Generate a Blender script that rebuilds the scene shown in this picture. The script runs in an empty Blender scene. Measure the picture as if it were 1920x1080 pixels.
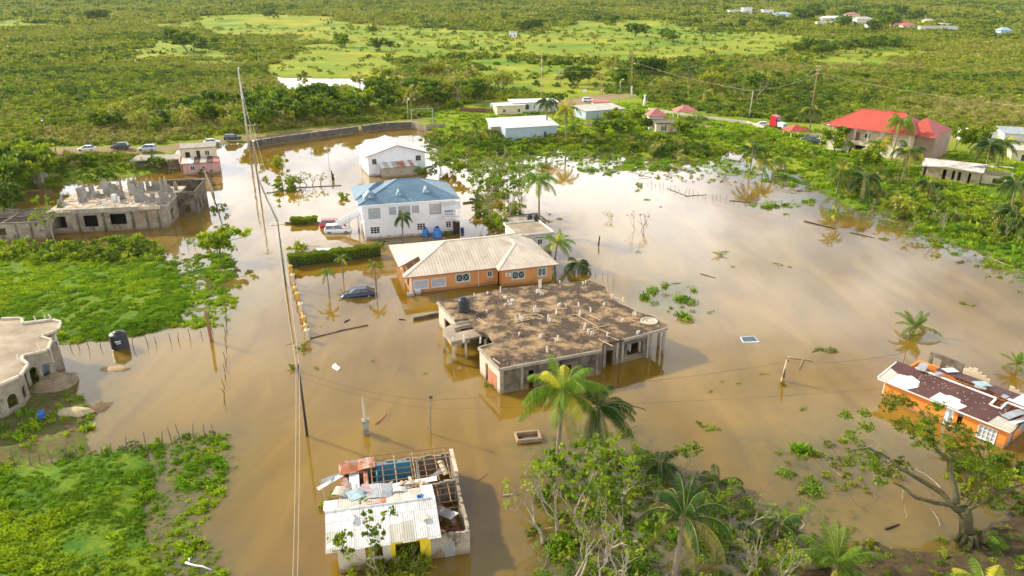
import bpy, math, random
import numpy as np
from mathutils import Vector, Matrix
rnd = random.Random(7)
PI = math.pi
rad = math.radians
sc = bpy.context.scene
COL = sc.collection
# ------------------------------------------------------------------ camera, sky, sun, exposure
FOC, TH, HC = 1350.0, rad(22.3), 38.0
cam_d = bpy.data.cameras.new('camera')
cam = bpy.data.objects.new('camera', cam_d)
COL.objects.link(cam)
cam.location = (0, 0, HC)
cam.rotation_euler = (PI/2 - TH, 0, 0)
cam_d.sensor_width = 36
cam_d.lens = FOC/1920*36
cam_d.clip_start = 1
cam_d.clip_end = 20000
sc.camera = cam
SUN_AZ, SUN_EL = rad(-62), rad(31)       # azimuth from +Y, negative = towards -X
SUN_STR, SKY_STR, EXPO = 4.1, 0.13, 0.66
sdir = Vector((math.sin(SUN_AZ)*math.cos(SUN_EL), math.cos(SUN_AZ)*math.cos(SUN_EL), math.sin(SUN_EL)))
sl = bpy.data.lights.new('sun', 'SUN')
sl.energy = SUN_STR
sl.angle = rad(0.6)
sl.color = (1.0, 0.9, 0.74)
so = bpy.data.objects.new('sun', sl)
COL.objects.link(so)
so.rotation_euler = (-sdir).to_track_quat('-Z', 'Y').to_euler()
so.location = (0, 0, 200)
W = bpy.data.worlds.new('World')
sc.world = W
W.use_nodes = True
nt = W.node_tree
bg = nt.nodes['Background']
bg.inputs[1].default_value = SKY_STR
sky = nt.nodes.new('ShaderNodeTexSky')
sky.sky_type = 'NISHITA'
sky.sun_disc = False
sky.sun_elevation = SUN_EL
sky.sun_rotation = SUN_AZ
sky.air_density = 1.0
sky.dust_density = 1.5
tc = nt.nodes.new('ShaderNodeTexCoord')
sep = nt.nodes.new('ShaderNodeSeparateXYZ')
nt.links.new(tc.outputs['Generated'], sep.inputs[0])
mp = nt.nodes.new('ShaderNodeMapping')
mp.inputs['Scale'].default_value = (1, 1, 2.6)
mp.inputs['Location'].default_value = (3.1, 1.7, 0.4)
nt.links.new(tc.outputs['Generated'], mp.inputs[0])
nz = nt.nodes.new('ShaderNodeTexNoise')
nz.inputs['Scale'].default_value = 2.3
nz.inputs['Detail'].default_value = 7
nz.inputs['Roughness'].default_value = 0.55
nt.links.new(mp.outputs[0], nz.inputs[0])
rp = nt.nodes.new('ShaderNodeValToRGB')
rp.color_ramp.elements[0].position = 0.4
rp.color_ramp.elements[1].position = 0.56
nt.links.new(nz.outputs[0], rp.inputs[0])
mxw = nt.nodes.new('ShaderNodeMix')
mxw.data_type = 'RGBA'
nt.links.new(rp.outputs[0], mxw.inputs[0])
nt.links.new(sky.outputs[0], mxw.inputs[6])
mz = nt.nodes.new('ShaderNodeMapRange')      # clouds are brightest low down, towards the sun
mz.inputs[1].default_value = 0.1
mz.inputs[2].default_value = 0.55
mz.inputs[3].default_value = 20
mz.inputs[4].default_value = 3.8
nt.links.new(sep.outputs[2], mz.inputs[0])
cc = nt.nodes.new('ShaderNodeCombineXYZ')
for _i in range(3): nt.links.new(mz.outputs[0], cc.inputs[_i])
nt.links.new(cc.outputs[0], mxw.inputs[7])
nt.links.new(mxw.outputs[2], bg.inputs[0])
sc.view_settings.view_transform = 'Standard'
sc.view_settings.look = 'None'
sc.view_settings.gamma = 1
sc.view_settings.exposure = EXPO
sc.cycles.max_bounces = 6
sc.cycles.diffuse_bounces = 3
sc.cycles.glossy_bounces = 3
sc.cycles.transmission_bounces = 3
sc.cycles.transparent_max_bounces = 6
sc.cycles.volume_bounces = 0
sc.cycles.use_adaptive_sampling = True
sc.cycles.sample_clamp_indirect = 6

# ------------------------------------------------------------------ helpers
cT, sT = math.cos(TH), math.sin(TH)
def G(px, py, z=0.0):
    """the place at height z that the photo shows at (px, py)"""
    u, v = (px-960)/FOC, (py-540)/FOC
    k = (z-HC)/-(sT+v*cT)
    return Vector((u*k, (cT-v*sT)*k, z))
def HT(px, py, ty):
    p = G(px, py)
    lo, hi = 0, 60
    for _ in range(40):
        m = (lo+hi)/2
        zc = p.y*cT-(m-HC)*sT
        yy = 540-FOC*(p.y*sT+(m-HC)*cT)/zc
        if yy > ty: lo = m
        else: hi = m
    return lo

def links(t, a, b): t.links.new(a, b)
MATS = {}
TIDE = {'white_paint', 'old_white_paint', 'orange_paint', 'bright_orange_paint', 'pink_paint', 'yellow_paint', 'concrete', 'concrete_block', 'cream_block', 'shade_dark_block', 'pale_concrete', 'pale_render', 'grey_render', 'ochre_paint', 'dark_wet_wall'}
def mat(name, c1, c2=None, scale=1.0, rough=0.8, bump=0.0, bscale=None, metal=0.0, pattern=None, pc=None, stain=None, obj=False, rnd_amt=0.0, spec=0.5, detail=6, thr=(0.35, 0.65)):
    """noise-mixed surface; pattern: 'brick','corr','tile','plank' on UV; stain = (colour, scale, threshold)"""
    if name in MATS: return MATS[name]
    m = bpy.data.materials.new(name)
    m.use_nodes = True
    t = m.node_tree
    b = t.nodes['Principled BSDF']
    b.inputs['Roughness'].default_value = rough
    b.inputs['Metallic'].default_value = metal
    b.inputs['Specular IOR Level'].default_value = spec
    c2 = c2 or tuple(x*0.75 for x in c1)
    geo = t.nodes.new('ShaderNodeNewGeometry')
    pos = geo.outputs['Position']
    uv = t.nodes.new('ShaderNodeTexCoord').outputs['UV']
    n1 = t.nodes.new('ShaderNodeTexNoise')
    n1.inputs['Scale'].default_value = scale
    n1.inputs['Detail'].default_value = detail
    n1.inputs['Roughness'].default_value = 0.62
    links(t, pos, n1.inputs[0])
    r1 = t.nodes.new('ShaderNodeValToRGB')
    r1.color_ramp.elements[0].position, r1.color_ramp.elements[1].position = thr
    r1.color_ramp.elements[0].color = (*c1, 1)
    r1.color_ramp.elements[1].color = (*c2, 1)
    links(t, n1.outputs[0], r1.inputs[0])
    col = r1.outputs[0]
    hsrc = n1.outputs[0]
    def mix(fac, a, bcol, mode='MIX'):
        mx = t.nodes.new('ShaderNodeMix')
        mx.data_type = 'RGBA'
        mx.blend_type = mode
        if isinstance(fac, float): mx.inputs[0].default_value = fac
        else: links(t, fac, mx.inputs[0])
        links(t, a, mx.inputs[6])
        if isinstance(bcol, tuple): mx.inputs[7].default_value = (*bcol[:3], 1)
        else: links(t, bcol, mx.inputs[7])
        return mx.outputs[2]
    hts = []
    if pattern in ('brick', 'tile'):
        br = t.nodes.new('ShaderNodeTexBrick')
        br.inputs['Scale'].default_value = 1
        bw, bh, ms = (0.42, 0.21, 0.018) if pattern == 'brick' else (0.5, 0.36, 0.03)
        br.inputs['Brick Width'].default_value = bw
        br.inputs['Row Height'].default_value = bh
        br.inputs['Mortar Size'].default_value = ms
        br.inputs['Mortar Smooth'].default_value = 0.3
        br.inputs['Color1'].default_value = (1, 1, 1, 1)
        br.inputs['Color2'].default_value = (0.82, 0.82, 0.82, 1)
        k = pc if pc is not None else 0.45
        br.inputs['Mortar'].default_value = (k, k, k, 1)
        links(t, uv, br.inputs[0])
        col = mix(1.0, col, br.outputs[0], 'MULTIPLY')
        hts.append((br.outputs[1], -0.6))
    if pattern in ('corr', 'plank', 'seam'):
        sx = t.nodes.new('ShaderNodeSeparateXYZ')
        links(t, uv, sx.inputs[0])
        wv = t.nodes.new('ShaderNodeMath')
        wv.operation = 'MULTIPLY'
        wv.inputs[1].default_value = {'corr': 2*PI/0.16, 'plank': 2*PI/0.3, 'seam': 2*PI/0.45}[pattern]
        links(t, sx.outputs[0 if pattern != 'plank' else 1], wv.inputs[0])
        sn = t.nodes.new('ShaderNodeMath')
        sn.operation = 'SINE'
        links(t, wv.outputs[0], sn.inputs[0])
        hts.append((sn.outputs[0], 0.25))
        # lap joints between the sheets
        lp = t.nodes.new('ShaderNodeTexBrick')
        lp.inputs['Scale'].default_value = 1
        lp.inputs['Brick Width'].default_value = 0.85
        lp.inputs['Row Height'].default_value = 2.4
        lp.inputs['Mortar Size'].default_value = 0.025
        lp.inputs['Color1'].default_value = (1, 1, 1, 1)
        lp.inputs['Color2'].default_value = (0.8, 0.8, 0.8, 1)
        k = pc if pc is not None else 0.6
        lp.inputs['Mortar'].default_value = (k, k, k, 1)
        links(t, uv, lp.inputs[0])
        col = mix(1.0, col, lp.outputs[0], 'MULTIPLY')
    if stain:
        n2 = t.nodes.new('ShaderNodeTexNoise')
        n2.inputs['Scale'].default_value = stain[1]
        n2.inputs['Detail'].default_value = 8
        n2.inputs['Roughness'].default_value = 0.7
        mpn = t.nodes.new('ShaderNodeMapping')
        mpn.inputs['Location'].default_value = (5.3, 9.1, 2.2)
        mpn.inputs['Scale'].default_value = (1, 1, stain[3] if len(stain) > 3 else 1)
        links(t, pos, mpn.inputs[0])
        links(t, mpn.outputs[0], n2.inputs[0])
        r2 = t.nodes.new('ShaderNodeValToRGB')
        r2.color_ramp.elements[0].position = stain[2]
        r2.color_ramp.elements[1].position = min(1, stain[2]+0.1)
        links(t, n2.outputs[0], r2.inputs[0])
        col = mix(r2.outputs[0], col, stain[0])
    if name in TIDE:
        sz = t.nodes.new('ShaderNodeSeparateXYZ'); links(t, pos, sz.inputs[0])
        n5 = t.nodes.new('ShaderNodeTexNoise'); n5.inputs['Scale'].default_value = 1.4; n5.inputs['Detail'].default_value = 6
        links(t, pos, n5.inputs[0])
        ad = t.nodes.new('ShaderNodeMath'); ad.operation = 'MULTIPLY_ADD'; ad.inputs[1].default_value = -.9
        links(t, n5.outputs[0], ad.inputs[0]); links(t, sz.outputs[2], ad.inputs[2])
        mt = t.nodes.new('ShaderNodeMapRange'); mt.inputs[1].default_value = -.25; mt.inputs[2].default_value = .12; mt.inputs[3].default_value = .75; mt.inputs[4].default_value = 0
        links(t, ad.outputs[0], mt.inputs[0])
        col = mix(mt.outputs[0], col, (.26, .17, .08))
    if rnd_amt:
        oi = t.nodes.new('ShaderNodeObjectInfo')
        hs = t.nodes.new('ShaderNodeHueSaturation')
        mr = t.nodes.new('ShaderNodeMapRange')
        mr.inputs[3].default_value = 1-rnd_amt
        mr.inputs[4].default_value = 1+rnd_amt
        links(t, oi.outputs['Random'], mr.inputs[0])
        links(t, mr.outputs[0], hs.inputs['Value'])
        links(t, col, hs.inputs['Color'])
        col = hs.outputs[0]
    links(t, col, b.inputs['Base Color'])
    if bump or hts:
        n3 = t.nodes.new('ShaderNodeTexNoise')
        n3.inputs['Scale'].default_value = bscale or scale*6
        n3.inputs['Detail'].default_value = 5
        links(t, pos, n3.inputs[0])
        cur = n3.outputs[0]
        for hsock, w in hts:
            ma = t.nodes.new('ShaderNodeMath')
            ma.operation = 'MULTIPLY_ADD'
            links(t, hsock, ma.inputs[0])
            ma.inputs[1].default_value = w*3
            links(t, cur, ma.inputs[2])
            cur = ma.outputs[0]
        bp = t.nodes.new('ShaderNodeBump')
        bp.inputs['Strength'].default_value = max(bump, 0.35 if hts else 0)
        bp.inputs['Distance'].default_value = 0.04
        links(t, cur, bp.inputs['Height'])
        links(t, bp.outputs[0], b.inputs['Normal'])
    MATS[name] = m
    return m

def leafmat(name, c1, c2, trans=0.38, var=0.22):
    """leaves: two tones by leaf, shifted plant by plant, letting some light through"""
    if name in MATS: return MATS[name]
    m = bpy.data.materials.new(name)
    m.use_nodes = True
    t = m.node_tree
    t.nodes.remove(t.nodes['Principled BSDF'])
    out = t.nodes['Material Output']
    geo = t.nodes.new('ShaderNodeNewGeometry')
    oi = t.nodes.new('ShaderNodeObjectInfo')
    r = t.nodes.new('ShaderNodeValToRGB')
    r.color_ramp.elements[0].color = (*c1, 1)
    r.color_ramp.elements[1].color = (*c2, 1)
    links(t, geo.outputs['Random Per Island'], r.inputs[0])
    hs = t.nodes.new('ShaderNodeHueSaturation')
    mr = t.nodes.new('ShaderNodeMapRange')
    mr.inputs[3].default_value = 1-var
    mr.inputs[4].default_value = 1+var
    links(t, oi.outputs['Random'], mr.inputs[0])
    links(t, mr.outputs[0], hs.inputs['Value'])
    mh = t.nodes.new('ShaderNodeMapRange')
    mh.inputs[3].default_value = 0.485
    mh.inputs[4].default_value = 0.515
    ns = t.nodes.new('ShaderNodeTexNoise')
    ns.inputs['Scale'].default_value = 0.05
    ns.inputs['Detail'].default_value = 3
    links(t, geo.outputs['Position'], ns.inputs[0])
    links(t, ns.outputs[0], mh.inputs[0])
    links(t, mh.outputs[0], hs.inputs['Hue'])
    links(t, r.outputs[0], hs.inputs['Color'])
    d = t.nodes.new('ShaderNodeBsdfPrincipled')
    d.inputs['Roughness'].default_value = 0.55
    d.inputs['Specular IOR Level'].default_value = 0.12
    links(t, hs.outputs[0], d.inputs['Base Color'])
    tr = t.nodes.new('ShaderNodeBsdfTranslucent')
    links(t, hs.outputs[0], tr.inputs[0])
    mx = t.nodes.new('ShaderNodeMixShader')
    mx.inputs[0].default_value = trans
    links(t, d.outputs[0], mx.inputs[1])
    links(t, tr.outputs[0], mx.inputs[2])
    links(t, mx.outputs[0], out.inputs[0])
    MATS[name] = m
    return m

class MB:
    """collects faces and links them as one mesh object"""
    def __init__(s): s.v = []; s.f = []; s.mi = []; s.cur = 0
    def add(s, vs, fs):
        n = len(s.v)
        s.v += [tuple(p) for p in vs]
        for f in fs:
            s.f.append([n+i for i in f]); s.mi.append(s.cur)
    def box(s, x0, x1, y0, y1, z0, z1):
        s.hexa([(x0,y0,z0),(x1,y0,z0),(x1,y1,z0),(x0,y1,z0),(x0,y0,z1),(x1,y0,z1),(x1,y1,z1),(x0,y1,z1)])
        return s
    def hexa(s, p):
        s.add(p, [(0,3,2,1),(4,5,6,7),(0,1,5,4),(1,2,6,5),(2,3,7,6),(3,0,4,7)])
    def obox(s, c, d, rz=0, rx=0, ry=0):
        M = Matrix.Translation(Vector(c)) @ Matrix.Rotation(rz, 4, 'Z') @ Matrix.Rotation(ry, 4, 'Y') @ Matrix.Rotation(rx, 4, 'X')
        x, y, z = d[0]/2, d[1]/2, d[2]/2
        s.hexa([M @ Vector(q) for q in [(-x,-y,-z),(x,-y,-z),(x,y,-z),(-x,y,-z),(-x,-y,z),(x,-y,z),(x,y,z),(-x,y,z)]])
        return s
    def quad(s, a, b, c, d): s.add([a, b, c, d], [(0, 1, 2, 3)]); return s
    def slab(s, pts, t):
        """polygon in space given a thickness downwards"""
        n = len(pts)
        p = [Vector(q) for q in pts]
        lo = [q-Vector((0, 0, t)) for q in p]
        s.add(p+lo, [tuple(range(n)), tuple(range(2*n-1, n-1, -1))]+[(i, n+i, n+(i+1) % n, (i+1) % n) for i in range(n)])
        return s
    def prism(s, poly, z0, z1):
        return s.slab([(x, y, z1) for x, y in poly], z1-z0)
    def tube(s, pts, rs, n=6, cap=True):
        P = [Vector(p) for p in pts]
        vs = []
        ref = Vector((0.3, 0.9, 0.1))
        for i, p in enumerate(P):
            d = (P[min(i+1, len(P)-1)]-P[max(i-1, 0)])
            d = d.normalized() if d.length > 1e-9 else Vector((0, 0, 1))
            a = d.cross(ref)
            if a.length < 0.1: a = d.cross(Vector((1, 0, 0)))
            a.normalize(); b = d.cross(a)
            r = rs[i] if isinstance(rs, (list, tuple)) else rs
            for k in range(n):
                an = 2*PI*k/n
                vs.append(p+(a*math.cos(an)+b*math.sin(an))*r)
        fs = []
        for i in range(len(P)-1):
            for k in range(n):
                k2 = (k+1) % n
                fs.append((i*n+k, i*n+k2, (i+1)*n+k2, (i+1)*n+k))
        if cap:
            fs.append(tuple(range(n-1, -1, -1))); fs.append(tuple((len(P)-1)*n+k for k in range(n)))
        s.add(vs, fs)
        return s
    def lathe(s, x, y, prof, n=16):
        vs, fs = [], []
        for r, z in prof:
            for k in range(n):
                vs.append((x+r*math.cos(2*PI*k/n), y+r*math.sin(2*PI*k/n), z))
        for i in range(len(prof)-1):
            for k in range(n):
                fs.append((i*n+k, i*n+(k+1) % n, (i+1)*n+(k+1) % n, (i+1)*n+k))
        fs.append(tuple(range(n-1, -1, -1))); fs.append(tuple((len(prof)-1)*n+k for k in range(n)))
        s.add(vs, fs)
        return s
    def mesh(s, name, mats, smooth=False, uv=True):
        me = bpy.data.meshes.new(name)
        me.from_pydata(s.v, [], s.f)
        if not isinstance(mats, (list, tuple)): mats = [mats]
        for m in mats: me.materials.append(m)
        if len(mats) > 1: me.polygons.foreach_set('material_index', s.mi)
        me.update()
        if uv and len(s.f) < 20000:
            ul = me.uv_layers.new(name='UVMap')
            for p in me.polygons:
                nrm = p.normal
                t = Vector((0, 0, 1)).cross(nrm)
                if t.length < 0.08: t = Vector((1, 0, 0))
                t.normalize()
                b = nrm.cross(t)
                for li in p.loop_indices:
                    q = me.vertices[me.loops[li].vertex_index].co
                    ul.data[li].uv = (q.dot(t), q.dot(b))
        if smooth: me.polygons.foreach_set('use_smooth', [True]*len(me.polygons))
        return me
    def build(s, name, mats, parent=None, smooth=False, uv=True):
        o = bpy.data.objects.new(name, s.mesh(name, mats, smooth, uv))
        COL.objects.link(o)
        if parent: o.parent = parent
        return o

def tag(o, label=None, cat=None, group=None, kind=None):
    if label: o['label'] = label
    if cat: o['category'] = cat
    if group: o['group'] = group
    if kind: o['kind'] = kind
    return o
def empty(name, loc, rz=0, label=None, cat=None, group=None):
    o = bpy.data.objects.new(name, None)
    o.empty_display_size = 0.3
    COL.objects.link(o)
    o.location = loc
    o.rotation_euler = (0, 0, rz)
    return tag(o, label, cat, group)
def copy_tree(o, parent=None):
    c = o.copy()
    COL.objects.link(c)
    if parent: c.parent = parent
    for ch in list(o.children): copy_tree(ch, c)
    return c

# numpy noise
def _hash(ix, iy, seed):
    h = (ix.astype(np.int64)*374761393 + iy.astype(np.int64)*668265263 + seed*974711) & 0x7fffffff
    h = ((h ^ (h >> 13))*1274126177) & 0x7fffffff
    return ((h ^ (h >> 16)) & 0xffff)/65535.0
def vnoise(x, y, seed=0):
    ix, iy = np.floor(x), np.floor(y)
    fx, fy = x-ix, y-iy
    fx, fy = fx*fx*(3-2*fx), fy*fy*(3-2*fy)
    a = _hash(ix, iy, seed); b = _hash(ix+1, iy, seed); c = _hash(ix, iy+1, seed); d = _hash(ix+1, iy+1, seed)
    return (a*(1-fx)+b*fx)*(1-fy)+(c*(1-fx)+d*fx)*fy
def fbm(x, y, seed=0, o=4):
    r = 0; am = 0.5; t = 0
    for k in range(o):
        r = r+am*vnoise(x*2**k, y*2**k, seed+k*17); t += am; am *= 0.55
    return r/t*2-1
def pip_sd(X, Y, poly):
    """signed distance to a polygon, positive inside"""
    d = np.full(X.shape, 1e9); ins = np.zeros(X.shape, bool)
    n = len(poly)
    for i in range(n):
        x0, y0 = poly[i]; x1, y1 = poly[(i+1) % n]
        ex, ey = x1-x0, y1-y0
        t = np.clip(((X-x0)*ex+(Y-y0)*ey)/(ex*ex+ey*ey+1e-9), 0, 1)
        d = np.minimum(d, np.hypot(X-x0-t*ex, Y-y0-t*ey))
        c = (y0 > Y) != (y1 > Y)
        with np.errstate(divide='ignore', invalid='ignore'):
            xi = ex*(Y-y0)/(ey if abs(ey) > 1e-9 else 1e-9)+x0
        ins ^= c & (X < xi)
    return np.where(ins, d, -d)
def gp(pts): return [tuple(G(*p)[:2]) for p in pts]
# ------------------------------------------------------------------ terrain: land in the flood, given as outlines on the ground
# (outline, highest ground, slope in from the bank, marsh amount)
LAND = [
 (gp([(-400,500),(0,486),(120,492),(250,486),(330,492),(345,560),(330,612),(240,632),(120,646),(-300,650)]), 0.55, 0.22, 0.0),
 (gp([(250,486),(330,488),(440,470),(445,560),(440,622),(330,612),(240,632)]), 0.03, 0.3, 1.0),
 (gp([(-600,850),(0,872),(110,862),(190,850),(265,838),(290,900),(260,980),(300,1060),(330,1200),(300,1800),(-900,1800)]), 0.6, 0.2, 0.0),
 (gp([(230,842),(330,828),(428,812),(425,900),(405,980),(420,1060),(430,1400),(300,1400),(260,980)]), 0.02, 0.3, 1.0),
 (gp([(-500,830),(-300,640),(0,650),(100,690),(150,745),(180,770),(165,815),(160,850),(0,880)]), 0.35, 0.15, 0.1),
 (gp([(155,775),(190,748),(215,755),(200,768),(165,785)]), 0.12, 0.2, 0.0),
 (gp([(-800,300),(-300,290),(0,298),(150,290),(330,290),(330,282),(440,268),(470,268),(640,246),(775,236),(830,262),(860,290),(900,292),(960,300),(1040,275),(1100,290),(1170,285),(1230,300),(1330,300),(1370,282),(1440,300),(1500,330),(1540,362),(1600,392),(1700,408),(1740,440),(1830,470),(1930,510),(2300,640),(3500,700),(4500,100),(3000,-11),(1500,-12.5),(0,-12.5),(-1500,-11),(-3500,60)]), 0.6, 0.12, 0.0),
 (gp([(-600,300),(0,298),(60,300),(110,318),(30,335),(30,380),(-40,470),(-30,485),(-900,500)]), 0.5, 0.2, 0.0),
 (gp([(-100,470),(0,462),(100,470),(200,468),(250,455),(300,462),(320,475),(250,494),(-100,494)]), 0.25, 0.25, 0.2),
 (gp([(800,262),(1040,262),(1300,285),(1480,318),(1540,362),(1380,330),(1250,318),(1120,330),(1040,305),(960,330),(860,320),(800,300)]), 0.0, 0.3, 1.0),
 (gp([(1560,365),(1760,405),(1930,500),(2050,620),(1920,530),(1790,480),(1700,440),(1590,405)]), 0.0, 0.3, 0.8),
 (gp([(1530,1060),(1620,1015),(1700,1035),(1790,1040),(1870,985),(1960,945),(2200,1100),(2000,1500),(1560,1500),(1480,1080)]), 0.14, 0.12, 0.15),
 (gp([(1000,860),(1100,800),(1180,810),(1260,860),(1330,930),(1480,950),(1500,1080),(1490,1500),(1080,1500),(990,1080),(1020,960)]), -0.02, 0.3, 1.1),
 (gp([(1440,850),(1600,820),(1700,860),(1640,930),(1500,930)]), -0.1, 0.3, 1.0),
 (gp([(185,690),(225,684),(238,690),(200,698)]), 0.12, 0.3, 0.0),
 (gp([(1250,530),(1300,535),(1320,580),(1290,600),(1210,575),(1190,550)]), -0.04, 0.3, 0.9),
 (gp([(-100,296),(225,292),(300,300),(318,318),(250,332),(140,345),(60,352),(-100,380)]), 0.3, 0.2, 0.3),
 (gp([(345,445),(420,440),(425,456),(350,462)]), -0.02, 0.3, 0.8),
 (gp([(1420,380),(1530,372),(1525,388),(1430,392)]), -0.02, 0.3, 0.8),
]
ROAD_A = gp([(-500,290),(0,288),(160,285),(300,283),(380,272),(440,262),(470,262),(640,243),(775,232)])
def seg_dist(X, Y, line):
    d = np.full(np.shape(X), 1e9)
    for (x0, y0), (x1, y1) in zip(line, line[1:]):
        ex, ey = x1-x0, y1-y0
        t = np.clip(((X-x0)*ex+(Y-y0)*ey)/(ex*ex+ey*ey), 0, 1)
        d = np.minimum(d, np.hypot(X-x0-t*ex, Y-y0-t*ey))
    return d
def height(X, Y):
    X = np.asarray(X, float); Y = np.asarray(Y, float)
    n1 = fbm(X*0.35, Y*0.35, 3); n2 = fbm(X*1.3, Y*1.3, 11, 3); n0 = fbm(X*0.11, Y*0.11, 8, 3)
    h = np.full(X.shape, -1.2)
    for poly, hm, k, marsh in LAND:
        sd = pip_sd(X, Y, poly)+n1*1.3*(0.6+marsh)+n2*0.6+(n0*5*marsh if marsh > .5 else 0)
        if marsh >= 0.8:
            hh = np.minimum(sd*k, hm-.07+0.14*n1+0.2*n2)
            hh = np.where(sd > 0, np.minimum(np.maximum(hh, -0.4), sd*0.2), sd*0.25)
        else:
            hh = np.minimum(sd*k, hm+0.1*n1+0.06*n2)
        h = np.maximum(h, hh)
    far = np.clip((Y-420)/900, 0, 6)
    h = h+np.where(h > 0.3, far**1.6*16+fbm(X*0.004, Y*0.004, 5)*far*9, 0)
    return h
MEADOW = [gp(p) for p in [
 [(345,58),(420,50),(500,42),(620,50),(760,56),(960,66),(1120,48),(1260,52),(1300,64),(1480,66),(1515,82),(1500,96),(1380,108),(1240,118),(1120,112),(1000,105),(860,96),(740,120),(700,148),(640,148),(520,145),(505,120),(540,100),(600,84),(470,72)],
 [(1495,112),(1560,96),(1640,92),(1700,96),(1750,104),(1640,118),(1560,128)],
 [(900,118),(1010,126),(1130,125),(1160,150),(1100,180),(960,180),(890,150)],
 [(1200,232),(1290,220),(1400,232),(1410,250),(1330,262),(1220,262),(1150,250)],
 [(270,90),(350,80),(400,92),(380,120),(310,118)],
 [(0,52),(60,50),(60,60),(0,64)]]]
POND = gp([(515,145),(600,147),(716,148),(722,176),(640,182),(550,174)])

def build_terrain():
    nr, ncl = 660, 620
    ys = 20*(5200/20)**(np.linspace(0, 1, nr))
    us = np.linspace(-1.15, 1.15, ncl)
    Y = np.repeat(ys[:, None], ncl, 1)
    X = us[None, :]*(0.78*Y+26)
    Z = height(X, Y)
    Z = np.where(pip_sd(X, Y, POND) > -3, np.minimum(Z, np.where(pip_sd(X, Y, POND) > 0, -0.3, 0.3)), Z)
    n1 = fbm(X*0.5, Y*0.5, 21); n2 = fbm(X*0.03, Y*0.03, 31); n3 = fbm(X*2.2, Y*2.2, 41, 3)
    def c(*v): return np.array(v)[None, None, :]
    grass = c(.11, .19, .008)+c(.1, .08, .0)*np.clip(n1+.3*n3, -.6, 1)[..., None]
    olive = c(.22, .27, .018)+c(.06, .045, .012)*n1[..., None]
    mead = c(.225, .275, .014)+c(.12, .05, .01)*n2[..., None]*1.6+c(.10, .09, .01)*fbm(X*.07, Y*.2, 61)[..., None]
    mud = c(.13, .085, .045)+c(.04, .03, .02)*n1[..., None]
    dirt = c(.30, .21, .12)+c(.05, .04, .02)*n1[..., None]
    C = np.where((Y > 150)[..., None], olive, grass)
    for i, p in enumerate(MEADOW):
        sd = pip_sd(X, Y, p)+fbm(X*0.02, Y*0.02, 51+i)*Y*0.08+Y*.012
        f = np.clip(sd/25+.5, 0, 1)[..., None]
        C = C*(1-f)+(grass*1.05 if i == 3 else mead)*f
    # muddy banks, the dirt yard on the left, bare soil bottom right
    C = np.where((Z < 0.07)[..., None], mud*.6+C*.4, C)
    for k in (4, 11):
        f = np.clip((pip_sd(X, Y, LAND[k][0])+(3 if k == 11 else 0))/1.5+.4*n1+.2, 0, 1)[..., None]*np.clip((.75 if k == 4 else 1.05)+n3, 0, 1)[..., None]
        C = C*(1-f)+(mud*(1.2 if k == 4 else .6))*f
    for k in (5, 14):
        f = (pip_sd(X, Y, LAND[k][0]) > -.3)[..., None]
        C = np.where(f, dirt*1.2 if k == 14 else mud*1.25, C)
    f = np.clip((3.2-seg_dist(X, Y, ROAD_A))/1.5+n1, 0, 1)[..., None]
    C = C*(1-f)+dirt*f
    for pts, w in ((gp([(1165,182),(1120,186),(1090,192),(1050,200)]), 6.5), (gp([(1300,240),(1420,246),(1460,248),(1560,258),(1700,285)]), 3.5), (gp([(1760,262),(1850,262),(1990,275)]), 3)):
        f = np.clip((w-seg_dist(X, Y, pts))/1.5+n1, 0, 1)[..., None]
        C = C*(1-f)+dirt*f
    C = np.clip(C, .01, 1)
    me = bpy.data.meshes.new('ground')
    v = np.stack([X, Y, Z], -1).reshape(-1, 3)
    idx = np.arange(nr*ncl).reshape(nr, ncl)
    q = np.stack([idx[:-1, :-1], idx[:-1, 1:], idx[1:, 1:], idx[1:, :-1]], -1).reshape(-1, 4)
    me.vertices.add(len(v)); me.vertices.foreach_set('co', v.ravel())
    me.loops.add(q.size); me.loops.foreach_set('vertex_index', q.ravel().astype(np.int32))
    me.polygons.add(len(q)); me.polygons.foreach_set('loop_start', np.arange(0, q.size, 4, dtype=np.int32))
    me.update(calc_edges=True)
    at = me.color_attributes.new('soil', 'FLOAT_COLOR', 'POINT')
    at.data.foreach_set('color', np.concatenate([C.reshape(-1, 3), np.ones((nr*ncl, 1))], 1).ravel())
    me.polygons.foreach_set('use_smooth', [True]*len(q))
    m = bpy.data.materials.new('ground_cover')
    m.use_nodes = True
    t = m.node_tree
    b = t.nodes['Principled BSDF']
    b.inputs['Roughness'].default_value = .95
    b.inputs['Specular IOR Level'].default_value = .15
    a = t.nodes.new('ShaderNodeAttribute'); a.attribute_name = 'soil'
    g = t.nodes.new('ShaderNodeNewGeometry')
    n = t.nodes.new('ShaderNodeTexNoise'); n.inputs['Scale'].default_value = 2.5; n.inputs['Detail'].default_value = 8; n.inputs['Roughness'].default_value = .7
    links(t, g.outputs['Position'], n.inputs[0])
    r = t.nodes.new('ShaderNodeMapRange'); r.inputs[1].default_value = .3; r.inputs[2].default_value = .7; r.inputs[3].default_value = .62; r.inputs[4].default_value = 1.35
    links(t, n.outputs[0], r.inputs[0])
    mx = t.nodes.new('ShaderNodeMix'); mx.data_type = 'RGBA'; mx.blend_type = 'MULTIPLY'; mx.inputs[0].default_value = 1
    links(t, a.outputs[0], mx.inputs[6]); links(t, r.outputs[0], mx.inputs[7])
    links(t, mx.outputs[2], b.inputs['Base Color'])
    bp = t.nodes.new('ShaderNodeBump'); bp.inputs['Strength'].default_value = .7; bp.inputs['Distance'].default_value = .15
    links(t, n.outputs[0], bp.inputs['Height']); links(t, bp.outputs[0], b.inputs['Normal'])
    me.materials.append(m)
    o = bpy.data.objects.new('ground', me); COL.objects.link(o)
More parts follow.
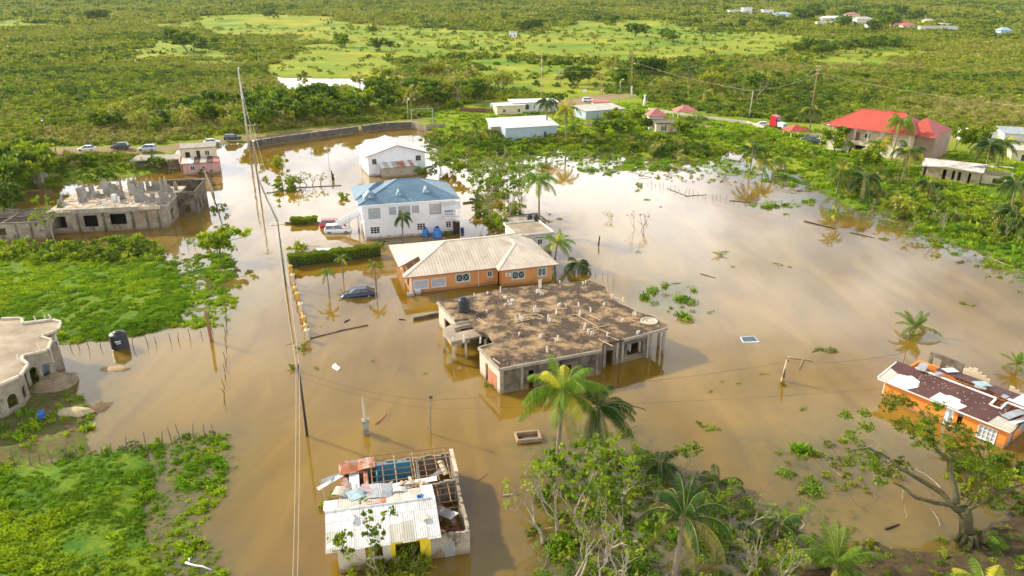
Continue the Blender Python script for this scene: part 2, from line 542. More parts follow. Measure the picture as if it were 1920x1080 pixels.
    tag(o, 'flat green land with scrub, meadow and muddy banks around the flood', 'ground', kind='structure')
    return idx, X, Y, Z
GI, GX, GY, GZ = build_terrain()

def build_water():
    k = int(np.searchsorted(GY[:, 0], 560))
    X, Y, Z = GX[:k:2, ::2], GY[:k:2, ::2], GZ[:k:2, ::2]
    nr, ncl = X.shape
    me = bpy.data.meshes.new('flood_water')
    v = np.stack([X, Y, 0*X], -1).reshape(-1, 3)
    idx = np.arange(nr*ncl).reshape(nr, ncl)
    q = np.stack([idx[:-1, :-1], idx[:-1, 1:], idx[1:, 1:], idx[1:, :-1]], -1).reshape(-1, 4)
    me.from_pydata(v.tolist(), [], q.tolist())
    at = me.attributes.new('shallow', 'FLOAT', 'POINT')
    marshy = np.zeros(X.shape)
    for poly, hm, kk, marsh in LAND:
        if marsh >= .8 or hm < .2: marshy = np.maximum(marshy, np.clip((pip_sd(X, Y, poly)+4)/6, 0, 1))
    near = np.clip(1+Z/1.1, 0, 1)
    at.data.foreach_set('value', (np.maximum(near*.6, marshy*(.35+.65*near))).ravel())
    m = bpy.data.materials.new('muddy_flood_water')
    m.use_nodes = True
    t = m.node_tree
    b = t.nodes['Principled BSDF']
    b.inputs['Roughness'].default_value = .035
    b.inputs['IOR'].default_value = 1.68
    b.inputs['Subsurface Weight'].default_value = 1.0
    b.inputs['Subsurface Radius'].default_value = (1, .85, .6)
    b.inputs['Subsurface Scale'].default_value = 2.6
    g = t.nodes.new('ShaderNodeNewGeometry')
    def noise(s, d, sc3=None, loc=(0, 0, 0)):
        mpn = t.nodes.new('ShaderNodeMapping'); mpn.inputs['Scale'].default_value = sc3 or (1, 1, 1); mpn.inputs['Location'].default_value = loc
        links(t, g.outputs['Position'], mpn.inputs[0])
        n = t.nodes.new('ShaderNodeTexNoise'); n.inputs['Scale'].default_value = s; n.inputs['Detail'].default_value = d
        n.inputs['Distortion'].default_value = .6
        links(t, mpn.outputs[0], n.inputs[0]); return n
    n = noise(.05, 5)
    r = t.nodes.new('ShaderNodeValToRGB')
    r.color_ramp.elements[0].position = .3; r.color_ramp.elements[1].position = .7
    r.color_ramp.elements[0].color = (.21, .122, .008, 1)
    r.color_ramp.elements[1].color = (.27, .168, .022, 1)
    links(t, n.outputs[0], r.inputs[0])
    n7 = noise(.16, 8, (1, .3, 1), (2, 9, 0)); n7.inputs['Distortion'].default_value = 1.6
    r7 = t.nodes.new('ShaderNodeMapRange'); r7.inputs[1].default_value = .35; r7.inputs[2].default_value = .65; r7.inputs[3].default_value = .84; r7.inputs[4].default_value = 1.14
    links(t, n7.outputs[0], r7.inputs[0])
    m7 = t.nodes.new('ShaderNodeMix'); m7.data_type = 'RGBA'; m7.blend_type = 'MULTIPLY'; m7.inputs[0].default_value = 1
    links(t, r.outputs[0], m7.inputs[6]); links(t, r7.outputs[0], m7.inputs[7])
    a = t.nodes.new('ShaderNodeAttribute'); a.attribute_name = 'shallow'
    n2 = noise(.9, 6)
    mr = t.nodes.new('ShaderNodeMapRange'); mr.inputs[1].default_value = .35; mr.inputs[2].default_value = .65; mr.inputs[3].default_value = .5; mr.inputs[4].default_value = 1
    links(t, n2.outputs[0], mr.inputs[0])
    ml = t.nodes.new('ShaderNodeMath'); ml.operation = 'MULTIPLY'
    links(t, a.outputs['Fac'], ml.inputs[0]); links(t, mr.outputs[0], ml.inputs[1])
    mx = t.nodes.new('ShaderNodeMix'); mx.data_type = 'RGBA'
    links(t, ml.outputs[0], mx.inputs[0]); links(t, m7.outputs[2], mx.inputs[6]); mx.inputs[7].default_value = (.10, .10, .04, 1)
    links(t, mx.outputs[2], b.inputs['Base Color'])
    n3 = noise(.35, 3, (1, .55, 1)); n4 = noise(3.0, 2, (1, .6, 1))
    ad = t.nodes.new('ShaderNodeMath'); ad.operation = 'MULTIPLY_ADD'; ad.inputs[1].default_value = .12
    links(t, n4.outputs[0], ad.inputs[0]); links(t, n3.outputs[0], ad.inputs[2])
    n6 = noise(.045, 5, (1, .35, 1), (7, 3, 0))     # cat's-paws where the wind roughens the surface
    rr_ = t.nodes.new('ShaderNodeMapRange'); rr_.inputs[1].default_value = .45; rr_.inputs[2].default_value = .7; rr_.inputs[3].default_value = .015; rr_.inputs[4].default_value = .06
    links(t, n6.outputs[0], rr_.inputs[0]); links(t, rr_.outputs[0], b.inputs['Roughness'])
    bp = t.nodes.new('ShaderNodeBump'); bp.inputs['Strength'].default_value = .06; bp.inputs['Distance'].default_value = .25
    links(t, ad.outputs[0], bp.inputs['Height']); links(t, bp.outputs[0], b.inputs['Normal'])
    me.materials.append(m)
    o = bpy.data.objects.new('flood_water', me); COL.objects.link(o)
    tag(o, 'still brown flood water covering the road and yards', 'water', kind='structure')
    # the pond in the fields is part of the same level
    MATS['water'] = m
build_water()

# ------------------------------------------------------------------ plants
L_green = leafmat('leaf_green', (.12, .21, .008), (.29, .38, .02))
L_dark = leafmat('leaf_dark', (.055, .12, .010), (.15, .23, .022), .35)
L_lime = leafmat('leaf_lime', (.24, .33, .01), (.42, .48, .03))
L_olive = leafmat('leaf_olive', (.21, .26, .010), (.36, .40, .026))
L_brown = leafmat('twig_brown', (.34, .30, .08), (.50, .46, .15), .25)
L_sage = leafmat('leaf_sage', (.24, .29, .02), (.38, .42, .05))
P_green = leafmat('palm_green', (.06, .15, .008), (.20, .31, .02), .42, .2)
P_yell = leafmat('palm_yellow', (.42, .40, .02), (.58, .52, .04), .35, .15)
P_dry = leafmat('palm_dry', (.16, .15, .03), (.30, .25, .07), .3, .15)
BARK = mat('bark', (.20, .16, .11), (.11, .085, .055), 3, .9, .5, 12)
PALEBARK = mat('pale_bark', (.42, .36, .27), (.24, .19, .12), 4, .85, .4, 14)
MOSSBARK = mat('mossy_bark', (.06, .04, .02), (.09, .095, .025), 3, .95, 1.0, 14, stain=((.30, .19, .09), 1.2, .6))
PTRUNK = mat('palm_trunk', (.29, .23, .16), (.17, .13, .085), 6, .9, .5, 20)

def leaf(mb, p, s, r, flat=.4):
    """one pointed leaf clump face"""
    n = Vector((r.gauss(0, 1), r.gauss(0, 1), r.gauss(0, 1)*.6+flat*1.5)).normalized()
    a = n.cross(Vector((r.gauss(0, 1), r.gauss(0, 1), r.gauss(0, .5)))).normalized()
    b = n.cross(a)
    l, w = s*(.7+.6*r.random()), s*(.35+.35*r.random())
    mb.add([p-a*l, p+b*w, p+a*l, p-b*w], [(0, 1, 2, 3)])
def blob_leaves(mb, c, R, n, s, r, flat=.3, nc=None, hollow=.45):
    """leaves gathered in uneven clumps through an ellipsoid"""
    nc = nc or max(3, n//22)
    cl = []
    for _ in range(nc):
        while True:
            q = Vector((r.uniform(-1, 1), r.uniform(-1, 1), r.uniform(-1, 1)))
            if q.length < 1: break
        q = q*(hollow+(1-hollow)*r.random()**.4)/max(q.length, .3)*q.length**.3
        cl.append((Vector((c[0]+q.x*R[0], c[1]+q.y*R[1], c[2]+q.z*R[2])), .35+.5*r.random()))
    rr = min(R)
    for i in range(n):
        p, k = cl[i % nc]
        d = Vector((r.gauss(0, 1), r.gauss(0, 1), r.gauss(0, .6)))*rr*.34*k
        leaf(mb, p+d, s, r, flat)
def twigs(mb, c, h, n, r, spread=.8, rad0=.03):
    for _ in range(n):
        a = r.uniform(0, 2*PI); k = r.uniform(.2, 1)*spread
        p = [Vector(c)]
        d = Vector((math.cos(a)*k, math.sin(a)*k, 1)).normalized()
        for i in range(3):
            d = (d+Vector((r.gauss(0, .25), r.gauss(0, .25), r.gauss(0, .15)))).normalized()
            p.append(p[-1]+d*h/3*r.uniform(.7, 1.2))
        mb.tube(p, [rad0, rad0*.7, rad0*.45, rad0*.2], 3, False)
def bush_mesh(name, seed, mats, n=260, w=1.2, h=1.0, s=.16, tw=0, split=.5, flat=.3):
    r = random.Random(seed)
    mb = MB()
    for i in range(r.randint(2, 4)):
        mb.cur = 0 if r.random() < split or len(mats) < 2 else 1
        x, y = r.uniform(-.45, .45)*w, r.uniform(-.45, .45)*w
        hh = h*r.uniform(.6, 1)
        blob_leaves(mb, (x, y, hh*.5), (w*.62, w*.62, hh*.55), n//3, s, r, flat)
    if tw:
        mb.cur = len(mats)-1
        twigs(mb, (0, 0, 0), h*1.2, tw, r, .9, .018+.01*h)
    return mb.mesh(name, mats, uv=False)
BUSH = {}
for i in range(3):
    BUSH['green%d' % i] = bush_mesh('bush', 10+i, [L_green, L_lime, BARK], 330, 1.25, 1.0, .13, 3, .7)
    BUSH['dark%d' % i] = bush_mesh('bush', 20+i, [L_dark, L_green, BARK], 330, 1.25, 1.05, .13, 3, .75)
    BUSH['lime%d' % i] = bush_mesh('bush', 30+i, [L_lime, L_green, BARK], 300, 1.2, .9, .13, 2, .7)
    BUSH['olive%d' % i] = bush_mesh('bush', 40+i, [L_olive, L_green, L_brown], 260, 1.3, 1.0, .14, 14, .7)
    BUSH['brown%d' % i] = bush_mesh('bush', 50+i, [L_olive, L_brown], 200, 1.3, 1.1, .13, 34, .45)
    BUSH['sage%d' % i] = bush_mesh('bush', 60+i, [L_sage, L_olive, L_brown], 260, 1.25, 1.0, .14, 10, .6)
    BUSH['fardark%d' % i] = bush_mesh('bush', 70+i, [L_dark, L_olive], 110, 1.3, 1.0, .24, 0, .7)
    BUSH['farolive%d' % i] = bush_mesh('bush', 80+i, [L_olive, L_sage], 110, 1.3, .9, .24, 0, .6)
    BUSH['farbrown%d' % i] = bush_mesh('bush', 90+i, [L_brown, L_olive], 100, 1.3, .95, .22, 6, .5)
def tuft_mesh(seed, m, n=26, h=.3, w=.22, spread=.35):
    r = random.Random(seed); mb = MB()
    for i in range(n):
        a = r.uniform(0, 2*PI); d = r.random()*spread
        x, y = math.cos(a)*d, math.sin(a)*d
        b = r.uniform(0, 2*PI); hh = h*r.uniform(.5, 1.1); lx, ly = math.cos(b)*hh*.6, math.sin(b)*hh*.6
        ww = .035+w*.12
        mb.add([(x-ww*math.sin(b), y+ww*math.cos(b), -.02), (x+ww*math.sin(b), y-ww*math.cos(b), -.02), (x+lx*.6+ww*.7*math.sin(b), y+ly*.6-ww*.7*math.cos(b), hh*.8), (x+lx*1.4, y+ly*1.4, hh)], [(0, 1, 2, 3)])
    return mb.mesh('tuft', m, uv=False)
def herb_mesh(seed, mats, n=60, R=.4, h=.28, s=.07):
    r = random.Random(seed); mb = MB()
    for i in range(n):
        a = r.uniform(0, 2*PI); d = R*math.sqrt(r.random())
        mb.cur = r.randrange(len(mats))
        leaf(mb, Vector((math.cos(a)*d, math.sin(a)*d, h*r.random()*(1-.6*d/R)+.02)), s, r, .9)
    return mb.mesh('herb', mats, uv=False)
G_bright = leafmat('grass_bright', (.22, .37, .010), (.44, .53, .022), .45, .25)
G_deep = leafmat('grass_deep', (.11, .25, .01), (.23, .37, .015), .4, .3)
TUFT = [tuft_mesh(1, G_bright), tuft_mesh(2, G_deep), tuft_mesh(3, G_bright, 34, .36), herb_mesh(4, [G_bright, G_deep]), herb_mesh(5, [G_deep], 70), herb_mesh(6, [G_bright], 50, .5, .2)]

def instancer(name, pts, scl, rot, idx, variants, label, cat):
    """many ground plants nobody could count, as one object"""
    src = bpy.data.collections.new(name+'_kinds')
    for i, me in enumerate(variants):
        o = bpy.data.objects.new('%s_kind_%02d' % (name, i), me); src.objects.link(o)
    me = bpy.data.meshes.new(name)
    me.vertices.add(len(pts)); me.vertices.foreach_set('co', np.asarray(pts, np.float32).ravel())
    for nm, ty, dat in (('scl', 'FLOAT', scl), ('rz', 'FLOAT', rot), ('kind', 'INT', idx)):
        a = me.attributes.new(nm, ty, 'POINT'); a.data.foreach_set('value', np.asarray(dat, np.int32 if ty == 'INT' else np.float32))
    o = bpy.data.objects.new(name, me); COL.objects.link(o)
    ng = bpy.data.node_groups.new(name, 'GeometryNodeTree')
    ng.interface.new_socket('Geometry', in_out='INPUT', socket_type='NodeSocketGeometry')
    ng.interface.new_socket('Geometry', in_out='OUTPUT', socket_type='NodeSocketGeometry')
    N = ng.nodes
    gi, go = N.new('NodeGroupInput'), N.new('NodeGroupOutput')
    ci = N.new('GeometryNodeCollectionInfo'); ci.inputs['Collection'].default_value = src
    ci.inputs['Separate Children'].default_value = True; ci.inputs['Reset Children'].default_value = True
    ip = N.new('GeometryNodeInstanceOnPoints'); ip.inputs['Pick Instance'].default_value = True
    def attr(n, ty):
        a = N.new('GeometryNodeInputNamedAttribute'); a.data_type = ty; a.inputs[0].default_value = n; return a.outputs[0]
    cx = N.new('ShaderNodeCombineXYZ')
    ng.links.new(attr('rz', 'FLOAT'), cx.inputs[2])
    er = N.new('FunctionNodeEulerToRotation')
    ng.links.new(cx.outputs[0], er.inputs[0])
    ng.links.new(gi.outputs[0], ip.inputs['Points']); ng.links.new(ci.outputs[0], ip.inputs['Instance'])
    ng.links.new(attr('kind', 'INT'), ip.inputs['Instance Index'])
    ng.links.new(er.outputs[0], ip.inputs['Rotation']); ng.links.new(attr('scl', 'FLOAT'), ip.inputs['Scale'])
    ng.links.new(ip.outputs[0], go.inputs[0])
    md = o.modifiers.new('plants', 'NODES'); md.node_group = ng
    return tag(o, label, cat, kind='stuff')

RS = np.random.RandomState(5)
def in_view(X, Y, m=1.08):
    zc = Y*cT+HC*sT
    return (np.abs(X) < .7112*zc*m+2)
def poly_pts(poly, n):
    P = np.array(poly); lo, hi = P.min(0), P.max(0)
    X = RS.uniform(lo[0], hi[0], n); Y = RS.uniform(lo[1], hi[1], n)
    k = pip_sd(X, Y, poly) > 0
    return X[k], Y[k]
def grass_field(name, polys, dens, variants, smin, smax, label, zmin=-.06, extra=None):
    XX, YY = [], []
    for p in polys:
        P = np.array(p); P[:, 0] = np.clip(P[:, 0], -170, 170); P[:, 1] = np.clip(P[:, 1], 30, 400)
        p = [tuple(q) for q in P]
        ar = (P[:, 0].max()-P[:, 0].min())*(P[:, 1].max()-P[:, 1].min())
        x, y = poly_pts(p, int(ar*dens)); XX.append(x); YY.append(y)
    X, Y = np.concatenate(XX), np.concatenate(YY)
    k = in_view(X, Y); X, Y = X[k], Y[k]
    Z = height(X, Y)
    k = (Z > zmin) & (fbm(X*.8, Y*.8, 77)+.5*fbm(X*.2, Y*.2, 79) > -.2)
    if extra is not None: k &= extra(X, Y)
    X, Y, Z = X[k], Y[k], Z[k]
    n = len(X)
    print(name, n)
    big = np.clip(1+fbm(X*.5, Y*.5, 88)*.9+fbm(X*.12, Y*.12, 89)*.6, .35, 1.5)
    kk = (fbm(X*.25, Y*.25, 66)*4+fbm(X*.06, Y*.06, 67)*3+RS.uniform(-1.3, 1.3, n)+len(variants)/2)
    idx = np.clip(kk, 0, len(variants)-1).astype(int)
    return instancer(name, np.stack([X, Y, np.maximum(Z, -.03)], 1), RS.uniform(smin, smax, n)*big, RS.uniform(0, 6.28, n), idx, variants, label, 'grass')
# ---- ground cover and far scrub (nobody could count it)
VG = [TUFT[0], TUFT[2], TUFT[0], TUFT[1], TUFT[4], TUFT[1]]
grass_field('field_grass', [LAND[0][0], LAND[2][0]], 15, VG, .35, .9, 'bright green grass and weeds covering the two fields left of the flooded road')
grass_field('marsh_weeds', [LAND[1][0], LAND[3][0]], 7.5, VG, .3, .95, 'sparse weeds poking out of shallow water at the field edges', zmin=-.24)
grass_field('yard_weeds', [LAND[4][0], LAND[8][0]], 1.2, VG, .6, 1.3, 'thin weeds on the muddy yard by the arched house')
grass_field('bank_weeds', [LAND[k][0] for k in (9, 10, 12, 13, 15, 16, 17, 18)], 1.1, [TUFT[4], TUFT[3], TUFT[1], TUFT[5]], .7, 1.8, 'low weeds and torn leaves floating along the flood banks', zmin=-.12)
grass_field('bank_grass', [gp([(820,262),(1040,250),(1300,232),(1540,262),(1740,330),(1960,420),(2000,520),(1720,430),(1520,345),(1370,290),(1100,292),(860,292)])], .9, VG, 1.2, 2.4, 'green weeds covering the far bank around the houses', zmin=.0)

def scrub():
    X, Y, K, S = [], [], [], []
    names = ['fardark', 'farolive', 'farbrown', 'dark', 'olive', 'brown', 'sage', 'green']
    variants = [BUSH[n+str(i)] for n in names for i in range(3)]
    def band(y0, y1, sp, s0, s1, far):
        n = int((y1-y0)*(y0+y1)*.82/(sp*sp))
        y = np.sqrt(RS.uniform(y0*y0, y1*y1, n)); x = RS.uniform(-.82, .82, n)*y
        k = in_view(x, y)
        x, y = x[k], y[k]
        n = len(x)
        z = height(x, y)
        m = np.full(n, -1e9)
        for i, p in enumerate(MEADOW):
            m = np.maximum(m, pip_sd(x, y, p)+fbm(x*.02, y*.02, 51+i)*y*.08+y*.012)
        ok = z > .15
        d = fbm(x*.012, y*.012, 91)
        d2 = fbm(x*.05, y*.05, 95)
        ok &= (m < 0) | (RS.uniform(0, 1, n) < .03+.10*(d2 > .25))
        ok &= pip_sd(x, y, POND) < -2
        ok &= pip_sd(x, y, gp([(490,172),(740,172),(760,206),(480,210)])) < 0
        ok &= seg_dist(x, y, ROAD_A) > 6
        ok &= pip_sd(x, y, gp([(1040,215),(1060,180),(1190,178),(1230,205),(1300,215),(1460,230),(1800,250),(1990,262),(1980,330),(1500,320),(1200,262)])) < 0
        ok &= pip_sd(x, y, gp([(900,190),(1180,200),(1180,262),(800,262),(780,225)])) < 0
        ok &= d2+d > -1.1+.25*RS.rand(n)
        x, y, z, d, d2 = x[ok], y[ok], z[ok], d[ok], d2[ok]
        n = len(x)
        v = d*1.3+d2*.6+RS.uniform(-.55, .6, n)-.05
        far_n = [0, 1, 2]; near_n = [3, 7, 4, 6, 5]
        if far: base = np.clip((v+.75)/1.5*3, 0, 2.99).astype(int)
        else: base = np.array(near_n)[np.clip((v+.75)/1.75*5, 0, 4.99).astype(int)]
        X.append(x); Y.append(np.stack([y, z-.1], 1)); K.append(base*3+RS.randint(0, 3, n)); S.append(RS.uniform(s0, s1, n)*(1+.35*(d2 < -.2)))
    band(165, 260, 1.8, .9, 1.8, False)
    band(260, 420, 2.2, 1.0, 2.0, False)
    band(420, 800, 3.2, 1.5, 2.7, True)
    band(800, 1700, 7.0, 3.0, 5.0, True)
    band(1700, 4800, 26, 9, 16, True)
    X = np.concatenate(X); YZ = np.concatenate(Y); K = np.concatenate(K); S = np.concatenate(S)
    print('scrub', len(X))
    instancer('scrubland', np.column_stack([X, YZ]), S, RS.uniform(0, 6.28, len(X)), K, variants, 'olive and brown scrub stripped by the storm, reaching to the horizon', 'scrub')
scrub()

grass_field('lawn_grass', [gp([(790,215),(905,205),(1050,205),(1200,195),(1440,240),(1560,250),(1760,285),(1960,300),(1990,430),(1700,330),(1480,262),(1200,262),(820,262)])], .55, [TUFT[0], TUFT[1], TUFT[2], TUFT[3], TUFT[5]], 1.2, 2.2, 'rough grass around the sheds and houses on the far bank', zmin=.2, extra=lambda x, y: fbm(x*.2, y*.2, 44) > -.3)
# ------------------------------------------------------------------ building kit
PT_white = mat('white_paint', (.80, .81, .83), (.72, .73, .76), .6, .7, .1, 8, stain=((.55, .5, .42), .5, .64, 3))
PT_white2 = mat('old_white_paint', (.74, .73, .70), (.60, .58, .52), .8, .8, .15, 8, stain=((.33, .28, .2), .8, .58, 2))
PT_orange = mat('orange_paint', (.74, .32, .10), (.66, .27, .08), .5, .75, .15, 8, stain=((.5, .33, .2), .9, .62, .4))
PT_bright = mat('bright_orange_paint', (.84, .27, .035), (.76, .23, .03), .5, .7, .1, 8, stain=((.5, .3, .15), .9, .63, .4))
PT_cream = mat('cream_paint', (.72, .62, .42), (.62, .52, .34), .6, .8, .15, 8, stain=((.42, .34, .22), .9, .6, .6))
PT_pink = mat('pink_paint', (.62, .36, .32), (.54, .30, .25), .6, .8, .15, 8, stain=((.5, .4, .3), .8, .55))
PT_yellow = mat('yellow_paint', (.80, .60, .02), (.72, .52, .02), .7, .7, .1, 8, stain=((.3, .26, .12), 1.2, .62))
PT_blue = mat('blue_paint', (.08, .36, .56), (.06, .27, .45), 1, .7, .1, 8)
CONC = mat('concrete', (.38, .34, .27), (.25, .21, .155), .9, .92, .5, 7, stain=((.08, .07, .05), .5, .6, .5))
CONC_D = mat('stained_concrete', (.20, .17, .12), (.07, .055, .035), .8, .95, .6, 5, stain=((.40, .35, .25), .9, .58))
CONC_P = mat('pale_concrete', (.60, .53, .42), (.46, .39, .29), .8, .9, .4, 6, stain=((.2, .16, .11), .6, .62))
BLOCK = mat('concrete_block', (.46, .40, .30), (.30, .24, .165), .8, .92, .5, 9, pattern='brick', pc=.6, stain=((.10, .08, .05), .7, .54, .5))
BLOCK_C = mat('cream_block', (.74, .65, .45), (.62, .52, .34), .8, .9, .5, 9, pattern='brick', pc=.55)
STONE = mat('stone_wall', (.50, .40, .25), (.28, .21, .12), 1.6, .95, .8, 5, stain=((.035, .03, .02), .45, .6, .35))
SLABTOP = mat('weathered_slab', (.34, .225, .115), (.065, .042, .024), .55, .95, 1.0, 3.5, detail=15, thr=(.38, .54), stain=((.50, .40, .26), 1.7, .62))
SLAB_L = mat('pale_slab', (.44, .37, .26), (.27, .21, .14), .45, .95, .6, 4, detail=10, thr=(.3, .6), stain=((.2, .16, .10), .5, .6))
RUBBLE_M = mat('rubble_floor', (.62, .55, .44), (.34, .27, .19), 1.2, .95, .9, 6, detail=12, stain=((.40, .26, .14), .8, .56))
ROOF_BLUE = mat('blue_tile_roof', (.17, .29, .37), (.12, .22, .30), .35, .45, .3, 9, pattern='tile', pc=.45, stain=((.30, .42, .47), .3, .6))
ROOF_CREAM = mat('cream_metal_roof', (.70, .60, .47), (.56, .46, .35), .45, .6, .1, 6, pattern='seam', pc=.84, detail=10, stain=((.36, .25, .16), .7, .63, .3))
ROOF_WHITE = mat('white_metal_roof', (.80, .79, .77), (.68, .66, .62), .5, .5, .1, 6, pattern='corr', pc=.72, stain=((.5, .42, .32), .5, .66))
ROOF_GREY = mat('weathered_zinc_roof', (.60, .57, .48), (.46, .43, .34), .8, .55, .1, 6, pattern='corr', pc=.65, stain=((.34, .24, .15), .6, .62))
ROOF_RED = mat('red_tile_roof', (.60, .10, .06), (.52, .085, .05), .4, .5, .3, 9, pattern='tile', pc=.55)
ROOF_PINK = mat('faded_red_roof', (.55, .20, .16), (.46, .15, .12), .6, .7, .2, 9, pattern='seam')
ROOF_BROWN = mat('rusted_brown_roof', (.115, .045, .035), (.085, .03, .024), .6, .6, .15, 8, pattern='corr', pc=.7, stain=((.22, .12, .09), 1.6, .66))
RUST = mat('rusty_sheet', (.42, .13, .045), (.55, .42, .34), 1.1, .75, .2, 8, pattern='corr', thr=(.45, .6))
ZINC = mat('zinc_sheet', (.55, .56, .56), (.42, .43, .44), 1.2, .35, .1, 8, pattern='corr', metal=.4)
SHEET_W = mat('white_sheet', (.82, .82, .80), (.72, .71, .68), 1.2, .45, .1, 8, pattern='corr')
SHEET_B = mat('pale_blue_sheet', (.45, .62, .66), (.38, .52, .55), 1.2, .45, .1, 8, pattern='corr')
TIMBER = mat('timber', (.42, .25, .13), (.24, .13, .07), 3, .85, .4, 20)
TIMBER_P = mat('pale_timber', (.60, .45, .28), (.42, .29, .16), 3, .85, .4, 20)
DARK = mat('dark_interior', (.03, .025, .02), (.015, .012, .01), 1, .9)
BRICKRED = mat('terracotta_patch', (.50, .20, .11), (.40, .15, .08), 1.2, .9, .3, 9)
GLASS = mat('window_glass', (.035, .05, .065), (.02, .03, .04), 2, .08, spec=.8)
GLASS_P = mat('curtained_glass', (.50, .52, .50), (.35, .38, .38), 2.5, .15, spec=.8)
FRAME = mat('white_frame', (.80, .81, .82), (.76, .77, .78), 2, .5)
FRAME_B = mat('blue_grey_frame', (.30, .38, .46), (.26, .34, .42), 2, .5)
FRAME_G = mat('pale_green_frame', (.50, .62, .42), (.45, .56, .38), 2, .5)
STEEL = mat('galvanised_steel', (.45, .46, .46), (.35, .36, .36), 4, .4, metal=.5)
PVC = mat('pale_pipe', (.80, .76, .70), (.66, .58, .48), 3, .6)
BLACKP = mat('black_plastic', (.018, .018, .020), (.03, .03, .032), 3, .35)
BLUEP = mat('blue_plastic', (.01, .10, .42), (.01, .08, .34), 3, .35)
TARP = mat('blue_tarp', (.03, .17, .55), (.05, .27, .66), 4, .4, .5, 9)

class Fr:
    """one straight face of a building: u along, z up, d outwards"""
    def __init__(s, a, b):
        s.a = Vector((a[0], a[1], 0)); v = Vector((b[0]-a[0], b[1]-a[1], 0)); s.L = v.length; s.u = v.normalized()
        s.n = Vector((s.u.y, -s.u.x, 0))
    def P(s, u, z, d=0): return s.a+s.u*u+s.n*d+Vector((0, 0, z))
    def hexa(s, mb, u0, u1, z0, z1, d0, d1):
        mb.hexa([s.P(u0, z0, d1), s.P(u1, z0, d1), s.P(u1, z0, d0), s.P(u0, z0, d0), s.P(u0, z1, d1), s.P(u1, z1, d1), s.P(u1, z1, d0), s.P(u0, z1, d0)])
def wall_open(mb, f, z0, z1, ops=(), t=.15, a=0, b=0, top=None):
    """wall on face f with rectangular openings (u0,u1,za,zb); trimmed by a, b at its ends; top(u) gives a ragged height"""
    us = sorted({a, f.L-b}|{max(a, min(f.L-b, x)) for o in ops for x in o[:2]})
    if top:
        k = int((us[-1]-us[0])/.42); us = sorted(set(us)|{us[0]+(i+1)*.42 for i in range(k) if us[0]+(i+1)*.42 < us[-1]-.1})
    for u0, u1 in zip(us, us[1:]):
        if u1-u0 < .01: continue
        m = (u0+u1)/2; zt = z1 if not top else top(m)
        hs = sorted([(o[2], o[3]) for o in ops if o[0] < m < o[1]])
        z = z0
        for h0, h1 in hs:
            if h0 > z+.01: f.hexa(mb, u0, u1, z, min(h0, zt), -t, 0)
            z = h1
        if z < zt-.01: f.hexa(mb, u0, u1, z, zt, -t, 0)
def rect_faces(x0, x1, y0, y1):
    return {'f': Fr((x0, y0), (x1, y0)), 'r': Fr((x1, y0), (x1, y1)), 'b': Fr((x1, y1), (x0, y1)), 'l': Fr((x0, y1), (x0, y0))}
def rect_walls(mb, R, z0, z1, ops={}, t=.15, top=None, sides='frbl'):
    for k in sides:
        tr = 0 if k in 'fb' else t
        wall_open(mb, R[k], z0, z1, ops.get(k, ()), t, tr, tr, (lambda u, kk=k: top(kk, u)) if top else None)
def window(parent, f, u0, u1, z0, z1, fm=None, gm=None, mull=1, bars=0, sur=0.0, lattice=False, name='window'):
    fm = fm or FRAME; gm = gm or GLASS
    mb = MB(); w = .06
    f.hexa(mb, u0, u1, z1-w, z1, -.07, -.01); f.hexa(mb, u0, u1, z0, z0+w, -.07, -.01)
    f.hexa(mb, u0, u0+w, z0+w, z1-w, -.07, -.01); f.hexa(mb, u1-w, u1, z0+w, z1-w, -.07, -.01)
    for i in range(1, mull+1):
        m = u0+(u1-u0)*i/(mull+1)
        f.hexa(mb, m-w/2, m+w/2, z0+w, z1-w, -.068, -.015)
    for i in range(1, bars+1):
        m = z0+(z1-z0)*i/(bars+1)
        f.hexa(mb, u0+w, u1-w, m-.02, m+.02, -.066, -.02)
    if lattice:
        n = 2*(mull+1)
        for i in range(n):
            a, b = u0+(u1-u0)*i/n, u0+(u1-u0)*(i+1)/n
            for k in range(2):
                za, zb = z0+(z1-z0)*k/2, z0+(z1-z0)*(k+1)/2
                if i % 2: za, zb = zb, za
                if k: za, zb = zb, za
                mb.tube([f.P(a, za, -.03), f.P(b, zb, -.03)], .022, 4)
    o = mb.build(name, fm, parent)
    if sur:
        s = MB(); e = sur
        f.hexa(s, u0-e, u1+e, z1, z1+e, 0, .05); f.hexa(s, u0-e, u1+e, z0-e, z0, 0, .07)
        f.hexa(s, u0-e, u0, z0, z1, 0, .05); f.hexa(s, u1, u1+e, z0, z1, 0, .05)
        s.build('surround', FRAME_G if sur > .12 else fm, o)
    g = MB(); f.hexa(g, u0+w, u1-w, z0+w, z1-w, -.10, -.072)
    g.build('pane', gm, o)
    return o
def gable_tri(mb, f, z, h, t=.15):
    L = f.L
    a, b, c = f.P(0, z, 0), f.P(L, z, 0), f.P(L/2, z+h, 0)
    d, e, g = f.P(0, z, -t), f.P(L, z, -t), f.P(L/2, z+h, -t)
    mb.add([a, b, c, d, e, g], [(0, 1, 2), (5, 4, 3), (0, 3, 4, 1), (1, 4, 5, 2), (2, 5, 3, 0)])
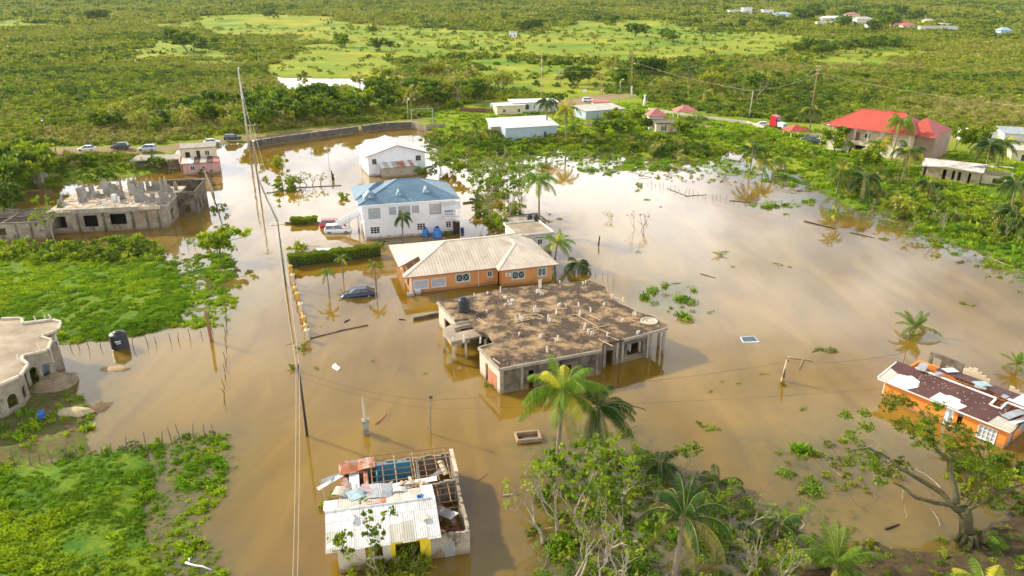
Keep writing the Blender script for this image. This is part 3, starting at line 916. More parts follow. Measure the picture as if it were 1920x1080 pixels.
def hip(mb, x0, x1, y0, y1, z, h, ins=None, t=.14, yr=None):
    """hip roof with a ridge along x; ins = how far the ridge ends stand in"""
    i0, i1 = ins if ins else ((y1-y0)/2,)*2
    ym = yr if yr is not None else (y0+y1)/2
    A, B, C, D = (x0, y0, z), (x1, y0, z), (x1, y1, z), (x0, y1, z)
    R0, R1 = (x0+i0, ym, z+h), (x1-i1, ym, z+h)
    lo = [(p[0], p[1], z-t) for p in (A, B, C, D)]
    mb.add([A, B, C, D, R0, R1]+lo, [(0, 1, 5, 4), (1, 2, 5), (2, 3, 4, 5), (3, 0, 4), (6, 9, 8, 7), (0, 6, 7, 1), (1, 7, 8, 2), (2, 8, 9, 3), (3, 9, 6, 0)])
def ridge_caps(mb, pts_list, r=.09):
    for a, b in pts_list: mb.tube([a, b], r, 5)
def sheet(mb, c, l, w, rz, tilt=0, roll=0, curl=0, t=.02):
    """a loose roofing sheet, bent when curl is given"""
    n = 5
    M = Matrix.Translation(Vector(c)) @ Matrix.Rotation(rz, 4, 'Z') @ Matrix.Rotation(tilt, 4, 'Y') @ Matrix.Rotation(roll, 4, 'X')
    top, bot = [], []
    for i in range(n+1):
        x = -l/2+l*i/n; zz = curl*math.sin(PI*i/n)
        for y in (-w/2, w/2):
            top.append(M @ Vector((x, y, zz+t))); bot.append(M @ Vector((x, y, zz)))
    k = len(top)
    fs = []
    for i in range(n):
        a = 2*i
        fs.append((a, a+2, a+3, a+1)); fs.append((k+a, k+a+1, k+a+3, k+a+2))
        fs.append((a, k+a, k+a+2, a+2)); fs.append((a+1, a+3, k+a+3, k+a+1))
    fs.append((0, 1, k+1, k)); fs.append((2*n, k+2*n, k+2*n+1, 2*n+1))
    mb.add(top+bot, fs)
def local(o, p):
    """a world place in the frame of building o"""
    v = Vector((p[0]-o.location.x, p[1]-o.location.y, 0)); v.rotate(Matrix.Rotation(-o.rotation_euler.z, 3, 'Z')); return v
def debris_lot(mb, n, x0, x1, y0, y1, z, r, l=1.6, s=.07):
    for _ in range(n):
        mb.obox((r.uniform(x0, x1), r.uniform(y0, y1), z+r.uniform(0, .35)), (r.uniform(.4, 1)*l, s*r.uniform(.7, 2), s), r.uniform(0, PI), 0, r.uniform(-.25, .25))

# ---- the white two-storey house with the blue roof
def blue_roof_house():
    a = G(685, 450); b = G(855, 436); ang = math.atan2(b.y-a.y, b.x-a.x)
    L, D, Hh = 15.3, 10.2, 6.0
    h = empty('two_storey_house', (a.x, a.y, 0), ang, 'white two-storey house with blue tiled hip roof and outside staircase', 'house')
    R = rect_faces(0, L, 0, D)
    up = [(.9, 2.7, 3.6, 5.25), (4.3, 5.3, 4.1, 5.2), (5.8, 7.6, 3.6, 5.25), (8.1, 9.1, 4.1, 5.2), (11, 12.8, 3.6, 5.25)]
    lo = [(.95, 2.5, .95, 2.15), (8.7, 10.1, .95, 2.15), (13.6, 14.5, 1.0, 2.1)]
    le = [(1.2, 2.1, 3.7, 5.1), (4.2, 5.2, 3.7, 5.1), (8.2, 9.2, 3.2, 5.2), (1.2, 2.0, .9, 2.1), (4.6, 5.4, .9, 2.1), (7.4, 8.4, -.5, 2.0)]
    ri = [(2, 3.2, 3.7, 5.1), (6.5, 7.7, 3.7, 5.1), (3, 4, .9, 2.1)]
    door = (13.5, 14.9, 3.15, 5.2)
    mb = MB(); rect_walls(mb, R, -1.2, Hh, {'f': up+lo+[door], 'l': le, 'r': ri}, .2)
    mb.build('wall', PT_white, h)
    mb = MB()
    mb.box(-.04, L+.04, -.05, -.003, 2.95, 3.07); mb.box(-.05, -.003, .0, D, 2.95, 3.07); mb.box(-.03, .25, -.03, -.004, -1, 5.9); mb.box(L-.25, L+.03, -.035, -.004, -1, 5.9)
    mb.box(8.35, 8.42, -.07, -.003, -.2, 5.9)
    mb.build('trim', FRAME, h)
    mb = MB(); mb.box(.2, L-.2, .2, D-.2, 2.85, 3.05); mb.build('upper_floor', CONC, h)
    for w in up: window(h, R['f'], *w, FRAME_B, GLASS_P, 2 if w[1]-w[0] > 1.2 else 1, 1, .07)
    for w in lo: window(h, R['f'], *w, FRAME, GLASS, 2 if w[1]-w[0] > 1.2 else 1, 2)
    for w in le[:5]: window(h, R['l'], *w, FRAME_B, GLASS_P, 1, 1, .05)
    for w in ri: window(h, R['r'], *w, FRAME_B, GLASS, 1, 1)
    mb = MB(); R['f'].hexa(mb, 13.5, 14.9, 3.15, 5.2, -.18, -.12); mb.build('door', FRAME_B, h)
    mb = MB(); R['l'].hexa(mb, 7.4, 8.4, -.5, 2.0, -.18, -.12); mb.build('door', FRAME_B, h)
    # balcony with balusters and awning at the right end
    mb = MB(); mb.box(13.1, 15.9, -1.0, -.06, 2.85, 3.05); mb.box(13.1, 15.9, -1.0, -.88, 3.85, 3.95); mb.box(15.78, 15.9, -.88, -.06, 3.85, 3.95)
    for i in range(8): mb.box(13.2+i*.37, 13.32+i*.37, -.99, -.89, 3.05, 3.85)
    mb.build('balcony', FRAME, h)
    mb = MB(); mb.slab([(12.9, -.06, 5.5), (12.9, -1.5, 4.55), (16.1, -1.5, 4.55), (16.1, -.06, 5.5)], .04)
    mb.build('awning', SHEET_W, h)
    # roof: the big hip, a lower hip on the left, ridge caps and three roof vents
    ov = .75
    rf = MB(); hip(rf, -ov, L+ov, -ov, D+ov, Hh+.14, 2.55, (7.1, 6.4)); ro = rf.build('roof', ROOF_BLUE, h)
    ww = MB()
    x0, x1, y0, y1, z = -ov-.35, 5.6, 2.6, D+ov+1.2, Hh+.17
    ww.add([(x0, y0, z), (x1, y0, z), (x1, y1, z), (x0, y1, z), (2.9, 6.2, z+1.9), (4.4, 6.9, z+1.9)], [(0, 1, 5, 4), (1, 2, 5), (2, 3, 4, 5), (3, 0, 4), (3, 2, 1, 0)])
    ww.build('lower_hip', ROOF_BLUE, ro)
    rc = MB(); z = Hh+.14
    ps = [(-ov, -ov, z), (L+ov, -ov, z), (L+ov, D+ov, z), (-ov, D+ov, z)]
    r0, r1 = (-ov+7.1, D/2, z+2.55), (L+ov-6.4, D/2, z+2.55)
    ridge_caps(rc, [(ps[0], r0), (ps[3], r0), (ps[1], r1), (ps[2], r1), (r0, r1)]); rc.build('ridge_cap', ROOF_BLUE, ro)
    gt = MB(); gt.box(-ov-.06, L+ov+.06, -ov-.12, -ov-.003, Hh-.02, Hh+.12); gt.box(-ov-.12, -ov-.003, -ov, D+ov, Hh-.02, Hh+.12); gt.build('gutter', FRAME, h)
    for x, y, s in ((1.3, 1.2, 1.25), (6.2, 1.35, .85), (10.8, 1.6, .95)):
        zr = z+2.55*(y+ov)/(D/2+ov)
        d = MB()
        d.add([(x-s*.8, y-.5, zr-.18), (x+s*.8, y-.5, zr-.18), (x, y-.45, zr+.75*s), (x, y+1.3, zr+.78*s), (x-s*.9, y+1.0, zr+.1), (x+s*.9, y+1.0, zr+.1)], [(0, 1, 2), (0, 2, 3, 4), (1, 5, 3, 2)])
        v = d.build('roof_vent', ROOF_BLUE, ro)
        f = MB(); f.add([(x-s*.45, y-.53, zr-.1), (x+s*.45, y-.53, zr-.1), (x, y-.5, zr+.45*s), (x-s*.45, y-.56, zr-.1), (x+s*.45, y-.56, zr-.1), (x, y-.53, zr+.45*s)], [(3, 4, 5), (0, 2, 1), (0, 1, 4, 3), (1, 2, 5, 4), (2, 0, 3, 5)]); f.build('grille', FRAME_B, v)
    # staircase on the left running down away from the upper door
    st = MB(); n = 17
    for i in range(n):
        x = -.22-.36*i; zt = 3.0-.185*i
        st.box(x-.36, x, 5.6, 7.0, zt-.4, zt)
    sto = st.build('staircase', CONC_P, h)
    for y in (5.5, 7.02):
        b = MB(); b.add([(-.2, y, 2.8), (-.2, y+.1, 2.8), (-.2, y, 3.55), (-.2, y+.1, 3.55), (-6.4, y, -.4), (-6.4, y+.1, -.4), (-6.4, y, .35), (-6.4, y+.1, .35)], [(0, 2, 6, 4), (1, 5, 7, 3), (2, 3, 7, 6), (0, 4, 5, 1), (4, 6, 7, 5), (0, 1, 3, 2)])
        b.build('banister', PT_white, sto)
    b = MB()
    for x, zt in ((-2.2, 1.6), (-.6, 2.4)):
        for y in (5.6, 6.8): b.box(x-.12, x+.12, y, y+.2, -1.2, zt)
    b.build('post', PT_white, sto)
    return h
BH = blue_roof_house()

# ---- orange bungalow
def orange_bungalow():
    a = G(770, 551); ang = rad(17.3)
    h = empty('bungalow', (a.x, a.y, 0), ang, 'orange bungalow with wide cream metal hip roof, torn open at its left corner', 'house')
    L, D, Hh = 20.0, 12.6, 2.6
    xs, ys = 12.6, -1.3      # the right wing stands forward
    F1, F2, F3 = Fr((0, 0), (xs, 0)), Fr((xs, 0), (xs, ys)), Fr((xs, ys), (L, ys))
    Rr, Rb, Rl = Fr((L, ys), (L, D)), Fr((L, D), (0, D)), Fr((0, D), (0, 0))
    o1 = [(.5, 2.5, .55, 1.85), (2.95, 4.9, .55, 1.85), (6.4, 8.3, .95, 2.05), (10.9, 11.55, 1.2, 2.0)]
    o3 = [(1.5, 3.3, .95, 2.05), (5.3, 6.5, 1.0, 2.1)]
    ol = [(1.2, 2.4, .9, 2.1), (4.4, 5.5, .9, 2.1), (7.3, 9.3, .3, 2.1), (9.8, 11.8, .3, 2.1)]
    mb = MB()
    wall_open(mb, F1, -1.2, Hh, o1, .2, 0, .2); wall_open(mb, F2, -1.2, Hh, (), .2, -.2 if False else .0, .2); wall_open(mb, F3, -1.2, Hh, o3, .2, 0, 0)
    wall_open(mb, Rr, -1.2, Hh, (), .2, .2, .2); wall_open(mb, Rb, -1.2, Hh, (), .2, 0, 0); wall_open(mb, Rl, -1.2, Hh, ol, .2, .2, .2)
    mb.build('wall', PT_orange, h)
    mb = MB(); mb.box(.25, 6.0, .25, 5.5, -.25, -.02); mb.box(5.6, 5.8, .25, 6, 0, 2.4); mb.box(.25, 5.5, 6, 6.2, 0, 2.4); mb.build('inner_room', PT_cream, h)
    for w in o1[:2]:
        f = window(h, F1, *w, PT_white, DARK, 0, 0, .04, False, 'lattice_screen')
        la = MB(); n = 10
        for i in range(-6, n+1):
            for s in (1, -1):
                u = w[0]+.06+(w[1]-w[0])*i/n; du = (w[3]-w[2])*s
                p0, p1 = [u, w[2]], [u+du, w[3]]
                if s < 0: p0[0] += (w[3]-w[2]); p1[0] += (w[3]-w[2])
                def clipp(p, q):
                    lo, hi = 0., 1.
                    for lim, sg in ((w[0], 1), (w[1], -1)):
                        a0, b0 = (p[0]-lim)*sg, (q[0]-lim)*sg
                        if a0 < 0 and b0 < 0: return None
                        if a0 < 0: lo = max(lo, a0/(a0-b0))
                        if b0 < 0: hi = min(hi, a0/(a0-b0))
                    if hi-lo < .05: return None
                    return [p[0]+(q[0]-p[0])*lo, p[1]+(q[1]-p[1])*lo], [p[0]+(q[0]-p[0])*hi, p[1]+(q[1]-p[1])*hi]
                c = clipp(p0, p1)
                if c: la.tube([F1.P(c[0][0], c[0][1], -.02), F1.P(c[1][0], c[1][1], -.02)], .028, 4)
        la.build('lattice', PT_white, f)
    window(h, F1, *o1[2], FRAME, GLASS, 1, 0, .14, True); window(h, F1, *o1[3], FRAME, GLASS, 1, 0, .13)
    window(h, F3, *o3[0], FRAME, GLASS, 1, 0, .14, True); window(h, F3, *o3[1], FRAME, GLASS, 1, 0, .14, True)
    for w in ol[:2]: window(h, Rl, *w, FRAME, GLASS, 1, 1, .1)
    mb = MB(); F1.hexa(mb, .55, 1.35, -.3, .52, .02, .5); mb.box(-.5, .35, -.9, -.05, -.6, .35); mb.build('porch_pedestal', PT_white, h)
    mb = MB(); mb.box(.02, .24, -.02, -.004, -.8, 2.6); mb.build('corner_strip', FRAME, h); mb = MB(); F1.hexa(mb, 9.55, 9.62, -.8, 2.55, .003, .06); mb.build('downpipe', FRAME, h)
    ac = MB(); F3.hexa(ac, .5, 1.2, 1.6, 2.1, .02, .35); aco = ac.build('air_conditioner', FRAME, h)
    g = MB(); F3.hexa(g, .6, .95, 1.68, 2.02, .352, .36); g.build('fan_grille', STEEL, aco)
    # roof in pieces so that the hole at the left stays open
    ov, z, hh = .7, Hh+.12, 2.3
    x0, x1, y0, y1 = -ov-.2, L+ov, -ov, D+ov
    ym = 5.9; R0, R1 = (6.3, ym, z+hh), (13.6, ym, z+hh)
    def on_left(y, k):  # a point on the left slope: y along the eave, k up to the ridge end
        e = Vector((x0, y, z)); return e+(Vector(R0)-e)*k
    A, B, C, Dd = Vector((x0, y0, z)), Vector((x1, y0, z)), Vector((x1, y1, z)), Vector((x0, y1, z))
    hole_y0, hole_y1, kk = .6, 3.6, .42
    rf = MB(); t = .1
    rf.slab([A, B, Vector(R1), Vector(R0)], t)
    rf.slab([B, C, Vector(R1)], t); rf.slab([C, Dd, Vector(R0), Vector(R1)], t)
    p0, p1 = on_left(hole_y0, 0), on_left(hole_y1, 0); q0, q1 = on_left(hole_y0, kk), on_left(hole_y1, kk)
    rf.slab([Dd, p1, q1, Vector(R0)], t); rf.slab([q1, q0, Vector(R0)], t); rf.slab([p0, A, Vector(R0), q0], t)
    ro = rf.build('roof', ROOF_CREAM, h)
    bm = MB()
    for i in range(6):
        y = hole_y0+(hole_y1-hole_y0)*i/5; a_, b_ = on_left(y, 0), on_left(y, kk)
        bm.tube([a_-Vector((0, 0, .18)), b_-Vector((0, 0, .18))], .06, 4)
    for k in (.12, .28): bm.tube([on_left(hole_y0, k)-Vector((0, 0, .14)), on_left(hole_y1, k)-Vector((0, 0, .14))], .04, 4)
    bm.build('rafters', TIMBER, ro)
    # front right wing hip
    wx0, wx1, wy = 11.9, L+ov, ys-.75
    apx = (16.2, 3.6, z+1.75); wz = z+.03
    w = MB(); w.add([(wx0, wy, wz), (wx1+.03, wy, wz), (wx1+.03, 7, wz), (wx0, 5.8, wz), apx, (16.2, 5.9, z+1.75)], [(0, 1, 4), (1, 2, 5, 4), (3, 0, 4, 5), (3, 2, 1, 0), (2, 3, 5)])
    w.build('wing_roof', ROOF_CREAM, ro)
    # the left wing over the porch
    c = MB(); ridge_caps(c, [(A, R0), (Dd, R0), (R0, R1), (C, R1), ((wx0, wy, wz), apx), ((wx1, wy, wz), apx)], .07); c.build('ridge_cap', ROOF_CREAM, ro)
    f = MB(); f.box(x0-.03, wx0, y0-.05, y0-.004, z-.16, z-.02); f.box(x0-.05, x0-.004, y0, y1, z-.16, z-.02); f.box(wx0, wx1, wy-.05, wy-.004, z-.14, z+.02)
    f.build('fascia', mat('brown_fascia', (.30, .14, .07), (.26, .12, .06), 2, .7), h)
    return h
OB = orange_bungalow()

# ---- the two flat-roofed white annexes behind the bungalow
def annex(name, label, pl, L, D, z0, mats, ang=rad(19), ops=(), par=.25):
    a = G(*pl)
    h = empty(name, (a.x, a.y, 0), ang, label, 'outbuilding')
    R = rect_faces(0, L, 0, D)
    mb = MB(); rect_walls(mb, R, -1, z0, {'f': ops}, .18); mb.build('wall', mats[0], h)
    r = MB(); r.box(-.25, L+.25, -.25, D+.25, z0+.003, z0+.18)
    ro = r.build('roof', mats[1], h)
    e = MB(); rect_walls(e, rect_faces(-.25, L+.25, -.25, D+.25), z0+.182, z0+.18+par, {}, .12); e.build('parapet', mats[0], ro)
    for w in ops: window(h, R['f'], *w)
    return h
annex('outbuilding', 'white flat-roofed annex with peeling roof behind the orange bungalow', (972, 478), 5.6, 6.5, 2.9, (PT_white2, SLAB_L), ops=[(3.2, 4.0, 1.3, 2.2)])
annex('outbuilding', 'stained concrete tank shed carrying black tanks behind the white annex', (968, 450), 5.2, 4.2, 2.6, (CONC_D, SLAB_L), par=.15)
annex('outbuilding', 'small dark block store with a white door right of the white annex', (1003, 474), 2.6, 3.0, 2.3, (CONC_D, PT_white2), ops=[(.9, 1.7, .4, 1.6)], par=.1)

# ---- white gable house
def gable_house():
    a = G(692, 331); ang = rad(21)
    h = empty('gable_house', (a.x, a.y, 0), ang, 'white gabled house with pale roof and lean-to, behind the blue-roofed house', 'house')
    L, D, Hh = 13.0, 11.5, 4.6
    R = rect_faces(0, L, 0, D)
    of = [(.9, 1.9, 2.6, 3.8), (10.8, 12.0, 2.7, 3.9)]; ol = [(1.5, 2.4, 2.5, 3.6), (4.5, 5.4, 2.5, 3.6), (8, 9, 2.5, 3.6), (2, 3.2, .3, 1.5)]
    mb = MB(); rect_walls(mb, R, -1, Hh, {'f': of, 'l': ol}, .2)
    gable_tri(mb, R['f'], Hh+.002, 1.9, .2); gable_tri(mb, R['b'], Hh+.002, 1.9, .2)
    mb.build('wall', PT_white, h)
    for w in of: window(h, R['f'], *w, mat('brown_frame', (.16, .08, .05), (.1, .05, .03), 2, .6), GLASS)
    for w in ol: window(h, R['l'], *w, FRAME, GLASS)
    rf = MB(); ov = .7; zt = Hh+1.98+.1
    for s in (0, 1):
        xe = -ov if s == 0 else L+ov; ze = Hh+.1-ov*1.9/(L/2)
        p = [(xe, -ov, ze), (L/2, -ov, zt), (L/2, D+ov, zt), (xe, D+ov, ze)]
        if s == 0: p = p[::-1]
        rf.slab(p, .1)
    ro = rf.build('roof', mat('pale_sheet_roof', (.74, .70, .66), (.62, .57, .52), .4, .55, .1, 6, pattern='seam', stain=((.5, .42, .34), .4, .6)), h)
    bb = MB()
    for s in (0, 1):
        xe = -ov if s == 0 else L+ov; ze = Hh+.1-ov*1.9/(L/2)
        bb.tube([(xe, -ov-.03, ze-.06), (L/2, -ov-.03, zt-.06)], .08, 4)
    bb.build('bargeboard', mat('rust_edge', (.22, .09, .06), (.3, .14, .1), 2, .7), ro)
    le = MB(); rect_walls(le, rect_faces(2.6, 10.4, -2.6, -.02), -1, 2.2, {}, .15); lo = le.build('lean_to', mat('grey_render', (.42, .37, .28), (.33, .28, .2), .6, .9, .3, stain=((.22, .17, .11), .8, .58)), h)
    for i in range(9):
        q = MB(); x = 2.2+i*.95; q.slab([(x, -3.0, 2.3), (x+.93, -3.0, 2.3), (x+.93, -.03, 3.0), (x, -.03, 3.0)], .03)
        q.build('roof_sheet', RUST if i in (4, 5, 7) else ROOF_GREY if i % 2 else SHEET_W, lo)
    return h
gable_house()

# ---- unfinished slab building in the middle
def slab_house():
    z = 3.0; r = random.Random(4)
    h = empty('unfinished_house', (*G(936, 692, z)[:2], 0), 0, 'unfinished concrete house with big weathered flat slab studded with column stubs', 'unfinished house')
    o = h.location
    def W(px, py, zz=z): p = G(px, py, zz)-o; return (p.x, p.y)
    out = [(819, 566), (852, 600), (878, 596), (892, 618), (915, 627), (926, 643), (896, 651), (936, 692.5), (1040, 673), (1129, 656.5), (1130, 644), (1170, 637), (1252, 615), (1250, 607), (1227, 593), (1200, 585), (1160, 567), (1140, 552), (1135, 538), (1107, 526), (1040, 532), (942, 541), (880, 554)]
    P = [W(*p) for p in out]
    s = MB(); s.prism(P, z-.22, z); sl_ = s.build('slab_roof', SLABTOP, h)
    # pale worn edge kerbs
    e = MB()
    for i in (0, 5, 6, 7, 8, 11, 13, 14, 15):
        a, b = P[i], P[(i+1) % len(P)]
        f = Fr(a, b); f.hexa(e, 0.02, f.L-.02, z-.26, z+.05, -.14, .03)
    e.build('edge_beam', CONC, h)
    def ins(p, q, d=.35):
        f = Fr(p, q); return f.P(0, 0, -d)[:2], f.P(f.L, 0, -d)[:2]
    zt = z-.225
    lm = MB()
    f = Fr(W(822, 569), W(853, 601)); wall_open(lm, f, -1, zt, [(f.L*.35, f.L*.8, -.6, 1.9)], .2)
    lw = Fr(W(899, 653), W(937, 690)); wall_open(lm, lw, -1, zt, [(lw.L*.3, lw.L*.42, -.4, 2.0)], .2, 0, .0)
    fb = Fr(W(853, 601), W(880, 598)); wall_open(lm, fb, -1, zt, [(.5, 1.6, .2, 2)], .2, .0)
    lm.build('left_wall', CONC_P, h)  # sunlit side: its light is put into the paler concrete
    rr2 = random.Random(8); gr = MB()
    for _ in range(900):
        px, py = rr2.uniform(830, 1245), rr2.uniform(535, 690)
        x, y = W(px, py)
        if pip_sd(np.array([x]), np.array([y]), P)[0] < .3: continue
        for k in range(3): leaf(gr, Vector((x+rr2.gauss(0, .12), y+rr2.gauss(0, .12), z+.04+.05*rr2.random())), rr2.uniform(.05, .16), rr2, 1.2)
    gr.build('roof_litter', mat('dead_leaf_litter', (.34, .24, .11), (.12, .08, .04), 5, .95), h, uv=False)
    q = MB(); lw.hexa(q, lw.L*.45, lw.L*.85, -.9, 1.75, .003, .035); q.build('terracotta_patch', BRICKRED, h)
    fm = MB()
    f1 = Fr(W(938, 690.5), W(1129, 655)); wall_open(fm, f1, -1, zt, [(3.1, 3.7, -.5, 2.1), (7.0, 8.0, .6, 1.9)], .2, .21)
    f2 = Fr(W(1131, 643), W(1215, 625)); wall_open(fm, f2, -1, zt, [(.5, 1.3, -.4, 1.9), (f2.L*.55, f2.L*.88, .75, 2.15)], .2)
    f3 = Fr(W(1129, 655), W(1131, 644)); wall_open(fm, f3, -1, zt, (), .2, .0, .21)
    wall_open(fm, Fr(W(1215, 627), W(1190, 600)), -1, zt, [(1, 2.2, -.5, 2)], .2, .21)
    wall_open(fm, Fr(W(1150, 562), W(1090, 530)), -1, zt, (), .2, .21); wall_open(fm, Fr(W(1080, 531), W(890, 556)), -1, zt, [(4, 5.5, .6, 2), (12, 13.5, .6, 2)], .2)
    wall_open(fm, Fr(W(884, 556), W(826, 568)), -1, zt, (), .2)
    fm.build('front_wall', mat('shade_dark_block', (.26, .215, .15), (.08, .065, .045), .7, .95, .6, 6, pattern='brick', pc=.55, stain=((.03, .026, .02), .6, .55, .4)), h)  # unlit front: its shade is put into the dark block colour
    inn = MB(); a0 = W(1000, 640); b0 = W(1150, 600); c0 = W(1000, 580)
    wall_open(inn, Fr(a0, b0), -1, zt, [(4, 5, -.6, 2)], .2); wall_open(inn, Fr(W(960, 660), W(930, 600)), -1, zt, (), .2); wall_open(inn, Fr(W(1120, 640), W(1080, 590)), -1, zt, (), .2)
    wall_open(inn, Fr(c0, W(1120, 560)), -1, zt, (), .2); wall_open(inn, Fr(W(880, 600), W(990, 585)), -1, zt, (), .2)
    inn.build('inner_wall', CONC_D, h)
    # pilasters on the shade-darkened front
    for f, us in ((f1, (.05, 2.2, 4.2, 6.2, 8.8, 10.8)), (f2, (.05, 1.7, 2.4, 5.2))):
        for u in us:
            if u+.3 > f.L: continue
            m = MB(); f.hexa(m, u, u+.28, -1, zt-.002, .004, .07); m.build('pilaster', CONC_D if u > 3 else CONC, h)
    for px, py in ((1246, 618), (1238, 606), (1222, 623)):
        x, y = W(px, py); m = MB(); m.box(x-.14, x+.14, y-.14, y+.14, -1, zt); m.build('column', CONC, h)
    # carport frame on the left: beams on posts round an open middle
    cz = 2.55
    pts = [(829, 617), (846, 641), (880, 634), (893, 631), (915, 626), (905, 611), (875, 602), (850, 606)]
    ring = [W(*p, cz) for p in pts]
    pl = MB(); inner = [W(*p, cz) for p in ((854, 624), (872, 620), (896, 615), (889, 607), (866, 611), (852, 616))]
    pl.prism([ring[0], ring[1], ring[2], inner[1], inner[0], inner[5]], cz-.2, cz)
    pl.prism([ring[2], ring[3], ring[4], ring[5], inner[3], inner[2], inner[1]], cz-.2, cz-.001)
    pl.prism([ring[5], ring[6], ring[7], ring[0], inner[5], inner[4], inner[3]], cz-.2, cz-.002)
    co = pl.build('carport_slab', SLAB_L, h)
    for k in range(len(inner)):
        f = Fr(inner[k], inner[(k+1) % len(inner)]); m = MB(); f.hexa(m, .02, f.L-.02, cz-.35, cz-.21, -.1, .1); m.build('beam', CONC_P, co)
    for k in (0, 1, 4):
        f = Fr(ring[k], ring[(k+1) % 8]); m = MB(); f.hexa(m, .0, f.L, cz-.55, cz-.205, -.2, -.02); m.build('beam', CONC, co)
    for px, py in ((832, 621), (849, 640), (873, 633), (910, 627), (862, 612)):
        x, y = W(px, py, cz); m = MB(); m.box(x-.13, x+.13, y-.13, y+.13, -1, cz-.56); m.build('post', CONC_P, co)
    # stubs, rebar and old planks lying on the slab
    sp = [(890,556,1.1),(914,552,.5),(938,549,1.4),(947,560,.5),(960,566,.5),(958,572,.6),(955,567,.7),(1005,550,1.2),(1013,540,1.9),(1016,553,.8),(1009,549,.7),(948,573,.6),(973,600,1.3),(978,602,1.1),(968,602,1.0),(1003,585,1.4),(1009,586,.6),(1028,602,1.5),(1030,604,.8),(1042,588,.9),(1060,575,.7),(1088,593,1.0),(1095,617,1.2),(1106,584,.9),(1104,627,1.2),(1109,629,.9),(1136,631,1.3),(1086,573,.6),(1084,574,.7),(1132,573,.8),(1048,573,.6),(1014,633,1.0),(1015,634,.7),(1043,640,1.1),(1027,660,1.2),(1026,662,.6),(1166,603,.7),(1197,626,.7),(1014,632,.5),(975,629,.6),(913,586,.6),(1095,533,.9),(1052,531,.6),(871,641,1.2),(851,640,1.0),(899,643,1.1),(1167,566,1.0),(1150,560,1.0),(1190,592,.9)]
    for px, py, hh in sp:
        x, y = W(px, py); m = MB()
        hh *= .62
        for _ in range(r.choice((1, 2, 3))):
            dx, dy = r.uniform(-.16, .16), r.uniform(-.12, .12); m.tube([(x+dx, y+dy, z+.003), (x+dx+r.uniform(-.08, .08), y+dy, z+hh*r.uniform(.6, 1.1))], .075 if hh > .35 else .12, 5)
        m.build('column_stub', PVC, h)
    for px, py, l, a in ((905,603,1.9,-1.0),(902,605,1.9,-.95),(982,602,2.6,.5),(990,592,2.2,.3),(1003,597,1.7,-.4),(1012,592,1.4,-.8),(1120,615,3.5,.45),(1100,602,4,-1.0),(1150,655-20,1.4,-.8),(1135,668-25,2.2,-.9),(931,678,1.4,-1.0),(1158,560,3,-.9),(1084,590,2.4,.3),(1112,595,2.2,-.9),(1128,620,2.6,-.8),(1107,622,1.8,.4),(1050,580,2,.2),(1180,600,3,-.7)):
        x, y = W(px, py); m = MB(); m.obox((x, y, z+.06), (l, .09, .07), a); m.build('loose_plank', TIMBER_P, h)
    for px, py, rr in ((1217, 603, 1.0),):
        x, y = W(px, py); m = MB(); m.lathe(x, y, [(rr, z+.003), (rr, z+.14), (rr*.86, z+.15), (rr*.8, z+.02)], 20); m.build('manhole_ring', CONC_P, h)
    return h
slab_house()

def water_tank(label, p, z, rr, hh, tilt=0, group=None):
    o = empty('water_tank', (p.x, p.y, z), 0.3, label, 'water tank', group)
    prof = [(rr*.95, 0), (rr, .05)]
    n = 7
    for i in range(n):
        a = .08+(hh*.8-.08)*i/n; b = .08+(hh*.8-.08)*(i+1)/n
        prof += [(rr, a), (rr*1.0, a+(b-a)*.7), (rr*.94, a+(b-a)*.8), (rr*.94, b-(b-a)*.05)]
    prof += [(rr, hh*.82), (rr*.9, hh*.88), (rr*.45, hh*.95)]
    m = MB(); m.lathe(0, 0, prof, 24); m.build('tank_body', BLACKP, o, True)
    m = MB(); m.lathe(0, 0, [(rr*.42, hh*.93), (rr*.42, hh), (rr*.2, hh*1.03)], 18); m.build('lid', BLACKP, o)
    o.rotation_euler = (tilt, 0, .3)
    return o
water_tank('tall ribbed black water tank standing on the weathered slab roof', G(870, 583, 3.0), 3.0, .72, 1.75)
w = water_tank('fat black water tank leaning in the water at the field edge', G(226, 650), .0, .95, 2.05, rad(6))
m = MB(); f = Fr((-.3, -.96), (.5, -.9)); f.hexa(m, .1, .7, 1.15, 1.3, .0, .02); f.hexa(m, .2, .7, .92, 1.0, .0, .02); m.build('tank_label', FRAME, w)
water_tank('left of the two slim black tanks on the concrete shed', G(993, 416, 2.75), 2.78, .45, 1.3)
water_tank('right slim black tank on the concrete shed, next to its twin', G(1005, 417, 2.75), 2.78, .45, 1.3)
water_tank('black water tank set in the weeds on the far bank', G(1101, 277), .3, .8, 1.7)
water_tank('small black water tank on the far white shed roof', G(988, 207, 3.5), 3.9, .7, 1.5)
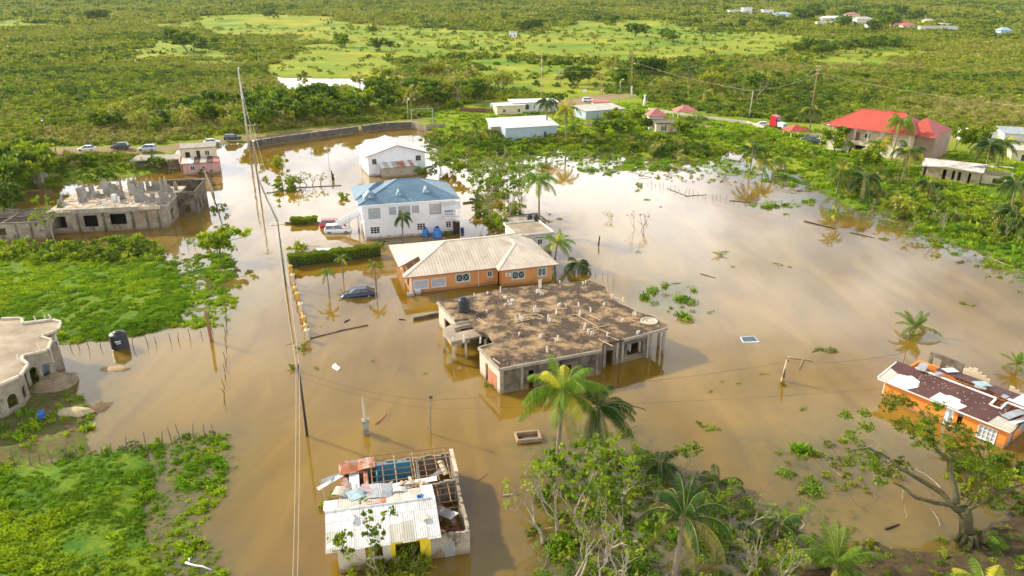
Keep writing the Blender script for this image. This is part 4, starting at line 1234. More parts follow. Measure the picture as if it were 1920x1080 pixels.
# ---- bottom ruin with torn white roof
SHEET_D = mat('dirty_white_sheet', (.80, .79, .77), (.62, .60, .56), .9, .5, .15, 8, pattern='corr', pc=.55, detail=10, stain=((.48, .40, .30), 1.1, .62))
def torn_roof_house():
    a = G(637, 1075); ang = rad(12.3); r = random.Random(9)
    h = empty('ruined_house', (a.x, a.y, 0), ang, 'small ruined block house with half its white sheet roof torn away', 'ruined house')
    R = rect_faces(0, 9.35, 0, 10.0); Hh = 2.45
    zt = 2.35
    m = MB()
    A = Fr((0, 0), (6.45, 0)); wall_open(m, A, -1, zt, [(1.9, 3.1, .9, 1.9), (3.9, 5.9, .2, 1.9)], .16, 0, 2.8)
    wall_open(m, Fr((0, 5.2), (0, 0)), -1, zt, [(1.5, 2.5, .8, 1.8)], .16, .16, .16)
    m.build('side_wall', mat('pale_render', (.62, .56, .42), (.48, .42, .28), .7, .9, .3, stain=((.3, .32, .16), .9, .58)), h)
    m = MB(); wall_open(m, Fr((3.65, 0), (6.5, 0)), -1, zt, [(.35, 2.1, .0, 1.85)], .16); m.build('yellow_wall', PT_yellow, h)
    m = MB(); m.box(3.6, 6.4, 1.2, 1.35, -1, 2.2); m.build('porch_back_wall', PT_yellow, h)
    m = MB()
    rag = lambda u: 1.75+.25*math.sin(u*2.1)+.12*math.sin(u*7)
    wall_open(m, Fr((6.5, 0.0), (9.35, 0.0)), -1, 1.8, [(1.0, 1.7, -1, 1.35)], .2, .0, 0, lambda u: 2.0+.05*math.sin(u*5))
    wall_open(m, Fr((9.35, 0), (9.35, 10)), -1, 2, (), .2, .21, .21, lambda u: 2.2+.12*math.sin(u*1.3)+.08*math.sin(u*6))
    m.build('block_wall', BLOCK, h)
    m = MB(); m.box(7.5, 8.2, -.03, -.004, -.8, 1.35); m.build('door_sheet', ZINC, h)
    m = MB()
    wall_open(m, Fr((9.1, 6.0), (0.1, 6.0)), -1, 2, [(1.2, 2, -1, 1.8), (5, 5.8, -1, 1.9)], .2, 0, 0, lambda u: 2.15+.1*math.sin(u*3))
    wall_open(m, Fr((6.6, 5.7), (6.6, .25)), -1, 2.1, [(2, 2.9, -1, 1.7)], .16)
    wall_open(m, Fr((6.3, 9.75), (6.3, 6.1)), -1, 2.0, (), .16)
    m.build('inner_wall', CONC, h)
    m = MB(); wall_open(m, Fr((9.35, 10.0), (0.3, 10.0)), -1, 2, (), .16, 0, 0, lambda u: 1.9+.1*math.sin(u*4))
    wall_open(m, Fr((.3, 9.8), (.3, 6.1)), -1, 1.9, (), .16); m.build('back_wall', BLOCK, h)
    m = MB(); m.box(3.1, 5.9, 9.6, 9.82, -.5, 1.85); m.box(3.0, 3.12, 7.6, 9.6, -.5, 1.5); m.build('blue_room_wall', PT_blue, h)
    m = MB(); m.box(4.6, 5.4, 7.4, 8.0, -.6, .5); m.box(4.6, 5.4, 7.5, 8.0, .5, .56); m.build('cupboard', FRAME, h)
    m = MB(); m.box(9.2, 9.5, 6.6, 9.9, 1.2, 2.35); m.build('pink_end_wall', mat('pale_pink_plaster', (.70, .55, .42), (.6, .45, .33), 1, .8), h)
    m = MB(); m.box(.1, 9.2, .2, 9.8, -.55, -.3); m.build('floor', mat('drowned_floor', (.12, .07, .035), (.06, .035, .02), .8, .8), h)
    # roof that is still on
    rz = 3.25; yr = 2.75
    zf = lambda y: rz-(yr-y)*.22; zb = lambda y: rz-(y-yr)*.24
    def strip(x0, x1, y0, y1, m_, t=.02, dz=0, name='roof_sheet'):
        q = MB(); zz = (lambda y: zf(y)) if y1 <= yr+.01 else (lambda y: zb(y))
        q.slab([(x0, y0, zz(y0)+dz), (x1, y0, zz(y0)+dz), (x1, y1, zz(y1)+dz), (x0, y1, zz(y1)+dz)], t)
        return q.build(name, m_, rf)
    m = MB()
    for y in (-.3, 1.2, 2.7, 4.0, 5.0): m.tube([(-.4, y, (zf(y) if y < yr else zb(y))-.07), (6.9, y, (zf(y) if y < yr else zb(y))-.07)], .045, 4)
    rf = m.build('roof', TIMBER, h)
    x = -.75; i = 0
    while x < 6.6:
        w_ = .88
        strip(x, x+w_+.04, 1.0+.1*math.sin(i*2.1), yr, SHEET_D, dz=.004*(i % 2))
        strip(x, x+w_+.04, -.65+.08*math.sin(i*3), 1.05+.1*math.sin(i*2.1), ROOF_GREY if i in (0, 5, 6) else SHEET_D if i % 3 else ROOF_WHITE, dz=-.012+.004*(i % 2))
        if i > 0: strip(x, x+w_+.04, yr, 4.9+.2*math.sin(i*1.7), ROOF_WHITE if i % 4 == 0 else ROOF_GREY, dz=.004*(i % 2))
        x += w_; i += 1
    strip(-.9, .1, 2.95, 4.5, SHEET_W, dz=.05)
    m = MB(); m.tube([(-.8, yr, rz+.03), (6.9, yr, rz+.03)], .07, 6); m.build('ridge_cap', SHEET_W, rf)
    q = MB(); q.slab([(2.2, 3.0, zb(3.0)+.04), (3.6, 3.0, zb(3.0)+.04), (3.6, 3.75, zb(3.75)+.04), (2.2, 3.6, zb(3.6)+.04)], .02); q.build('rusty_patch', RUST, rf)
    # blown sheets caught on the walls
    def loose(c, l, w_, rz_, m_, tilt=0, roll=0, curl=0, nm='loose_sheet'):
        q = MB(); sheet(q, c, l, w_, rz_, tilt, roll, curl); q.build(nm, m_, h)
    loose((1.1, 9.0, 2.35), 2.0, 1.4, .1, RUST, .1, .2, .1); loose((2.2, 9.2, 2.4), 1.6, 1.3, .05, RUST, -.1, .1, .1); loose((.7, 6.8, 2.2), .6, 1.8, .3, RUST, .1, .2); loose((7.4, 4.2, 1.0), 1.6, .7, .6, RUST, .3, .1)
    loose((-.2, 8.2, 2.3), 2.4, .35, .6, ZINC, .15, .3); loose((-.6, 7.7, 2.2), 2.2, .35, .55, SHEET_W, -.1, .2)
    loose((1.3, 7.3, 2.1), .8, 2.3, .03, SHEET_W, 0, .05); loose((2.2, 7.3, 2.15), .35, 2.4, .02, RUST)
    loose((.5, 7.2, 1.9), .5, 2.6, .06, RUST, .2); loose((.4, 5.2, 2.95), 1.3, .9, -.4, ROOF_GREY, .1, .1, .15)
    loose((1.5, 4.7, 3.0), 1.4, 1.1, .4, SHEET_B, .05, .1); loose((3.2, 4.6, 3.05), 1.9, 1.5, -.12, ZINC, .02, .1, .1); loose((2.4, 4.9, 3.15), 1.4, .7, -.5, mat('pink_sheet', (.6, .36, .36), (.5, .42, .42), 1.2, .5, pattern='corr'), .1)
    loose((4.7, 4.6, 2.95), 1.0, .5, -.1, SHEET_W, .1, .1, .1); loose((5.2, 5.8, 2.5), 5.0, .5, .03, SHEET_W, -.03, .15)
    loose((.9, 2.1, rz+.12), .7, .5, .9, SHEET_W, .1, .1, .1); loose((-.2, -.3, 2.75), .8, .4, .1, SHEET_W, 0, .1, .1); loose((6.3, 1.0, 2.95), .6, .4, .2, PT_cream, 0, .1, .1)
    loose((7.9, 2.9, 1.6), 2.8, .8, -1.1, ZINC, -.35, .2); loose((7.1, 1.7, .6), 2.4, .8, -.7, mat('brown_board', (.22, .12, .06), (.15, .08, .04), 2, .8), .25, .4); loose((8.6, 2.2, .9), 2.5, .35, -1.2, RUST, .4); loose((7.0, 1.0, .2), 2.2, .5, -.8, SHEET_W, .15)
    loose((8.4, 7.6, 2.2), .5, 1.6, .25, mat('cream_sheet', (.68, .56, .36), (.58, .46, .3), 1, .6, pattern='corr'), .1, .2, .1); loose((7.7, 7.1, 2.0), .4, 1.5, -.8, ZINC, .2)
    # bare roof timbers over the back rooms
    for y in (6.6, 7.3, 8.0, 8.7, 9.4, 10.0): 
        q = MB(); q.tube([(2.6 if y < 9.2 else 1.8, y, 2.22+.03*y), (9.2+.3*math.sin(y*3), y+.05, 2.25+.02*y)], .04, 4); q.build('beam', TIMBER if int(y*10) % 3 else TIMBER_P, h)
    for x in (2.7, 3.6, 4.6, 5.9, 6.1, 7.0, 7.9, 8.8):
        q = MB(); q.tube([(x, 6.0, 2.3), (x-.05, 10.25+.2*math.sin(x*5), 2.42)], .045, 4); q.build('beam', TIMBER_P if x in (6.1, 4.6) else TIMBER, h)
    for y in (2.8, 3.6, 4.5, 5.3): q = MB(); q.tube([(6.7, y, 2.0), (9.2, y+.1, 1.95)], .05, 4); q.build('beam', TIMBER, h)
    for x in (7.6, 8.5): q = MB(); q.tube([(x, 3.6, 1.95), (x, 5.9, 2.1)], .04, 4); q.build('beam', TIMBER, h)
    q = MB(); debris_lot(q, 42, 6.9, 9.0, .5, 5.5, -.1, r); debris_lot(q, 50, .5, 9, 6.3, 9.5, .0, r); q.build('fallen_timber', TIMBER, h)
    q = MB(); debris_lot(q, 30, .2, 6.6, 5.0, 6.2, 2.4, r, .9, .12); q.build('rubble', mat('plaster_rubble', (.62, .50, .36), (.42, .3, .2), 2, .9), h)
    q = MB(); q.tube([(-1.3, 8.2, 2.0), (-.75, 6.4, -.3)], .05, 5); q.tube([(-1.3, 8.2, 2.0), (-.3, 8.1, 2.0)], .04, 5); q.tube([(-.8, 6.4, .6), (.3, 6.4, .6)], .05, 5); q.build('fence_frame', TIMBER_P, h)
    q = MB()
    for i in range(26): leaf(q, Vector((6.1+r.gauss(0, .12), 2.95+r.gauss(0, .1), 3.3+r.random()*.12)), .14, r)
    b = q.build('plastic_bag', TARP); b.location = h.location; b.rotation_euler = h.rotation_euler; tag(b, 'crumpled blue plastic bag on the torn white roof', 'bag')
    return h
torn_roof_house()

# ---- orange house with rusted brown roof, right edge
def rust_roof_house():
    z = 2.35; r = random.Random(12)
    o = G(1652, 745)
    h = empty('long_house', (o.x, o.y, 0), 0, 'long bright orange house under a rusted brown roof patched with white sheets', 'house')
    def W(px, py, zz=z): p = G(px, py, zz)-h.location; return Vector((p.x, p.y, zz))
    a, b = W(1652, 745, 0), W(1880, 842, 0)
    f = Fr(a[:2], b[:2]); L = f.L
    far = f.P(L, 0, -7.2); back = f.P(0, 0, -7.2)
    m = MB(); wall_open(m, f, -1, 2.0, [(L*.53, L*.6, -1, 1.75), (L*.63, L*.67, -1, 1.7), (L*.80, L*.93, .15, 1.5)], .2, 0, .2)
    e = Fr(b[:2], far[:2]); wall_open(m, e, -1, 2.0, [(1.0, 1.9, -1, 1.7), (3.2, 4.8, .4, 1.5)], .2, 0, .2)
    wall_open(m, Fr(far[:2], back[:2]), -1, 2.0, (), .2, 0, 0)
    wall_open(m, Fr(back[:2], a[:2]), -1, 2.0, (), .2, .2, .2)
    m.build('wall', PT_bright, h)
    m = MB(); f.hexa(m, .0, .14, -1, 2.0, .003, .03); m.build('corner_strip', PT_cream, h)
    wn = window(h, f, L*.80, L*.93, .15, 1.5, FRAME, GLASS_P, 3, 2, .04)
    window(h, e, 3.2, 4.8, .4, 1.5, FRAME_B, GLASS_P, 1, 1)
    m = MB(); f.hexa(m, L*.53, L*.6, -1, 1.75, -.19, -.08); f.hexa(m, L*.535, L*.565, -1, 1.7, .01, .04); m.build('door', FRAME, h)
    m = MB(); e.hexa(m, 1.0, 1.9, -1, 1.7, -.18, -.1); m.build('door', FRAME_B, h)
    # roof planes: front slope rises from the eave to the cream ridge strip
    n = f.n
    def RP(u, d, dz=0):      # d metres in from the eave line
        zz = 2.12+(.17*min(d, 3.9) if d <= 3.9 else .66-.12*(d-3.9))+dz
        p = f.P(u, 0, .45-d); return Vector((p.x, p.y, zz))
    rf = MB(); u0, u1 = -.6, L+.5
    uh0, uh1, dh0, dh1 = L*.775, L*.855, 2.6, 3.8
    def pan(mb, ua, ub, da, db, dz=0, t=.05): mb.slab([RP(ua, da, dz), RP(ub, da, dz), RP(ub, db, dz), RP(ua, db, dz)], t)
    pan(rf, u0, uh0, 0, 3.9); pan(rf, uh0+.001, uh1, 0, dh0); pan(rf, uh1+.001, u1-1.6, 0, 3.9)
    pan(rf, u1-1.599, u1, 0, 2.4)
    ro = rf.build('roof', ROOF_BROWN, h)
    r2 = MB(); pan(r2, 2.4, 6.6, 5.6, 7.4); pan(r2, 7.2, 10.2, 5.4, 7.4); pan(r2, 7.6, 9.2, 5.2, 7.3, .03); r2.build('back_roof', ROOF_BROWN, ro)
    r3 = MB(); pan(r3, 9.6, L+.6, 4.5, 7.6, .06); r3.build('white_back_roof', SHEET_W, ro)
    def patch(lst, m_, dz=.03):
        for q in lst:
            s = MB(); s.slab([RP(u, d, dz) for u, d in q], .02); s.build('patch_sheet', m_, ro)
    patch([[(.45, .0), (2.3, .0), (2.9, 1.0), (2.6, 2.0), (1.6, 2.4), (1.3, 2.1), (.6, 1.9)]], SHEET_W)
    patch([[(-.6, .0), (.44, .0), (.6, 1.8), (-.6, 2.4)]], ROOF_GREY)
    patch([[(L*.40, .1), (L*.63, .1), (L*.66, 1.1), (L*.60, 1.2), (L*.585, 1.7), (L*.50, 1.75), (L*.47, 1.5), (L*.42, 1.6)]], SHEET_W)
    patch([[(L*.86, .0), (L+.4, .0), (L+.4, 1.4), (L*.88, 1.5)]], ROOF_GREY, .035)
    # ridge strip, hole frame
    rs = MB()
    def bar(p, q, w_=.1, hh=.07):
        d = (q-p); fr = Fr(p[:2], q[:2]); up = Vector((0, 0, hh)); s = fr.n*w_
        rs.hexa([p-s, p+s, q+s, q-s, p-s+up, p+s+up, q+s+up, q-s+up])
    bar(RP(1.2, 3.9, .01), RP(uh0, 3.9, .01), .13); bar(RP(uh1, 3.9, .01), RP(L, 3.9, .01), .13)
    bar(RP(uh0, dh0, .01), RP(uh0, 3.75, .01)); bar(RP(uh1, dh0, .01), RP(uh1, 3.75, .01)); bar(RP(uh0+.1, dh0, .02), RP(uh1-.1, dh0, .02))
    bar(RP(-.6, .1, .01), RP(-.6, 3.6, .01), .06); bar(RP(-.5, -.03, -.08), RP(L+.3, -.03, -.08), .05, .1)
    rs.build('ridge_strip', PT_white2, ro)
    bm = MB()
    for k in range(30):
        u = 1.0+k*.42
        bm.tube([RP(u, 3.7, -.12), RP(u, 5.8, -.12)], .035, 4)
    for d in (4.3, 5.0): bm.tube([RP(.8, d, -.08), RP(L, d, -.08)], .04, 4)
    for k in range(4): bm.tube([RP(uh0+.1+k*.25, dh0, -.1), RP(uh0+.1+k*.25, 3.8, -.1)], .03, 4)
    bm.build('rafters', TIMBER, ro)
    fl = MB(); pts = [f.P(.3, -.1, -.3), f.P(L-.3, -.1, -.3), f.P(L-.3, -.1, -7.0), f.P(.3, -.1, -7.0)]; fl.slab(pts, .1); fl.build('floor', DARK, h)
    for (u, d, l, w_, rz, m_, tl, cu) in ((1.6, 4.6, 2.6, .8, .9, ZINC, .1, .25), (3.4, 4.2, 1.2, .5, .3, ZINC, .1, .2), (3.4, 6.6, 1.4, .9, .2, SHEET_W, .05, 0), (6.6, 6.0, 1.5, 1.0, .1, SHEET_B, .05, .05), (6.9, 4.8, 1.0, 1.0, .9, ZINC, .3, .15), (9.1, 4.9, .8, .5, .4, ZINC, .1, .15), (10.6, 4.5, 2.4, .5, -.9, SHEET_W, .05, 0), (L-.4, 2.5, 3.0, .8, .45, ZINC, .05, .1), (L+.2, 1.8, 2.6, .5, .5, SHEET_W, .1, 0)):
        s = MB(); p = RP(u, d, .14); sheet(s, p, l, w_, rz, tl, 0, cu); s.build('loose_sheet', m_, h)
    s = MB()
    for k in range(60):
        u = r.uniform(2, L-1); d = r.uniform(.5, 3.6); p = RP(u, d, .012); s.obox(p, (r.uniform(.05, .16), .05, .012), rad(-56))
    s.build('pale_flecks', SHEET_W, ro)
    # ruined block wall behind
    bw = empty('ruined_block_wall', (h.location.x, h.location.y, 0), 0, 'broken cream block wall standing in pieces behind the brown-roofed house', 'wall')
    q0, q1 = f.P(.6, 0, -8.4), f.P(L+3, 0, -8.4); g = Fr(q0[:2], q1[:2])
    for u0, u1, top in ((3.2, 5.7, lambda u: 2.7-.5*abs(u-1)), (7.5, 9.6, lambda u: 2.0+.2*math.sin(u*5)), (10.1, 12.0, lambda u: 1.9-.25*(u-1)), (12.6, 15.5, lambda u: 1.7+.2*math.sin(u*3))):
        gg = Fr(g.P(u0, 0)[:2], g.P(u1, 0)[:2]); m = MB(); wall_open(m, gg, -1, 2, (), .2, 0, 0, top); m.build('wall_piece', BLOCK_C, bw)
        rb = MB()
        for k in range(5): p = gg.P(gg.L*(k+.5)/5, 1.5, -.1); rb.tube([p, p+Vector((r.uniform(-.05, .05), 0, 1.3))], .018, 4)
        rb.build('rebar', TIMBER, bw)
    m = MB(); gg = Fr(g.P(-.2, 0)[:2], g.P(3.1, 0)[:2]); wall_open(m, gg, -1, 2.7, [(.3, 1.2, -1, 2.3), (1.6, 2.8, -.2, 1.9)], .3, 0, 0); m.build('gate_frame', CONC_D, bw)
    return h
rust_roof_house()

# ---- two-storey concrete ruin, left
def left_ruin():
    a = G(103, 438); b = G(316, 428); r = random.Random(21)
    ang = math.atan2(b.y-a.y, b.x-a.x); L = (b-a).length
    h = empty('concrete_ruin', (a.x, a.y, 0), ang, 'roofless grey concrete building with broken upper columns and rubble-strewn floor', 'ruined building')
    D, z = 14.0, 3.7
    R = rect_faces(0, L, 0, D)
    m = MB(); rect_walls(m, R, -1, z, {'f': [(.3, 2.2, .9, 2.9), (5.0, 7.2, .9, 2.9), (9.2, 11.8, 1.1, 3.0)], 'r': [(3, 4.2, .5, 2.5), (8, 9.5, .5, 2.5)]}, .25)
    m.build('wall', BLOCK, h)
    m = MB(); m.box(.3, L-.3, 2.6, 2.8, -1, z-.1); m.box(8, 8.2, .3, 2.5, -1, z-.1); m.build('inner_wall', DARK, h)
    for u in (3.9, 8.0, 12.6, 14.9, 16.8, L-.35):
        if u+.4 > L: continue
        m = MB(); R['f'].hexa(m, u, u+.4, -1, z, .004, .12); m.build('pilaster', CONC_D, h)
    for u0, u1 in ((12.95, 14.7), (15.6, 16.7)):
        m = MB(); R['f'].hexa(m, u0+.15, u1-.15, 1.4, 2.8, .004, .03); m.build('filled_window', mat('pink_block', (.42, .28, .20), (.34, .22, .15), 1, .9, pattern='brick'), h)
    m = MB(); m.box(-.3, L+.2, -.35, D+.2, z+.003, z+.28); fl = m.build('upper_floor', RUBBLE_M, h)
    m = MB(); m.box(2.2, L+.25, -.45, -.355, z-.25, z+.5); m.build('floor_edge_beam', CONC, h)
    m = MB(); m.slab([(-.2, -.9, z+.2), (3.6, -.9, z+.2), (3.6, -.1, z+.42), (-.2, -.1, z+.42)], .1); m.slab([(14.2, -1.0, z+.15), (L-.5, -1.0, z+.15), (L-.5, -.46, z+.5), (14.2, -.46, z+.5)], .1); m.build('canopy_slab', SLAB_L, h)
    zz = z+.285
    walls = [((12.6, 3.2), (14.6, 3.6), 2.6), ((14.8, 3.4), (17.6, 3.6), 2.4), ((13.2, 6.8), (13.2, 3.8), 2.3), ((4.0, 8.2), (6.8, 8.6), 2.9), ((1.6, 8.0), (3.8, 8.2), 2.2), ((7.2, 8.0), (9.0, 8.4), 1.8), ((.2, 5.2), (.2, 3.0), 1.6), ((9.4, 4.6), (10.0, 6.5), 1.4), ((L, 1.0), (L, 7), 1.7), ((16.8, 1.0), (L-.1, 1.1), 1.3), ((3.2, 4.2), (4.2, 5.4), 1.5), ((6.0, 10.6), (8.4, 10.9), 2.0), ((9.6, 10.9), (12.0, 11.2), 1.7), ((12.6, 11.4), (14.8, 11.6), 1.9), ((5.2, 6.4), (5.4, 8.2), 1.6), ((10.6, 8.4), (12.6, 8.6), 1.9), ((1.0, 10.4), (3.6, 10.6), 2.2), ((15.4, 9.2), (17.4, 9.4), 2.1)]
    for p, q, hh in walls:
        f = Fr(p, q); m = MB(); sl = r.choice((-1, 1))*r.uniform(.3, 1.1)
        wall_open(m, f, zz, zz+hh, [(f.L*.4, f.L*.65, zz+.5, zz+1.4)] if f.L > 2.5 else (), .16, 0, 0, lambda u, hh=hh, f=f, sl=sl: zz+hh*max(.12, .68+sl*(u/f.L-.5)+.16*math.sin(u*3.1+hh*5))); m.build('broken_wall', mat('grey_block', (.38, .36, .32), (.22, .195, .16), .8, .92, .4, 9, pattern='brick', pc=.75), h)
    cols = [(7.9, 11.5, 2.4), (9.4, 12, 2.2), (10.2, 11.8, 2.4), (11.3, 12.2, 2.0), (12.4, 12, 2.2), (13.2, 12.5, 2.0), (14.7, 12, 2.3), (15.5, 9.5, 2.6), (16.3, 9.4, 3.0), (6.4, 11, 2.2), (5.2, 11, 1.9), (10.4, 8.6, 3.0), (10.9, 8.5, 2.6), (17.5, 11, 1.6), (2.6, 8.6, 2.4)]
    for x, y, hh in cols:
        wd = r.uniform(.14, .34); m = MB(); m.box(x-wd, x+wd, y-.16, y+.16, zz, zz+hh*.8); m.box(x-wd*.5, x+wd*.6, y-.15, y+.15, zz+hh*.8, zz+hh); c = m.build('column', CONC, h)
        m = MB()
        for k in range(3): m.tube([(x-.08+.08*k, y, zz+hh), (x-.08+.08*k+r.uniform(-.1, .1), y, zz+hh+.5)], .02, 4)
        m.build('rebar', TIMBER, c)
    m = MB(); m.box(14.2, 20.5, 12.8, 13.1, zz+1.4, zz+1.6) ; m.box(20.2, 20.5, 7, 12.7, zz-.2, zz+1.6) if False else None; m.build('roof_beam', CONC_D, h)
    m = MB(); debris_lot(m, 60, .5, 17.5, 1, 11, zz, r, 2.6, .08); m.build('fallen_timber', TIMBER_P, h)
    m = MB()
    for _ in range(170):
        x, y = r.uniform(3, 17), r.uniform(.5, 10); s = r.uniform(.08, .4); m.obox((x, y, zz+s*.2), (s*1.5, s, s*.5), r.uniform(0, PI), r.uniform(-.3, .3), r.uniform(-.3, .3))
    m.build('rubble', mat('pale_rubble', (.72, .66, .56), (.5, .43, .33), 1.5, .95), h)
    m = MB(); m.box(8.6, 9.3, 4.2, 4.9, zz, zz+1.3); m.box(9.8, 10.1, 3.4, 3.7, zz, zz+1.1); m.box(7.4, 8.0, 3.0, 3.2, zz, zz+.9); m.build('white_fitting', SHEET_W, h)
    # rear wing of stained concrete on the right
    m = MB(); wall_open(m, Fr((L+.05, 7.5), (L+3.2, 8.0)), -1, 4.4, [(1, 2, .5, 2)], .2); wall_open(m, Fr((L+3.2, 8.0), (L+3.0, 17)), -1, 4.4, [(2, 3, .6, 2.2), (5, 6, .6, 2.2)], .2, .2); wall_open(m, Fr((L+3.0, 17), (13, 16.6)), -1, 4.4, (), .2, .2); m.box(13.5, L+3.1, 16.2, 17.4, 4.41, 4.65); m.build('rear_wing', CONC_D, h)
    # lower wing to the left
    q = G(-60, 455); w = empty('roofless_annex', (q.x, q.y, 0), ang*.8, 'roofless single-storey block building joined to the left of the grey ruin', 'ruined building')
    Lw = (a-q).length; Rw = rect_faces(0, Lw-.3, 0, 8.5)
    m = MB(); rect_walls(m, Rw, -1, 2.9, {'f': [(Lw*.4, Lw*.5, .9, 2.2)]}, .25); m.build('wall', BLOCK, w)
    m = MB(); rect_walls(m, rect_faces(-.1, Lw-.2, -.1, 8.6), 2.903, 3.12, {}, .4); m.box(Lw*.45, Lw*.45+.3, .35, 8.1, 2.903, 3.1); m.box(.5, Lw-.8, 4.2, 4.5, 2.6, 2.9); m.build('ring_beam', CONC_D, w)
    for u in (Lw*.35, Lw*.62, Lw*.8):
        m = MB(); Rw['f'].hexa(m, u, u+.35, -1, 2.9, .004, .1); m.build('pilaster', CONC_D, w)
left_ruin()

# ---- arched concrete house, far left
def arched_house():
    z = 3.9; r = random.Random(3)
    o = G(60, 797)
    h = empty('arched_house', (o.x, o.y, 0), 0, 'unfinished concrete house with arched porch, pale flat roof and round steps', 'unfinished house')
    def W(px, py, zz=z): p = G(px, py, zz)-h.location; return Vector((p.x, p.y, zz))
    out = [(-330, 640), (-200, 600), (0, 600), (38, 599), (41, 609), (95, 602), (112, 606), (107, 620), (84, 629), (72, 633), (94, 640), (88, 657), (66, 663), (42, 668), (38, 676), (50, 686), (36, 706), (0, 722), (-60, 740), (-330, 780)]
    P = [W(*p)[:2] for p in out]
    m = MB(); m.prism(P, z-.25, z); m.build('roof', SLAB_L, h)
    e = MB()
    for i in range(2, len(P)-3):
        a, b = P[i], P[i+1]; f = Fr(b, a) ; f.hexa(e, .0, f.L-.12, z+.002, z+.24, .0, .26)
    e.build('roof_kerb', CONC_P, h)
    def awall(pa, pb, arch=None, low=None, mt=BLOCK, z1=z-.255, z0=-.6):
        """panel with an arched opening (u0,u1,spring,sill)"""
        f = Fr(pa, pb); m = MB()
        if not arch: wall_open(m, f, z0, z1, (), .2); return f, m
        u0, u1, sp, si = arch; rr = (u1-u0)/2; n = 8
        f.hexa(m, 0, u0, z0, z1, -.2, 0); f.hexa(m, u1, f.L, z0, z1, -.2, 0)
        if si > z0: f.hexa(m, u0, u1, z0, si, -.18, -.02)
        for k in range(n):
            a0, a1 = PI-PI*k/n, PI-PI*(k+1)/n
            ua, ub = u0+rr+rr*math.cos(a0), u0+rr+rr*math.cos(a1); za, zb = sp+rr*math.sin(a0), sp+rr*math.sin(a1)
            q = [f.P(ua, za, 0), f.P(ub, zb, 0), f.P(ub, z1, 0), f.P(ua, z1, 0)]; p2 = [x-f.n*.2 for x in q]
            m.add(q+p2, [(0, 1, 2, 3), (7, 6, 5, 4), (0, 4, 5, 1)])
        return f, m
    # walls from the lower left corner round to the right end
    c = [W(-60, 742)[:2], W(2, 720)[:2], W(33, 704)[:2], W(46, 686)[:2]]
    def ins(p, d=.35): return (p[0]-d, p[1]+.1)
    A, B, C, Dp = [ins(p) for p in c]
    for (p, q, ar) in ((A, B, (.5, 1.6, 1.6, -.6)), (B, C, None), (C, Dp, None)):
        f = Fr(p, q)
        if p is A: ar = (f.L*.2, f.L*.75, 1.5, .9)
        elif p is B: ar = (f.L*.18, f.L*.82, 1.7, .9)
        else: ar = (f.L*.25, f.L*.8, 1.6, .8)
        f, m = awall(p, q, ar); m.build('arched_wall', BLOCK, h)
    # porch: columns with two arches and a pale-blue glazed door behind
    pc = [W(40, 672)[:2], W(64, 664)[:2], W(86, 657)[:2]]
    pp = [(x-.1, y+.3) for x, y in pc]
    for p, q in zip(pp, pp[1:]):
        f = Fr(p, q); f, m = awall(p, q, (.22, f.L-.22, 2.1, -.6)); m.build('porch_arch', CONC, h)
    for x, y in pp:
        m = MB(); m.lathe(x, y-.05, [(.2, -.5), (.2, .2), (.13, .3), (.12, 2.0), (.2, 2.15), (.2, 2.3)], 10); m.build('column', CONC, h)
    bx0, by0 = pp[0][0]-1.0, pp[0][1]+2.6; bx1, by1 = pp[2][0]-.4, pp[2][1]+2.4
    f, m = awall((bx0, by0), (bx1, by1)); m.build('porch_back_wall', BLOCK, h)
    for u in (.6, 2.1):
        if u+1.1 < f.L:
            g = MB(); pts = [f.P(u, .3, .03), f.P(u+1, .3, .03), f.P(u+1, 2.2, .03)]+[f.P(u+.5+.5*math.cos(PI*k/6), 2.2+.5*math.sin(PI*k/6), .03) for k in range(1, 6)]+[f.P(u, 2.2, .03)]
            g.add(pts+[p+f.n*.04 for p in pts], [tuple(range(len(pts), 2*len(pts))), tuple(range(len(pts)-1, -1, -1))]); g.build('arched_door', mat('pale_blue_panel', (.45, .58, .66), (.38, .5, .6), 1, .4), h)
    # right end walls with white windows
    e0, e1, e2 = W(86, 655)[:2], W(105, 621)[:2], W(110, 607)[:2]
    q0, q1, q2 = (e0[0]-.25, e0[1]+.3), (e1[0]-.4, e1[1]), (e2[0]-.4, e2[1]-.3)
    for p, q in ((q0, q1), (q1, q2)):
        f = Fr(p, q); u0 = f.L*.5-.5; m = MB(); wall_open(m, f, -.6, z-.255, [(u0, u0+1.0, 1.5, 2.9)], .2); m.build('end_wall', BLOCK, h); window(h, f, u0, u0+1.0, 1.5, 2.9, FRAME, GLASS, 1, 2, .08)
    m = MB(); wall_open(m, Fr(q2, (q2[0]-9, q2[1]+.8)), -.6, z-.255, (), .2); m.build('rear_wall', BLOCK, h)
    # fan of round steps
    s0 = G(104, 722); s0 = s0-h.location
    st = MB(); n = 6
    for k in range(n):
        rr = 2.45-.33*k; zt = .25+.16*(k+1); vs = []
        for j in range(17):
            an = rad(-118)+rad(168)*j/16; vs.append((s0.x-.5+rr*math.cos(an), s0.y+.2+rr*math.sin(an)))
        st.prism(vs, -.3, zt)
    st.build('round_steps', mat('step_concrete', (.40, .31, .19), (.22, .16, .09), 1, .9, .4), h)
    for px, py in ((72, 604), (88, 600), (100, 600), (104, 622), (55, 658), (80, 660), (38, 680)):
        p = W(px, py); m = MB(); m.tube([(p.x-.2, p.y, z+.2), (p.x-.2+r.uniform(-.3, .3), p.y+r.uniform(-.2, .2), z+r.uniform(.5, 1.0))], .06, 5); m.build('column_stub', PVC, h)
arched_house()
